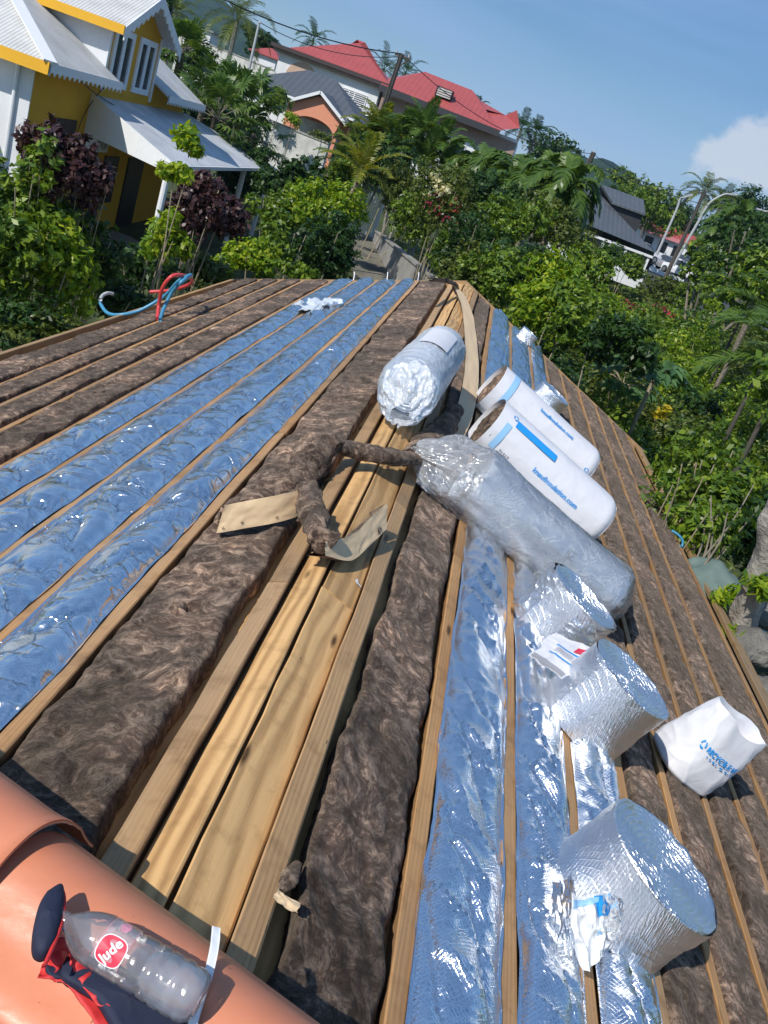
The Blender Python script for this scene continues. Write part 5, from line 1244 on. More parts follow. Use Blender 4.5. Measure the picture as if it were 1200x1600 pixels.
# peach house with a dark grey roof
Yp = 54.0
F3_, L3_ = face_frame((388, 121), (553, 190), Yp, 0.0); zE3 = (float(Fp(388, 121, Yp)[2])+float(Fp(553, 190, Yp)[2]))/2
ph = thing('peach_house', 'single-storey peach house with a dark grey hip roof and an arched porch', 'house')
part('wall', [PEACH, WHITEW], ph, lambda m_: (fbox(m_, F3_, 2.6, L3_-.2, -7, 0, -3.5, zE3-.02, 0), fbox(m_, F3_, .3, 2.597, -7, -.05, -3.5, zE3-.02, 1)))
part('roof', CORRG, ph, lambda m_: hip_roof(m_, F3_, .2, L3_-.2, -7, 0, zE3, 1.75, 2.2, .45))
part('white_gutter', WFRAME, ph, lambda m_: fbox(m_, F3_, -.3, L3_+.3, .46, .54, zE3-.14, zE3-.02))
pc = 4.75; pw = 1.45; zp = zE3-.35
def porch(m_):
    n = 14; arc_ = [(pc+(pw-.22)*math.cos(q), zp-.95+.62*math.sin(q)) for q in np.linspace(math.pi, 0, n)]
    out = [(pc-pw, zp), (pc, zp+.85), (pc+pw, zp)]
    for b in (2.0, 1.8):
        pass
    # piers and spandrel as one frame around the arch
    P = [(pc-pw, -3.5), (pc-pw, zp), (pc, zp+.85), (pc+pw, zp), (pc+pw, -3.5), (pc+pw-.22, -3.5)]+arc_[::-1]+[(pc-pw+.22, -3.5)]
    V = [F3_(x, 2.0, z) for x, z in P]+[F3_(x, 1.8, z) for x, z in P]; k_ = len(P)
    # triangulated front: strips between outer outline and arch
    top = [(pc-pw+2*pw*i/(n-1)) for i in range(n)]
    def zo(x): return zp+.85*(1-abs(x-pc)/pw)
    m2 = MB()
    for b, sg in ((2.0, 1), (1.8, -1)):
        V = []
        for i in range(n): ax_, az2 = arc_[i]; V += [F3_(ax_, b, az2), F3_(top[i], b, zo(top[i]))]
        m_.add(V, [(2*i, 2*i+1, 2*i+3, 2*i+2) for i in range(n-1)])
    V = []
    for x, z in arc_: V += [F3_(x, 2.0, z), F3_(x, 1.8, z)]
    m_.add(V, [(2*i, 2*i+1, 2*i+3, 2*i+2) for i in range(n-1)])
    fbox(m_, F3_, pc-pw, pc-pw+.22, 1.8, 2.0, -3.5, zp-.95); fbox(m_, F3_, pc+pw-.22, pc+pw, 1.8, 2.0, -3.5, zp-.95)
    m_.add([F3_(pc-pw, 2.0, zp-.95), F3_(pc-pw, 1.8, zp-.95), F3_(pc-pw, 1.8, zp), F3_(pc-pw, 2.0, zp), F3_(pc+pw, 2.0, zp-.95), F3_(pc+pw, 1.8, zp-.95), F3_(pc+pw, 1.8, zp), F3_(pc+pw, 2.0, zp)], [(0, 1, 2, 3), (7, 6, 5, 4)])
part('arched_porch', simple('bright_peach', (0.72, 0.30, 0.18), .8), ph, porch)
for q in (-1, 1):
    part('porch_roof', CORRG, ph, lambda m_: m_.slab([F3_(pc, 2.3, zp+1.08), F3_(pc+q*(pw+.35), 2.3, zp-.02), F3_(pc+q*(pw+.35), 0, zp-.02), F3_(pc, -1.2, zp+1.08)], .06))
    part('porch_bargeboard', WFRAME, ph, lambda m_: m_.bar(F3_(pc, 2.33, zp+1.0), F3_(pc+q*(pw+.37), 2.33, zp-.10), .04, .16))
part('porch_back_wall', OLDWALL, ph, lambda m_: fbox(m_, F3_, pc-pw+.25, pc+pw-.25, .002, .05, -3.4, zp-.5))
# retaining wall under it and the long white wall behind
def wall_thing(label, p0, p1, Y0, Y1, drop, mat, th=.25, cap=True):
    a = Vector(Fp(p0[0], p0[1], Y0)); b = Vector(Fp(p1[0], p1[1], Y1)); t = thing('garden_wall', label, 'wall', (0, 0, 0))
    m_ = MB(); d = (b-a); n_ = Vector((d.y, -d.x, 0)).normalized()*th/2
    m_.add([a-n_, b-n_, b+n_, a+n_]+[q-Vector((0, 0, drop)) for q in (a-n_, b-n_, b+n_, a+n_)], [(0, 1, 2, 3), (7, 6, 5, 4), (0, 4, 5, 1), (1, 5, 6, 2), (2, 6, 7, 3), (3, 7, 4, 0)])
    m_.build('wall_body', mat, t)
    if cap: part('coping', CONC, t, lambda m_: m_.bar(a+Vector((0, 0, .04)), b+Vector((0, 0, .04)), th+.1, .08))
    return t
wall_thing('stained white retaining wall in front of the peach house', (415, 186), (515, 226), 50, 49, 4.0, OLDWALL)
wall_thing('long white wall climbing behind the palms at the upper left', (283, 52), (432, 112), 82, 72, 5.0, OLDWALL)
LWa, LWb = (588, 362), (690, 446)
w_ = wall_thing('low grey concrete wall along the right side of the lane', LWa, LWb, 44, 27, 1.2, CONC, .2)
# white gate at the end of the lane
gt = thing('garden_gate', 'narrow white arched gate at the far end of the lane', 'gate')
g0 = Vector(Fp(572, 333, 45)); 
def gate(m_):
    for i in range(7): x = -.42+.14*i; m_.tube([(g0.x+x, g0.y, g0.z-1.0), (g0.x+x, g0.y, g0.z+.75+.25*math.cos(x*3))], .045, 6)
    for z in (-.8, 0, .6): m_.bar((g0.x-.45, g0.y, g0.z+z), (g0.x+.45, g0.y, g0.z+z), .05, .06)
m_ = MB(); gate(m_); m_.build('gate_leaf', WFRAME, gt); part('gate_post', WFRAME, gt, lambda m_: m_.bar((g0.x-.62, g0.y, g0.z-1.1), (g0.x-.62, g0.y, g0.z+.9), .2, .2, up=(0, 1, 0))); part('gate_post', WFRAME, gt, lambda m_: m_.bar((g0.x+.62, g0.y, g0.z-1.1), (g0.x+.62, g0.y, g0.z+.9), .2, .2, up=(0, 1, 0)))
lp_ = [Vector(Fp(x, y, Y)) for x, y, Y in ((640, 470, 22), (612, 425, 30), (590, 390, 38), (572, 365, 45))]
strip_on_ground('lane', [(q.x, q.y) for q in lp_], 2.0, LANE)
# small houses far left
fh = thing('distant_white_house', 'small distant white house with a red roof edge at the upper left', 'house')
F4_, L4_ = face_frame((290, 34), (330, 52), 95, 0.0); z4 = float(Fp(300, 40, 95)[2])
part('wall', WHITEW, fh, lambda m_: fbox(m_, F4_, 0, L4_, -5, 0, 0, z4)); part('flat_roof', CONC, fh, lambda m_: fbox(m_, F4_, -.3, L4_+.3, -5, .3, z4+.003, z4+.15)); window(F4_, 1.4, z4-1.2, .9, .7, fh, .003, bars=0, glass=DARK)
F5_, L5_ = face_frame((395, 76), (432, 94), 88, 0.0); z5 = float(Fp(410, 84, 88)[2]); fh2 = thing('distant_red_roofed_shed', 'tiny red-roofed building behind the coconut palm', 'house')
part('wall', WHITEW, fh2, lambda m_: fbox(m_, F5_, 0, L5_, -4, 0, 0, z5)); part('roof', CORRR, fh2, lambda m_: hip_roof(m_, F5_, 0, L5_, -4, 0, z5, .8, 1.0, .3))

# grey-roofed building on the right
Yg = 62.0
gb = thing('grey_roofed_building', 'building with steep dark grey ribbed roofs and white verandah wall on the right', 'building')
def gP(cx_, cy_, Y): return Vector(Fp(750+cx_/2.667, 150+cy_/2.667, Y))
def groof(m_):
    e0, e1 = gP(360, 500, Yg), gP(728, 652, Yg+2); r0 = gP(420, 330, Yg+7); r1 = gP(520, 430, Yg+7)
    m_.add([e0, e1, r1, r0, r0+Vector((0, 8, -4)), r1+Vector((6, 6, -4))], [(0, 1, 2, 3), (3, 2, 5, 4), (1, 5, 2)])
part('lower_roof', CORRG, gb, groof)
def groof2(m_):
    a, b, c, d = gP(505, 368, Yg+9), gP(682, 432, Yg+9), gP(690, 492, Yg+6), gP(550, 442, Yg+6)
    m_.add([a, b, c, d]+[q-Vector((0, 0, .12)) for q in (a, b, c, d)]+[a+Vector((0, 5, -3)), b+Vector((0, 5, -3))], [(0, 1, 2, 3), (7, 6, 5, 4), (3, 2, 6, 7), (0, 8, 9, 1), (1, 2, 6, 5)])
part('upper_roof', CORRG, gb, groof2)
def gw(m_):
    a, b = gP(560, 455, Yg+6.3), gP(680, 497, Yg+6.3); m_.add([a, b, b-Vector((0, 0, 2.6)), a-Vector((0, 0, 2.6))]+[q+Vector((0, .3, 0)) for q in (a, b, b-Vector((0, 0, 2.6)), a-Vector((0, 0, 2.6)))], [(0, 1, 2, 3), (7, 6, 5, 4), (0, 4, 5, 1), (1, 5, 6, 2), (3, 2, 6, 7), (0, 3, 7, 4)])
part('clerestory_wall', simple('dark_cladding', (.03, .032, .035), .6), gb, gw)
F6_, L6_ = face_frame((870, 345), (1020, 402), Yg+.8, 0.0); z6 = float(Fp(940, 371, Yg+.8)[2])
part('verandah_wall', WHITEW, gb, lambda m_: (fbox(m_, F6_, 0, L6_, -.2, 0, z6-2.3, z6-.95), fbox(m_, F6_, 0, L6_, -.3, .05, z6-.15, z6)))
part('verandah_recess', simple('dim_glass', (.10, .12, .12), .3), gb, lambda m_: fbox(m_, F6_, .1, L6_-.1, -.6, -.35, z6-1.0, z6-.1))
for i in range(5): part('verandah_post', WFRAME, gb, lambda m_: fbox(m_, F6_, .2+i*(L6_-.5)/4, .36+i*(L6_-.5)/4, -.25, -.05, z6-.95, z6-.15))
# low red-roofed building beyond the car park
F7_, L7_ = face_frame((1003, 358), (1108, 398), 120, 0.0, 0.0); z7 = float(Fp(1050, 372, 120)[2])
lb = thing('low_red_roofed_building', 'long low white building with a red and pink roof beyond the parked cars', 'building')
part('wall', WHITEW, lb, lambda m_: fbox(m_, F7_, 0, L7_, -6, 0, -6, z7-.2)); part('roof', CORRR, lb, lambda m_: hip_roof(m_, F7_, 0, L7_, -6, 0, z7, 1.2, 1.5, .5)); part('pink_fascia', simple('pink_paint', (.6, .22, .24), .7), lb, lambda m_: fbox(m_, F7_, -.5, L7_*.55, .52, .62, z7-.35, z7+.1))
for i in range(5): part('dark_bay', DARK, lb, lambda m_: fbox(m_, F7_, .8+i*1.9, 1.9+i*1.9, .003, .06, z7-2.0, z7-.7))
cp = [Vector(Fp(x, y, Y)) for x, y, Y in ((930, 388, 90), (1000, 412, 96), (1060, 440, 100), (1120, 470, 104))]
k_ = MB(); zc_ = -4.6
q4 = [(8, 72), (30, 80), (42, 128), (14, 124)]; gzq = [float(ground_z(x, y))+.12 for x, y in q4]; m_ = MB()
N_ = 10; gv = []
for i in range(N_+1):
    for j in range(N_+1):
        u_, v_ = i/N_, j/N_; x = (q4[0][0]*(1-u_)+q4[1][0]*u_)*(1-v_)+(q4[3][0]*(1-u_)+q4[2][0]*u_)*v_; y = (q4[0][1]*(1-u_)+q4[1][1]*u_)*(1-v_)+(q4[3][1]*(1-u_)+q4[2][1]*u_)*v_; gv.append((x, y, float(ground_z(x, y))+.10))
tag(mesh('car_park', gv, grid_faces(N_+1, N_+1), ASPH), kind='structure')

# ---------------- cars
PAINTW = simple('car_paint_white', (0.72, 0.73, 0.75), 0.25, 0.03); PAINTS = simple('car_paint_silver', (0.42, 0.44, 0.47), 0.3, 0.03, metal=.5); TYRE = simple('tyre_rubber', (0.02,)*3, .8, .1); RIM = simple('rim_metal', (.45,)*3, .3, .1, metal=.8)
def car(label, p, yaw, paint, sc=1.0):
    t = thing('parked_car', label, 'car', p, 'cars parked at the roadside beyond the hedge'); t.rotation_euler = (0, 0, yaw)
    sec = [(-2.05, .45, .62, .60), (-1.95, .32, .86, .74), (-1.2, .28, .95, .80), (-.6, .28, .97, .82), (.6, .28, .97, .82), (1.3, .28, .95, .80), (1.95, .32, .88, .74), (2.08, .45, .70, .62)]
    V = []
    for x, z0, z1, hw in sec: V += [(x, -hw, z0), (x, -hw*1.03, (z0+z1)/2), (x, -hw*.92, z1), (x, hw*.92, z1), (x, hw*1.03, (z0+z1)/2), (x, hw, z0)]
    Fc = [(i*6+j, (i+1)*6+j, (i+1)*6+(j+1) % 6, i*6+(j+1) % 6) for i in range(len(sec)-1) for j in range(6)]+[tuple(range(6)), tuple(range(47, 41, -1))]
    mesh('body', V, Fc, paint, t, smooth=False)
    cab = [(-1.75, .93, -1.15, 1.42), (-.0, .97, -.0, 1.48), (1.05, .96, .45, 1.44)]
    V = []
    for xb, zb, xt, zt in cab: V += [(xb, -.74, zb), (xt, -.58, zt), (xt, .58, zt), (xb, .74, zb)]
    mesh('cabin_glass', V, [(0, 1, 5, 4), (4, 5, 9, 8), (2, 3, 7, 6), (6, 7, 11, 10), (0, 3, 2, 1), (8, 9, 10, 11)], GLASS, t)
    V = []
    for xb, zb, xt, zt in cab: V += [(xt, -.60, zt), (xt, .60, zt), (xt, .60, zt+.03), (xt, -.60, zt+.03)]
    mesh('roof_panel', V, [(i*4+j, (i+1)*4+j, (i+1)*4+(j+1) % 4, i*4+(j+1) % 4) for i in range(2) for j in range(4)]+[(0, 1, 2, 3), (11, 10, 9, 8)], paint, t)
    for x in (-1.3, 1.3):
        for y in (-.80, .80):
            m_ = MB(); m_.tube([(x, y-.1, .32), (x, y+.1, .32)], .32, 20); wo = m_.build('wheel', TYRE, t); m_ = MB(); s_ = 1 if y > 0 else -1; m_.tube([(x, y+s_*.101, .32), (x, y+s_*.112, .32)], .20, 14); m_.build('rim', RIM, wo)
    for y in (-.55, .55): m_ = MB(); m_.box(2.03, 2.09, y-.16, y+.16, .62, .74); m_.build('headlight', WFRAME, t); m_ = MB(); m_.box(-2.07, -2.02, y-.14, y+.14, .66, .80); m_.build('tail_light', REDINK, t)
    return t
for px, py, Y, yaw, paint, lab in ((1037, 418, 92, 2.4, PAINTS, 'silver-grey car nearest the leaning pole, partly behind it'), (1060, 428, 86, -1.0, PAINTW, 'white car facing the camera between the two leaning poles'), (1072, 418, 99, -.6, PAINTW, 'white car directly behind the one between the poles'), (1085, 424, 95, -.3, PAINTW, 'white car at the right of the row beneath the palm'), (1104, 416, 104, -.4, PAINTW, 'white car furthest right, half under the palm fronds'), (996, 396, 90, .4, PAINTW, 'white car by the grey-roofed building, half behind the hedge')):
    p = Fp(px, py+6, Y); car(lab, (p[0], p[1], float(ground_z(p[0], p[1]))+.13 if False else p[2]), yaw, paint)

# ---------------- poles and lamps
def pole_pts(base, top, Y): a = Vector(Fp(base[0], base[1], Y)); b = Vector(Fp(top[0], top[1], Y)); return a, b
a, b = pole_pts((598, 172), (628, 84), 52); d = (b-a).normalized(); t = thing('utility_pole', 'dark wooden utility pole in front of the red roofs', 'pole')
part('shaft', OLDPOLE, t, lambda m_: m_.tube([a-d*4.5, b], [.17, .13], 12)); part('crosspiece', OLDPOLE, t, lambda m_: (m_.bar(b+Vector((-.35, 0, -.12)), b+Vector((.45, 0, -.12)), .08, .10), m_.bar(b+Vector((.1, -.1, -.6)), b+Vector((.55, -.1, -.05)), .06, .06)))
for q in (-.3, .1, .4): part('insulator', GALV, t, lambda m_: m_.tube([b+Vector((q, 0, -.06)), b+Vector((q, 0, .10))], [.05, .035], 8))
UP = b
a2, b2 = pole_pts((386, 122), (405, 36), 48); t = thing('metal_pole', 'thin pale metal pole rising beside the peach house', 'pole'); part('shaft', GALV, t, lambda m_: m_.tube([a2-(b2-a2).normalized()*4, b2], [.10, .06], 10)); part('pole_cap', GALV, t, lambda m_: m_.tube([b2, b2+Vector((0, 0, .08))], [.09, .02], 10))
a3, b3 = pole_pts((1043, 426), (1102, 298), 84); t = thing('utility_pole', 'leaning wooden pole between the two street lamps on the right', 'pole'); part('shaft', OLDPOLE, t, lambda m_: m_.tube([a3-(b3-a3).normalized()*1.5, b3], [.20, .13], 10)); part('crosspiece', OLDPOLE, t, lambda m_: m_.bar(b3+Vector((-.5, 0, -.3)), b3+Vector((.5, 0, -.3)), .1, .1))
a4, b4 = pole_pts((917, 262), (928, 238), 70); t = thing('utility_pole', 'short-looking dark pole top above the palms, beside the distant mountain', 'pole'); part('shaft', OLDPOLE, t, lambda m_: m_.tube([a4-(b4-a4).normalized()*6, b4], [.22, .19], 10)); part('insulator', GALV, t, lambda m_: m_.tube([b4, b4+Vector((0, 0, .15))], [.06, .04], 8))
def lamp(base, mid, head, Y, label, arms):
    t = thing('street_lamp', label, 'street lamp', (0, 0, 0), 'street lamps by the car park'); P = [Fp(base[0], base[1], Y), Fp(mid[0], mid[1], Y)]+[Fp(x, y, Y) for x, y in arms]
    m_ = MB(); pts = smoothpath(P, 6); m_.tube(pts, list(np.linspace(.13, .06, len(pts))), 10); m_.build('lamp_post', GALV, t); e = Vector(P[-1]); h = Vector(Fp(head[0], head[1], Y)); m_ = MB(); m_.bar(e, h, .35, .14); m_.build('lamp_head', GALV, t); m_ = MB(); mid_ = e.lerp(h, .6)-Vector((0, 0, .09)); dd_ = (h-e)*.25; m_.bar(mid_-dd_, mid_+dd_, .26, .05); m_.build('lamp_glass', WFRAME, t)
lamp((1026, 398), (1056, 330), (1082, 304), 88, 'street lamp with a short arm, left of the leaning wooden pole', [(1062, 312), (1068, 308)])
lamp((1052, 415), (1092, 345), (1152, 304), 84, 'street lamp with a long curved arm, right of the leaning wooden pole', [(1108, 318), (1128, 305), (1138, 303)])
t = thing('street_lamp', 'third street lamp, its head reaching in at the right edge of the picture', 'street lamp', (0, 0, 0), 'street lamps by the car park'); P_ = [Vector(Fp(x, y, 80)) for x, y in ((1235, 420), (1225, 350), (1210, 333), (1196, 330))]; part('lamp_post', GALV, t, lambda m_: m_.tube(smoothpath(P_, 6), .07, 10)); part('lamp_head', GALV, t, lambda m_: m_.bar(P_[-1], Vector(Fp(1182, 326, 80)), .3, .12))
# wires
def wire(pts, lab, r=.022):
    a, b = Vector(pts[0]), Vector(pts[-1]); s_ = pts[1] if len(pts) == 3 else 1.0; P = [a.lerp(b, i/14)-Vector((0, 0, s_*4*(i/14)*(1-i/14))) for i in range(15)]
    m_ = MB(); m_.tube(P, r, 5); o = m_.build('overhead_wire', WIRE); tag(o, lab, 'wire', 'overhead wires')
wire((UP, .6, Fp(250, -55, 40)), 'long wire running up left from the wooden utility pole', .03)
wire((UP-Vector((0, 0, .15)), .6, Fp(395, 28, 50)), 'lower wire from the utility pole to the pale metal pole', .02)
wire((UP, 1.2, Fp(928, 240, 70)), 'wire crossing in front of the red roof from the utility pole')
wire((Fp(926, 240, 70), .8, b3), 'wire from the dark pole top to the leaning pole')
wire((Fp(940, 262, 66), .5, Fp(1240, 345, 60)), 'wire sagging to the right edge above the street lamps')

# ================================================================== vegetation
VR = np.random.default_rng(11)
def leaves(C, N, D, l, w_, fold=0.18):
    """C centres, N normals, D directions, l lengths, w widths -> one folded quad each"""
    D = D-N*(D*N).sum(1, keepdims=True); D /= np.linalg.norm(D, axis=1, keepdims=True)+1e-9
    S = np.cross(N, D); l = l[:, None]; w_ = w_[:, None]
    V = np.stack([C-D*l*.5, C+S*w_*.5-N*w_*fold-D*l*.05, C+D*l*.5-N*l*.12, C-S*w_*.5-N*w_*fold-D*l*.05], 1)
    n = len(C); return V.reshape(-1, 3), np.arange(n*4).reshape(n, 4)
def rnd_dirs(n):
    v = VR.normal(size=(n, 3)); return v/np.linalg.norm(v, axis=1, keepdims=True)
def crown_geo(c, r, n, ls, nb=14, asp=0.5, up=0.5, brad=(0.28, 0.5), hollow=0.55, droop=0.0):
    c = np.asarray(c, float); r = np.asarray(r, float)
    B = rnd_dirs(nb)*(VR.random((nb, 1))**0.45)*0.78; B[:, 2] = np.where(B[:, 2] < -0.5, -B[:, 2]*.6, B[:, 2]); br = VR.uniform(*brad, nb)
    wgt = br**2/np.sum(br**2); idx = VR.choice(nb, n, p=wgt); d = rnd_dirs(n); rad = br[idx]*(hollow+(1-hollow)*VR.random(n)**0.6)*(1+0.22*VR.normal(size=n)*0.6)
    # twig-like sub-clumps
    sub_ = rnd_dirs(nb*16).reshape(nb, 16, 3); dots = np.einsum('nk,njk->nj', d, sub_[idx]); best = dots.argmax(1); d2 = sub_[idx, best]; f = VR.uniform(.25, .75, (n, 1)); d = d*(1-f)+d2*f; d /= np.linalg.norm(d, axis=1, keepdims=True)
    P = (B[idx]+d*rad[:, None])*r+c
    N = d*0.8+rnd_dirs(n)*0.75+np.array([0, 0, up]); N /= np.linalg.norm(N, axis=1, keepdims=True)
    D = d*.7+rnd_dirs(n)*.8+np.array([0, 0, -droop-.15]); l = ls*VR.uniform(.6, 1.35, n)
    return leaves(P, N, D, l, l*asp*VR.uniform(.8, 1.2, n))
def stems_geo(base, c, r, n=5, rad=0.03, seed=0):
    m_ = MB(); rg = random.Random(seed)
    for i in range(n):
        b = Vector(base)+Vector((rg.uniform(-.25, .25)*r[0], rg.uniform(-.25, .25)*r[0], 0)); e = Vector(c)+Vector((rg.uniform(-.7, .7)*r[0], rg.uniform(-.7, .7)*r[1], rg.uniform(0, .6)*r[2]))
        mid = b.lerp(e, .5)+Vector((rg.uniform(-.12, .12), rg.uniform(-.12, .12), .1)); m_.tube(smoothpath([b, mid, e], 4), list(np.linspace(rad, rad*.35, 9)), 6)
    return m_
def bush(label, c, r, mat, n, ls, kind='shrub', cat='shrub', group=None, asp=.5, nst=5, rad=.025, stem=STEM, ground=None, seed=None, **kw):
    c = np.array(c, float); r = np.array(r if hasattr(r, '__len__') else (r, r, r), float)
    gz_ = float(ground_z(c[0], c[1])) if ground is None else ground
    t = thing(kind, label, cat, (c[0], c[1], gz_), group); off = np.array([c[0], c[1], gz_])
    V, Fc = crown_geo(c-off, r, n, ls, asp=asp, **kw); o = mesh('foliage', V, Fc, mat, t)
    if nst: stems_geo((0, 0, -.1), tuple(c-off), r, nst, rad, int(abs(c[0]*37+c[1]*11))).build('stems', stem, t)
    return t
def PB(label, px, py, Y, r, mat, n, ls, **kw): return bush(label, Fp(px, py, Y), r, mat, n, ls, **kw)

# ---- left hedge in front of the ochre house
PB('tall green croton at the far left edge, growing up to the ochre house wall', 22, 330, 12.0, (.75, .8, 1.35), L_MID, 5200, .12, nst=8, rad=.02)
PB('glossy pale-stemmed green shrub left of the dark garden gap, lime leaves low down', 88, 430, 12.0, (.62, .6, .85), L_LIME, 2400, .12, nst=9, rad=.022)
PB('broad-leaved green shrub under the purple-leaved one at the left', 95, 360, 12.6, (.62, .6, .62), L_MID, 2600, .13, nst=4)
PB('dark purple-leaved shrub rising in front of the shuttered ochre wall', 105, 268, 12.4, (.55, .5, .62), L_RED, 2900, .11, nst=6, rad=.015)
PB('wispy purple-leaved shrub beside the air conditioner', 150, 290, 12.6, (.30, .35, .42), L_RED, 850, .11, nst=4, rad=.012)
PB('small purple-tipped shrub at the far left corner of the hedge', 62, 228, 12.6, (.35, .35, .45), L_RED, 1100, .11, nst=3, rad=.012)
PB('dark low shrub at the left edge below the hedge stems', 15, 500, 11.0, (.8, .8, .45), L_DARK, 3200, .10, nst=3)
PB('scrubby green plant beside the left eaves near the hedge foot', 70, 520, 11.0, (.9, .7, .28), L_OLIVE, 2600, .08, nst=5)
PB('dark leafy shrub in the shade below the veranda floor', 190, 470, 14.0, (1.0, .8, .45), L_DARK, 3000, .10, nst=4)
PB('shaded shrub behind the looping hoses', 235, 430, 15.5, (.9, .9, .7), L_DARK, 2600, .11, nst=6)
PB('slim lime-leaved sapling, its topmost tuft against the veranda roof', 293, 222, 14.0, (.32, .3, .26), L_LIME, 420, .13, nst=0)
PB('lower tuft of lime leaves at the veranda eaves', 278, 272, 14.0, (.36, .3, .22), L_LIME, 460, .13, nst=2, rad=.018)
PB('lime-leaved shrub below the purple one, over the white veranda column', 258, 375, 14.5, (.42, .4, .52), L_LIME, 1300, .13, nst=4, rad=.02)
PB('large purple-leaved shrub with pale bare stems in front of the veranda', 322, 345, 15.5, (.72, .6, .78), L_RED, 4200, .12, nst=9, rad=.018)
PB('purple-leaved sprig at the veranda corner', 315, 292, 15.5, (.42, .4, .36), L_RED, 1100, .12, nst=4, rad=.012)
PB('lime-green bush just beyond the left end of the gable', 392, 402, 17.5, (.60, .6, .48), L_LIME, 2300, .13, nst=4)
PB('light green bush between the lime bush and the dark rounded bush', 440, 385, 18.5, (.62, .7, .6), L_MID, 2700, .13, nst=4)
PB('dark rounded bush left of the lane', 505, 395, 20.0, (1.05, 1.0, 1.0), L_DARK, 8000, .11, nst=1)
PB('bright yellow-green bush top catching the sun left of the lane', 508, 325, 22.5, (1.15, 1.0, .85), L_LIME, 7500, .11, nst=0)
PB('green bush between the veranda and the bright bush', 440, 330, 24.0, (.95, .9, .85), L_MID, 4200, .13, nst=3)
PB('dark broad-leaved tree behind the veranda corner', 448, 285, 30.0, (1.25, 1.2, 1.0), L_DARK, 6000, .19, kind='broadleaf_tree', cat='tree', nst=1, rad=.07, stem=BARK)
PB('dark leafy tree against the veranda columns', 395, 275, 33.0, (1.4, 1.4, 1.4), L_DARK, 5200, .19, kind='broadleaf_tree', cat='tree', nst=4, rad=.06, stem=BARK)
PB('low bush just outside the far gable end, under white plastic scraps', 475, 428, 16.6, (.55, .3, .22), L_MID, 900, .11, nst=2)
PB('green bush on the wall left of the peach porch', 432, 158, 48.5, (1.0, .9, .95), L_MID, 2600, .15, nst=2)
PB('yellowish low bush beside the peach porch', 457, 188, 47.5, (.65, .5, .42), L_LIME, 900, .14, nst=2)
PB('pale plant trailing over the retaining wall', 500, 212, 47.5, (.7, .4, .25), L_OLIVE, 700, .12, nst=0)
PB('dark tree top above the dormer of the ochre house', 250, 12, 46, (1.0, 1.0, .9), L_DARK, 3000, .22, kind='broadleaf_tree', cat='tree', nst=2, rad=.1, stem=BARK)
PB('dark tree behind the fan palms at the upper left', 312, 104, 58, (1.6, 1.4, 1.3), L_DARK, 4200, .25, kind='broadleaf_tree', cat='tree', nst=3, rad=.1, stem=BARK)
PB('round dark tree beside the tiny red-roofed building', 408, 70, 92, (2.2, 1.8, 1.4), L_DARK, 2400, .35, kind='broadleaf_tree', cat='tree', nst=2, rad=.15, stem=BARK)
PB('dark foliage on the slope under the fan palms', 345, 210, 42, (2.6, 1.6, 1.5), L_DARK, 6500, .20, kind='broadleaf_tree', cat='tree', nst=3, rad=.08, stem=BARK)

PB('dense green shrub at the left edge, over the foot of the white side wall', 30, 400, 11.6, (.70, .7, .9), L_MID, 4200, .12, nst=3)
PB('dark green shrub behind the pale-stemmed one at the left', 125, 385, 13.2, (.75, .7, .75), L_DARK, 3600, .12, nst=3)
PB('low shrub under the purple one by the hoses', 300, 425, 16.2, (.8, .6, .42), L_OLIVE, 2400, .11, nst=6)
# ---- palms
def frond(base, d0, L, droop, nl, ll, w_, twist=0.0, vee=0.5, K=12):
    """pinnate frond as (verts, faces): rachis quads plus long narrow leaflets"""
    d = np.array(d0, float); d /= np.linalg.norm(d); P = [np.array(base, float)]; T = []
    for i in range(K):
        T.append(d.copy()); P.append(P[-1]+d*L/K); d = d+np.array([0, 0, -droop/K*(0.6+1.2*i/K)]); d /= np.linalg.norm(d)
    T.append(d); P = np.array(P); T = np.array(T); V = []; Fc = []
    S = np.cross(T, [0, 0, 1.0]); S /= np.linalg.norm(S, axis=1, keepdims=True)+1e-9; U = np.cross(S, T)
    wr = np.linspace(.022, .006, K+1)*max(L, 1)/2.2
    for i in range(K+1): V += [P[i]-S[i]*wr[i], P[i]+S[i]*wr[i]]
    for i in range(K): Fc.append((2*i, 2*i+1, 2*i+3, 2*i+2))
    tt = np.linspace(.16, 1.0, nl)
    for t in tt:
        f = t*K; i = min(int(f), K-1); a = f-i; p = P[i]*(1-a)+P[i+1]*a; tg = T[i]; s = S[i]; u = U[i]
        Lf = ll*(math.sin(math.pi*(0.12+0.80*t))**.7)*VR.uniform(.85, 1.1)
        for sg in (-1, 1):
            dr = tg*(.55+.5*t)+s*sg*1.0+u*(vee+VR.uniform(-.25, .25)); dr /= np.linalg.norm(dr); m_ = p+dr*Lf*.5; e = m_+(dr+np.array([0, 0, -.55]))*Lf*.45; wd = tg*w_*.5
            n0 = len(V); V += [p-wd*.6, p+wd*.6, m_+wd, m_-wd, e]; Fc += [(n0, n0+1, n0+2, n0+3), (n0+3, n0+2, n0+4, n0+4)[:3]]
    return V, Fc
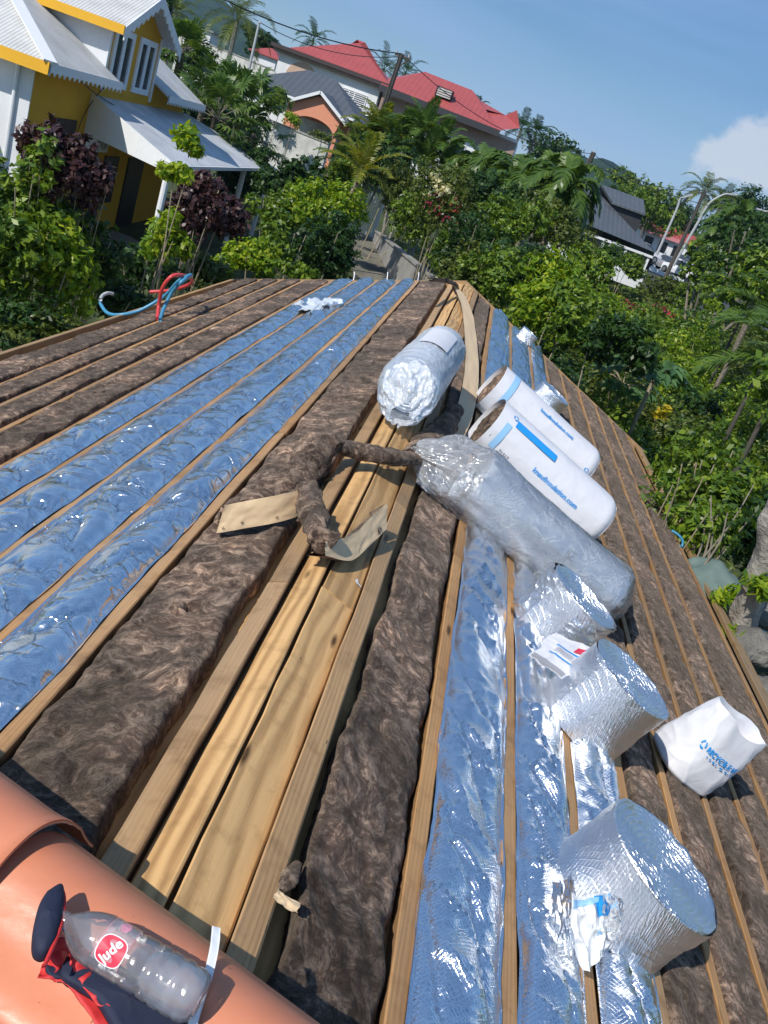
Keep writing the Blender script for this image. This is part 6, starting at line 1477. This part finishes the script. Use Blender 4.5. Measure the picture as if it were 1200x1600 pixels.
def palm(label, top, nf, L, droop, mat, trunk_r=.1, ll=.55, w_=.05, nl=34, elev=(.1, 1.3), cat='palm', kind='palm_tree', ground=None, trunk_mat=BARKG, lean=(0, 0), vee=.35, stems=1, spread=.5, trunk_from=None, group=None):
    top = Vector(top); g = float(ground_z(top.x, top.y)) if ground is None else ground
    t = thing(kind, label, cat, (top.x, top.y, g), group); V = []; Fc = []; tops = [top] if stems == 1 else [top+Vector((VR.uniform(-spread, spread), VR.uniform(-spread, spread), VR.uniform(-.7, .5))) for _ in range(stems)]
    off = Vector((top.x, top.y, g)); m_ = MB()
    for tp in tops:
        for i in range(nf):
            az = i*2.399+VR.uniform(-.2, .2); el = elev[0]+(elev[1]-elev[0])*((i+.5)/nf)+VR.uniform(-.1, .1)
            v, f = frond(tuple(tp-off), (math.cos(az)*math.cos(el), math.sin(az)*math.cos(el), math.sin(el)), L*VR.uniform(.85, 1.1), droop, nl, ll, w_, vee=vee); n0 = len(V); V += v; Fc += [tuple(q+n0 for q in x) for x in f]
        b = Vector((tp.x-off.x+lean[0], tp.y-off.y+lean[1], -.2)) if stems == 1 else Vector((VR.uniform(-.3, .3)*spread, VR.uniform(-.3, .3)*spread, -.2))
        e = tp-off; m_.tube(smoothpath([b, b.lerp(e, .5)+Vector((.04, 0, 0)), e], 6), list(np.linspace(trunk_r*1.25, trunk_r*.8, 13)), 10)
    mesh('crown', V, Fc, mat, t); m_.build('trunk', trunk_mat, t, True); return t
def fan_palm(label, top, nf, L, mat, R=.75, ground=None, group=None, cat='palm'):
    top = Vector(top); g = float(ground_z(top.x, top.y)) if ground is None else ground; t = thing('fan_palm', label, cat, (top.x, top.y, g), group); off = Vector((top.x, top.y, g)); V = []; Fc = []; m_ = MB()
    for i in range(nf):
        az = i*2.399; el = VR.uniform(-.35, 1.25); d = Vector((math.cos(az)*math.cos(el), math.sin(az)*math.cos(el), math.sin(el))); b = top-off; e = b+d*L*VR.uniform(.7, 1.1); e.z -= .15*L*(1-math.sin(el))
        m_.tube([b, b.lerp(e, .5)+Vector((0, 0, .05)), e], .014, 5)
        s = d.cross(Vector((0, 0, 1))).normalized(); u = s.cross(d).normalized(); n = 22
        for k_ in range(n):
            a = (k_/(n-1)-.5)*4.3; dr = (d*math.cos(a)+s*math.sin(a)).normalized()+u*.15*VR.uniform(-1, 1); sd_ = (s*math.cos(a)-d*math.sin(a)).normalized(); r = R*VR.uniform(.85, 1.05)*(.8+.2*math.cos(a)); w2 = R*.065
            n0 = len(V); mid = e+dr*r*.6; tip = e+dr*r+Vector((0, 0, -.22*r)); V += [tuple(e), tuple(mid-sd_*w2+u*.02), tuple(tip), tuple(mid+sd_*w2+u*.02)]; Fc.append((n0, n0+1, n0+2, n0+3))
    mesh('crown', V, Fc, mat, t); m_.tube([(0, 0, -.2), tuple(top-off)], [.16, .13], 10); m_.build('trunk', BARK, t, True); return t
fan_palm('big fan palm with pale finger-like leaves between the veranda and the grey roof', Fp(376, 172, 36), 24, 1.25, L_PALM, .90)
fan_palm('fan palm directly behind the ochre house gable', Fp(338, 185, 33), 20, 1.3, L_PALM, .85)
fan_palm('fan palm sunlit above the dormer roof', Fp(284, 82, 36), 22, .85, L_PALM, .80)
fan_palm('smaller fan palm between the dormer and the big one', Fp(325, 135, 40), 18, 1.1, L_PALM, .85)
fan_palm('fan palm low beside the retaining wall', Fp(398, 215, 37), 16, 1.1, L_PALM, .75)
palm('tall coconut palm against the mountain at the upper left', Fp(371, 32, 62), 20, 3.0, 1.7, L_OLIVE, .16, .75, .06, 30, (-.5, 1.2))
for px, py, Y, L, lab in ((275, 20, 70, 2.0, 'dark palm half hidden behind the dormer gable at the top'), (490, 62, 90, 2.4, 'low dark palm crown behind the white house parapet'), (600, 108, 88, 2.6, 'palm crown between the two red roofs, left one'), (634, 113, 92, 2.4, 'palm crown between the two red roofs, right one'), (815, 200, 78, 2.0, 'small palm top just right of the red roof wing'), (838, 207, 80, 2.0, 'spiky small palm top standing alone right of the red roof'), (745, 168, 95, 1.6, 'tiny palm top peeping over the red roof')):
    palm(lab, Fp(px, py, Y), 16, L, 1.4, L_DARK if Y > 70 else L_OLIVE, .14, .6, .07, 22, (-.3, 1.2))
# areca clumps left of centre
for px, py, Y, lab, mt in ((596, 222, 43, 'clumping areca palm in front of the utility pole', L_YPALM), (648, 222, 42, 'clumping areca palm right of the utility pole', L_PALM), (690, 252, 41, 'clumping areca palm below the dark gutter of the red roof', L_PALM), (556, 248, 42, 'feathery palm left of the utility pole, over the white wall end', L_PALM)):
    palm(lab, Fp(px, py, Y), 11, 1.7, 1.2, mt, .05, .55, .075, 26, (.1, 1.35), stems=4, spread=.8, kind='areca_palm', vee=.25)
palm('young yellow-green palm with a curved pale trunk beside the white gate', Fp(562, 268, 33), 13, 1.75, 1.0, L_YPALM, .07, .50, .07, 26, (.05, 1.35), trunk_mat=STEM, lean=(-.35, 0))
# feather palms with drooping crowns in the middle
for px, py, Y, lab in ((748, 268, 34, 'drooping feather palm under the red roof, left one of three'), (808, 292, 32, 'drooping feather palm under the red roof wing, middle one of three'), (878, 300, 30, 'drooping feather palm left of the grey-roofed building, right one of three'), (845, 282, 38, 'drooping feather palm further back between the other two')):
    palm(lab, Fp(px, py, Y), 20, 1.95, 2.9, L_PALM, .10, .55, .13, 34, (.0, 1.35), vee=-.05, kind='feather_palm', trunk_mat=BARK)
PB('dark green shrubs filling the foot of the areca palms', 620, 270, 38, (2.6, 1.5, 1.3), L_DARK, 7500, .15, nst=4)
PB('sunlit green shrub left of the young yellow palm', 528, 285, 34, (.9, .9, .9), L_MID, 3600, .14, nst=3)
PB('olive shrub right of the young yellow palm', 622, 300, 34, (1.1, 1.0, 1.0), L_OLIVE, 3800, .13, nst=0)
PB('dense shrub below the areca palms, above the end of the low wall', 662, 345, 29, (1.15, 1.1, 1.0), L_MID, 5200, .12, nst=0)
PB('tangled dark shrub under the drooping palms', 760, 320, 29, (1.9, 1.3, 1.2), L_DARK, 7000, .13, nst=4)
b_ = PB('dark bougainvillea with red and cream flowers left of the drooping palms', 695, 320, 27, (1.15, 1.1, 1.25), L_OLIVE, 6200, .11, nst=6)
def flowers(px, py, Y, r, n, mat, ls, parent): 
    V, Fc = crown_geo(np.array(Fp(px, py, Y))-np.array(parent.location), np.array((r, r, r)), n, ls, nb=9, asp=.8); mesh('flowers', V, Fc, mat, parent)
flowers(690, 328, 26.0, .85, 95, PETAL, .09, b_); flowers(688, 292, 26.0, .40, 110, CREAMP, .12, b_)
b_ = PB('shrub dotted with red flowers right of the bougainvillea', 738, 385, 24, (1.0, 1.0, .95), L_DARK, 5200, .10, nst=3); flowers(733, 408, 23.0, .40, 40, PETAL, .08, b_)
PB('fresh green shrub above the low concrete wall', 706, 392, 25, (.85, .8, .75), L_MID, 4200, .11, nst=0)
PB('mixed green shrub above the gable peak', 742, 428, 20, (.8, .7, .7), L_OLIVE, 4200, .10, nst=0)
PB('green shrub below the drooping palms, left of centre', 800, 345, 26, (1.2, 1.1, 1.0), L_MID, 5600, .12, nst=3)
PB('shrub with small pale flowers below the right drooping palm', 850, 350, 27, (1.2, 1.0, .95), L_OLIVE, 5200, .11, nst=3)
# ---- the dense hedge to the right of the roof
HL = {}
def hedge_label(col, rel, side, x, y, top):
    size = 'taller' if top > -2.95 else ('low' if top < -3.3 else 'middling')
    if y < 16: edge = 'right against the eaves' if x < 6.2 else ('two rows out from the eaves' if x < 8.5 else 'far out from the eaves')
    else: edge = 'at its left side' if x < .12*y else ('in its middle' if x < .28*y else 'at its right side')
    row = '' if y < 24 else (', front rows' if y < 31 else (', middle rows' if y < 42 else ', back rows'))
    return '%s %s hedge shrub %s %s, %s%s' % (size, col, rel, side, edge, row)
cnt = 0
def hedge_at(x, y, top, mat, col, idx):
    d_ = math.hypot(x, y); g = float(ground_z(x, y)); h = max(1.0, top-g); r = (0.50+0.028*y)*VR.uniform(.75, 1.25); ls = .085+.0022*y
    side = 'near half of the right eaves' if y < 9 else ('far half of the right eaves' if y < 16 else ('far gable end' if y < 24 else ('grey-roofed building' if x < 16 else 'car park')))
    rel = 'beside the' if y < 16 else ('beyond the' if y < 24 else 'facing the')
    n = int(3600*VR.uniform(.8, 1.2)) if y < 30 else 2600
    rz_ = min(h*.62, 1.5)
    return bush(hedge_label(col, rel, side, x, y, top), (x, y, top-rz_*.95), (r, r, rz_), mat, n, ls, group='shrubs of the dense hedge right of the roof', nst=3)
y = 5.0
while y < 64:
    sp = 1.05+.042*y; x = 4.9 if y < 15.5 else .2+.03*y
    while x < 9+.52*y:
        xx = x+VR.uniform(-.35, .35)*sp; yy = y+VR.uniform(-.35, .35)*sp; x += sp
        top = -3.0+VR.uniform(-.75, .45) if yy < 40 else -2.75+VR.uniform(-.25, .2)
        if yy < 13 and xx > 5.8: top -= .1
        v = np.array([xx, yy, top]); dep = v@np.array([CX[2], CY[2], CZ[2]]); qx = 600+FPX*(v@np.array([CX[0], CY[0], CZ[0]]))/dep; qy = 800+FPX*(v@np.array([CX[1], CY[1], CZ[1]]))/dep
        if dep < 2 or qx > 1330 or qy > 1150 or qx < 700: continue
        if yy < 17 and qx > 1085 and qy > 740: continue         # the gap with the grey trunk and the rocks
        if yy < 16 and xx < 4.75: continue
        if 17 < yy < 64 and qx < 790 and yy > 30: continue
        if qx > 1090 and yy > 34: top += .5
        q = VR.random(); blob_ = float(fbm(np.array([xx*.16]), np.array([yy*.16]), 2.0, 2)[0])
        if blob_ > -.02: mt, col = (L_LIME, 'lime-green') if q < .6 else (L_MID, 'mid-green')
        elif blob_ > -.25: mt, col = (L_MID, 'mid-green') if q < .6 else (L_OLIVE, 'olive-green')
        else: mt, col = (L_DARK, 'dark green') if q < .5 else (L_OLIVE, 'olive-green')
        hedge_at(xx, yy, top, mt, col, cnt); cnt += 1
    y += sp*.95
for px, py, Y, r, n in ((932, 448, 30, .3, 34), (985, 480, 24, .25, 40), (1040, 485, 24, .22, 26), (895, 420, 34, .3, 22)):
    V, Fc = crown_geo(np.zeros(3), np.array((r*1.8, r*1.8, r*.9)), n, .08, nb=9, asp=.8); c = Fp(px, py, Y); t = thing('flower_cluster', {932: 'pink blossoms in the hedge below the grey-roofed building', 985: 'pink blossoms left of centre in the hedge below the cars', 1040: 'small pink blossoms in the hedge below the cars', 895: 'pink blossoms at the hedge top under the right drooping palm'}[px], 'flowers', c); mesh('blossoms', V, Fc, PETAL, t)
# papaya-like plant with lobed leaves
def lobed_plant(label, c, r, n, mat, R=.42):
    g = float(ground_z(c[0], c[1])); t = thing('papaya_plant', label, 'plant', (c[0], c[1], g)); V = []; Fc = []; m_ = MB(); base = Vector((0, 0, c[2]-g-r*.5))
    for i in range(n):
        az = i*2.4; el = VR.uniform(.1, 1.3); d = Vector((math.cos(az)*math.cos(el), math.sin(az)*math.cos(el), math.sin(el)*.6)); e = base+d*r*VR.uniform(.7, 1.15); m_.tube([base, base.lerp(e, .5)+Vector((0, 0, .08)), e], .012, 5)
        nrm = (Vector((0, 0, 1))+d*.5).normalized(); a1_ = d.cross(nrm).normalized(); a2_ = nrm.cross(a1_).normalized()
        for k_ in range(9):
            a = (k_/8-.5)*4.8; dr = a2_*math.cos(a)+a1_*math.sin(a); sd_ = a1_*math.cos(a)-a2_*math.sin(a); rr2 = R*(1-.12*abs(a)); w2 = R*.17; n0 = len(V)
            V += [tuple(e), tuple(e+dr*rr2*.55-sd_*w2), tuple(e+dr*rr2-nrm*.06), tuple(e+dr*rr2*.55+sd_*w2)]; Fc.append((n0, n0+1, n0+2, n0+3))
    mesh('foliage', V, Fc, mat, t); m_.tube([(0, 0, -.1), base], [.07, .04], 8); m_.build('stem', STEM, t); return t
L_BLUE = leaf_mat('leaf_blue_green', [(0.05, 0.12, 0.055), (0.08, 0.17, 0.08), (0.10, 0.20, 0.09)])
lobed_plant('blue-green papaya-like plant with lobed leaves above the right eaves', Fp(1035, 565, 17.5), .9, 17, L_BLUE, .42)
lobed_plant('second papaya-like plant left of the first, nearer the eaves', Fp(985, 575, 18.5), .75, 11, L_BLUE, .38)
for px, py, Y, r, mt, lab in ((905, 388, 52, 1.5, L_OLIVE, 'olive shrub against the white verandah wall, at its left end'), (950, 402, 54, 1.3, L_DARK, 'dark shrub against the white verandah wall, at its middle'), (985, 415, 54, 1.2, L_MID, 'green shrub against the white verandah wall, at its right end'), (1035, 455, 60, 1.5, L_OLIVE, 'olive shrub in front of the parked silver car'), (1075, 466, 58, 1.4, L_MID, 'green shrub below the white cars')):
    PB(lab, px, py, Y, (r, r, r*.75), mt, 3200, .2, nst=2)
for px, py, Y, r, mt, lab in ((768, 425, 19.5, .85, L_MID, 'green shrub just behind the gable peak, right of the ridge boards'), (812, 425, 20.5, .95, L_DARK, 'dark shrub behind the far end of the right-hand foil strips'), (860, 440, 20.0, .95, L_LIME, 'sunlit lime shrub beyond the tiny far foil roll'), (905, 425, 23.0, 1.05, L_MID, 'green shrub below the right drooping palm, nearest the grey-roofed building'), (840, 480, 17.5, .75, L_LIME, 'lime shrub touching the gable verge beyond the foil'), (900, 500, 17.0, .8, L_MID, 'mid-green shrub near the gable verge, upper part'), (960, 540, 16.3, .75, L_DARK, 'dark shrub near the gable verge, lower part')):
    PB(lab, px, py, Y, (r, r, r*.9), mt, 4200, .115, nst=1)
t = thing('dead_leaf_cluster', 'yellow dying leaf cluster hanging in the hedge below the papaya-like plants', 'leaves', Fp(1033, 652, 13.5)); V, Fc = crown_geo(np.zeros(3), np.array((.13, .13, .19)), 60, .13, nb=5); mesh('yellow_leaves', V, Fc, leaf_mat('leaf_yellow', [(.45, .30, .02), (.6, .42, .03)]), t)
# palms and trees on the right
palm('coconut palm standing above the low red-roofed building', Fp(1100, 300, 96), 20, 3.0, 1.8, L_OLIVE, .18, .75, .08, 28, (-.5, 1.25))
palm('coconut palm just right of and behind the tallest one', Fp(1128, 316, 100), 16, 2.7, 1.8, L_OLIVE, .18, .7, .08, 26, (-.5, 1.2))
for px, py, Y, L, lab in ((1150, 345, 62, 2.7, 'broad palm at the right, over the row of white cars'), (1128, 372, 60, 2.2, 'palm with a yellowing heart at the right end of the car row'), (1196, 372, 52, 2.4, 'palm crossing the right edge beside the broad one')):
    palm(lab, Fp(px, py, Y), 24, L, 2.6, L_PALM, .16, .7, .14, 30, (-.4, 1.25), vee=0, trunk_mat=BARK)
for px, py, Y, L, lab in ((1215, 520, 22, 1.9, 'long-fronded palm reaching in from the right edge, upper one'), (1225, 585, 17, 1.6, 'long-fronded palm reaching in from the right edge, lower one'), (1170, 470, 33, 2.0, 'dark palm in the hedge near the right edge')):
    palm(lab, Fp(px, py, Y), 16, L, 1.3, L_PALM, .05, .60, .055, 40, (0, 1.2), trunk_mat=OLDPOLE)
for px, py, Y, r, n, lab, mt in ((985, 305, 118, (4.5, 3, 3.0), 5200, 'round green tree behind the grey upper roof', L_MID), (1020, 325, 112, (4.2, 3, 2.8), 5200, 'broad green tree left of the street lamps', L_MID), (1055, 345, 125, (4.5, 3, 3.0), 5200, 'dark tree behind the low red-roofed building', L_DARK), (1175, 330, 120, (5, 3, 3), 4200, 'distant dark tree at the right edge', L_DARK), (1180, 400, 46, (2.6, 2, 1.9), 5200, 'dense dark tree at the right edge above the hedge', L_DARK), (1115, 420, 50, (1.9, 1.6, 1.3), 3600, 'green shrubby tree just below the right-hand cars', L_MID), (860, 235, 90, (3.5, 2, 1.6), 2600, 'dark distant tree behind the drooping palms', L_DARK), (1195, 455, 30, (1.9, 1.5, 1.3), 4600, 'mid-green tree at the right edge above the long fronds', L_MID)):
    PB(lab, px, py, Y, r, mt, n, .16+.0022*Y, kind='broadleaf_tree', cat='tree', nst=3, rad=.1, stem=BARK)
# far-off wood on the lower hills
V_ = []; F_l = []; nn_ = 0
for i in range(420):
    y = VR.uniform(150, 420); x = VR.uniform(-.42, .5)*y
    c = np.array([x, y, float(ground_z(x, y))+2.0]); v, f = crown_geo(c, np.array((6, 6, 3.6))*VR.uniform(.7, 1.2), 260, 1.1, nb=7); V_.append(v); F_l.append(f+nn_); nn_ += len(v)
tag(mesh('distant_woodland', np.concatenate(V_), np.concatenate(F_l), L_DARK), 'far-off wooded ground below the hills', 'woodland', kind='stuff')
# undergrowth carpet
V_ = []; F_l = []; nn_ = 0
n = 60000; gx_ = VR.uniform(-14, 30, n); gy_ = 4+44*VR.random(n)**.8; ok = ~((gx_ > -3.8) & (gx_ < 3.6) & (gy_ < YE+.3))
lane_x = np.interp(gy_, [q.y for q in lp_], [q.x for q in lp_]); ok &= ~((np.abs(gx_-lane_x) < 1.2) & (gy_ > 18)) & ~((gx_ < -6.0) & (gy_ > 19.5) & (gy_ < 36)); ok &= ~((gx_ < -10) & (gy_ > 14))
gx_, gy_ = gx_[ok], gy_[ok]; C = np.stack([gx_, gy_, ground_z(gx_, gy_)+VR.uniform(.03, .35, len(gx_))], 1); Nn = rnd_dirs(len(C))*.6+np.array([0, 0, .8]); Nn /= np.linalg.norm(Nn, axis=1, keepdims=True); V, Fc = leaves(C, Nn, rnd_dirs(len(C)), VR.uniform(.12, .30, len(C)), VR.uniform(.05, .12, len(C)))
tag(mesh('undergrowth', V, Fc, L_OLIVE), 'low weedy undergrowth covering the ground between the shrubs', 'undergrowth', kind='stuff')

# ---- the gap at the lower right: trunk, rocks, covers
def trunk(label, pix, r0, r1, Y0, mat, extra=()):
    P = [Vector(Fp(x, y, yy)) for x, y, yy in pix]; t = thing('tree_trunk', label, 'tree'); V, Fc = tube_np(smoothpath(P, 10), list(np.linspace(r0, r1, (len(P)-1)*10+1)), 28); V = np.array(V); C = V.mean(0)
    n1 = fbm(V[:, 0]*5, V[:, 1]*5, V[:, 2]*3, 5); V = V+np.stack([n1, n1*.5, n1*.2], 1)*.05; mesh('trunk', V, Fc, mat, t, smooth=True)
    for i, (pa, pb, ra) in enumerate(extra): m_ = MB(); m_.tube(smoothpath([Vector(Fp(*pa)), Vector(Fp(*pa)).lerp(Vector(Fp(*pb)), .5)+Vector((.05, 0, .05)), Vector(Fp(*pb))], 5), list(np.linspace(ra, ra*.7, 11)), 12); m_.build('branch_stub', mat, t, True)
    return t
trunk('thick grey mossy tree trunk at the right edge below the hedge', [(1160, 985, 8.6), (1178, 930, 8.5), (1198, 860, 8.4), (1222, 780, 8.3), (1262, 660, 8.1)], .15, .11, 8, BARKG, [((1150, 985, 8.9), (1152, 925, 9.0), .07)])
PB('leafy top of the grey trunk at the right edge', 1285, 640, 8.2, (.7, .7, .6), L_MID, 2600, .12, nst=0)
ROCK = simple('mossy_rock', (0.16, 0.15, 0.13), .95, .5, 5, bump=1.0, bscale=14, bd=.05)
def rock(label, px, py, Y, r, mat=ROCK, seed=0):
    c = np.array(Fp(px, py, Y)); t_ = np.linspace(0, math.pi, 20); p_ = np.linspace(0, 2*math.pi, 29); TT, PP = np.meshgrid(t_, p_, indexing='ij'); d = np.stack([np.sin(TT)*np.cos(PP), np.sin(TT)*np.sin(PP), np.cos(TT)], -1); k_ = 1+.35*fbm(d[..., 0]*1.3+seed, d[..., 1]*1.3, d[..., 2]*1.3, 4); k_[:, -1] = k_[:, 0]
    o = mesh('rock', (c+d*k_[..., None]*np.array([r, r, r*.65])).reshape(-1, 3), grid_faces(20, 29), mat, smooth=True); return tag(o, label, 'rock', 'rocks at the foot of the grey trunk')
for i, (px, py, Y, r, lab) in enumerate(((1180, 1008, 8.2, .26, 'large mossy grey rock at the foot of the trunk'), (1192, 960, 8.8, .22, 'grey rock behind and right of the trunk foot'), (1140, 980, 9.0, .2, 'small dark rock left of the trunk foot'), (1196, 1090, 7.4, .25, 'dark rock at the right edge below the others'))): rock(lab, px, py, Y, r, seed=i*5)
def cover(name, label, px, py, Y, r, mat, seed):
    c = np.array(Fp(px, py, Y)); X, Yv = np.meshgrid(np.linspace(-1, 1, 40), np.linspace(-1, 1, 40), indexing='ij'); d = np.sqrt(X**2+Yv**2); Z = r*.7*np.exp(-d*d*1.6)+.10*r*fbm(X*3+seed, Yv*3, 0, 5); P = np.stack([c[0]+X*r, c[1]+Yv*r, c[2]-r*.4+Z], -1); return tag(mesh(name, P.reshape(-1, 3), grid_faces(40, 40), mat, smooth=True), label, 'tarpaulin')
cover('green_tarpaulin', 'faded grey-green tarpaulin heaped just past the right eaves', 1112, 905, 9.5, .62, simple('green_sheet', (.12, .17, .15), .6, .15), 1)
cover('blue_tarpaulin', 'crumpled blue tarpaulin behind the small bright plant', 1140, 925, 9.8, .42, simple('blue_sheet', (.05, .20, .36), .5, .2), 4)
for px, py, Y, lab in ((1138, 932, 8.9, 'bright green leafy rosette in front of the blue tarpaulin'), (1150, 995, 8.3, 'bright fern-like plant beside the mossy rocks'), (1190, 915, 8.2, 'small bright plant at the foot of the trunk')): PB(lab, px, py, Y, (.25, .25, .16), L_LIME, 240, .14, nst=0, asp=.3)
PB('sparse green saplings right of the eaves, above the tarpaulin', 1085, 820, 10.5, (.8, .8, .9), L_MID, 1500, .11, nst=10, rad=.02)
PB('bushy green shrub between the eaves and the trunk', 1130, 760, 11.5, (1.0, 1.0, .9), L_MID, 4200, .11, nst=8, rad=.025)
PB('shaded shrub behind the grey trunk', 1180, 830, 11.0, (.9, .9, .8), L_DARK, 3200, .11, nst=5)
t = thing('bare_branches', 'bundle of bare leaning stems beside the right eaves', 'branches')
for i in range(6):
    a = Vector(Fp(1075+VR.uniform(-10, 25), 890+VR.uniform(-10, 30), 9.5)); b = Vector(Fp(1120+VR.uniform(-40, 60), 770+VR.uniform(-20, 50), 10+VR.uniform(-.5, 1))); m_ = MB(); m_.tube(smoothpath([a, a.lerp(b, .5)+Vector((.06, 0, .03)), b], 4), list(np.linspace(.014, .007, 9)), 6); m_.build('stem', BARK, t)

# ---- the air between here and the hills
m_ = MB(); m_.box(-1700, 1700, -320, 2700, -12, 420); hz = m_.build('haze', None); tag(hz, None, None, kind='stuff')
hm = bpy.data.materials.new('haze_air'); hm.use_nodes = True; ht = hm.node_tree; ht.nodes.clear(); ho = ht.nodes.new('ShaderNodeOutputMaterial'); pv = ht.nodes.new('ShaderNodeVolumePrincipled')
pv.inputs['Color'].default_value = (0.45, 0.68, 1.0, 1); pv.inputs['Density'].default_value = 0.00022; pv.inputs['Anisotropy'].default_value = 0.2; ht.links.new(pv.outputs[0], ho.inputs['Volume']); hz.data.materials.append(hm)
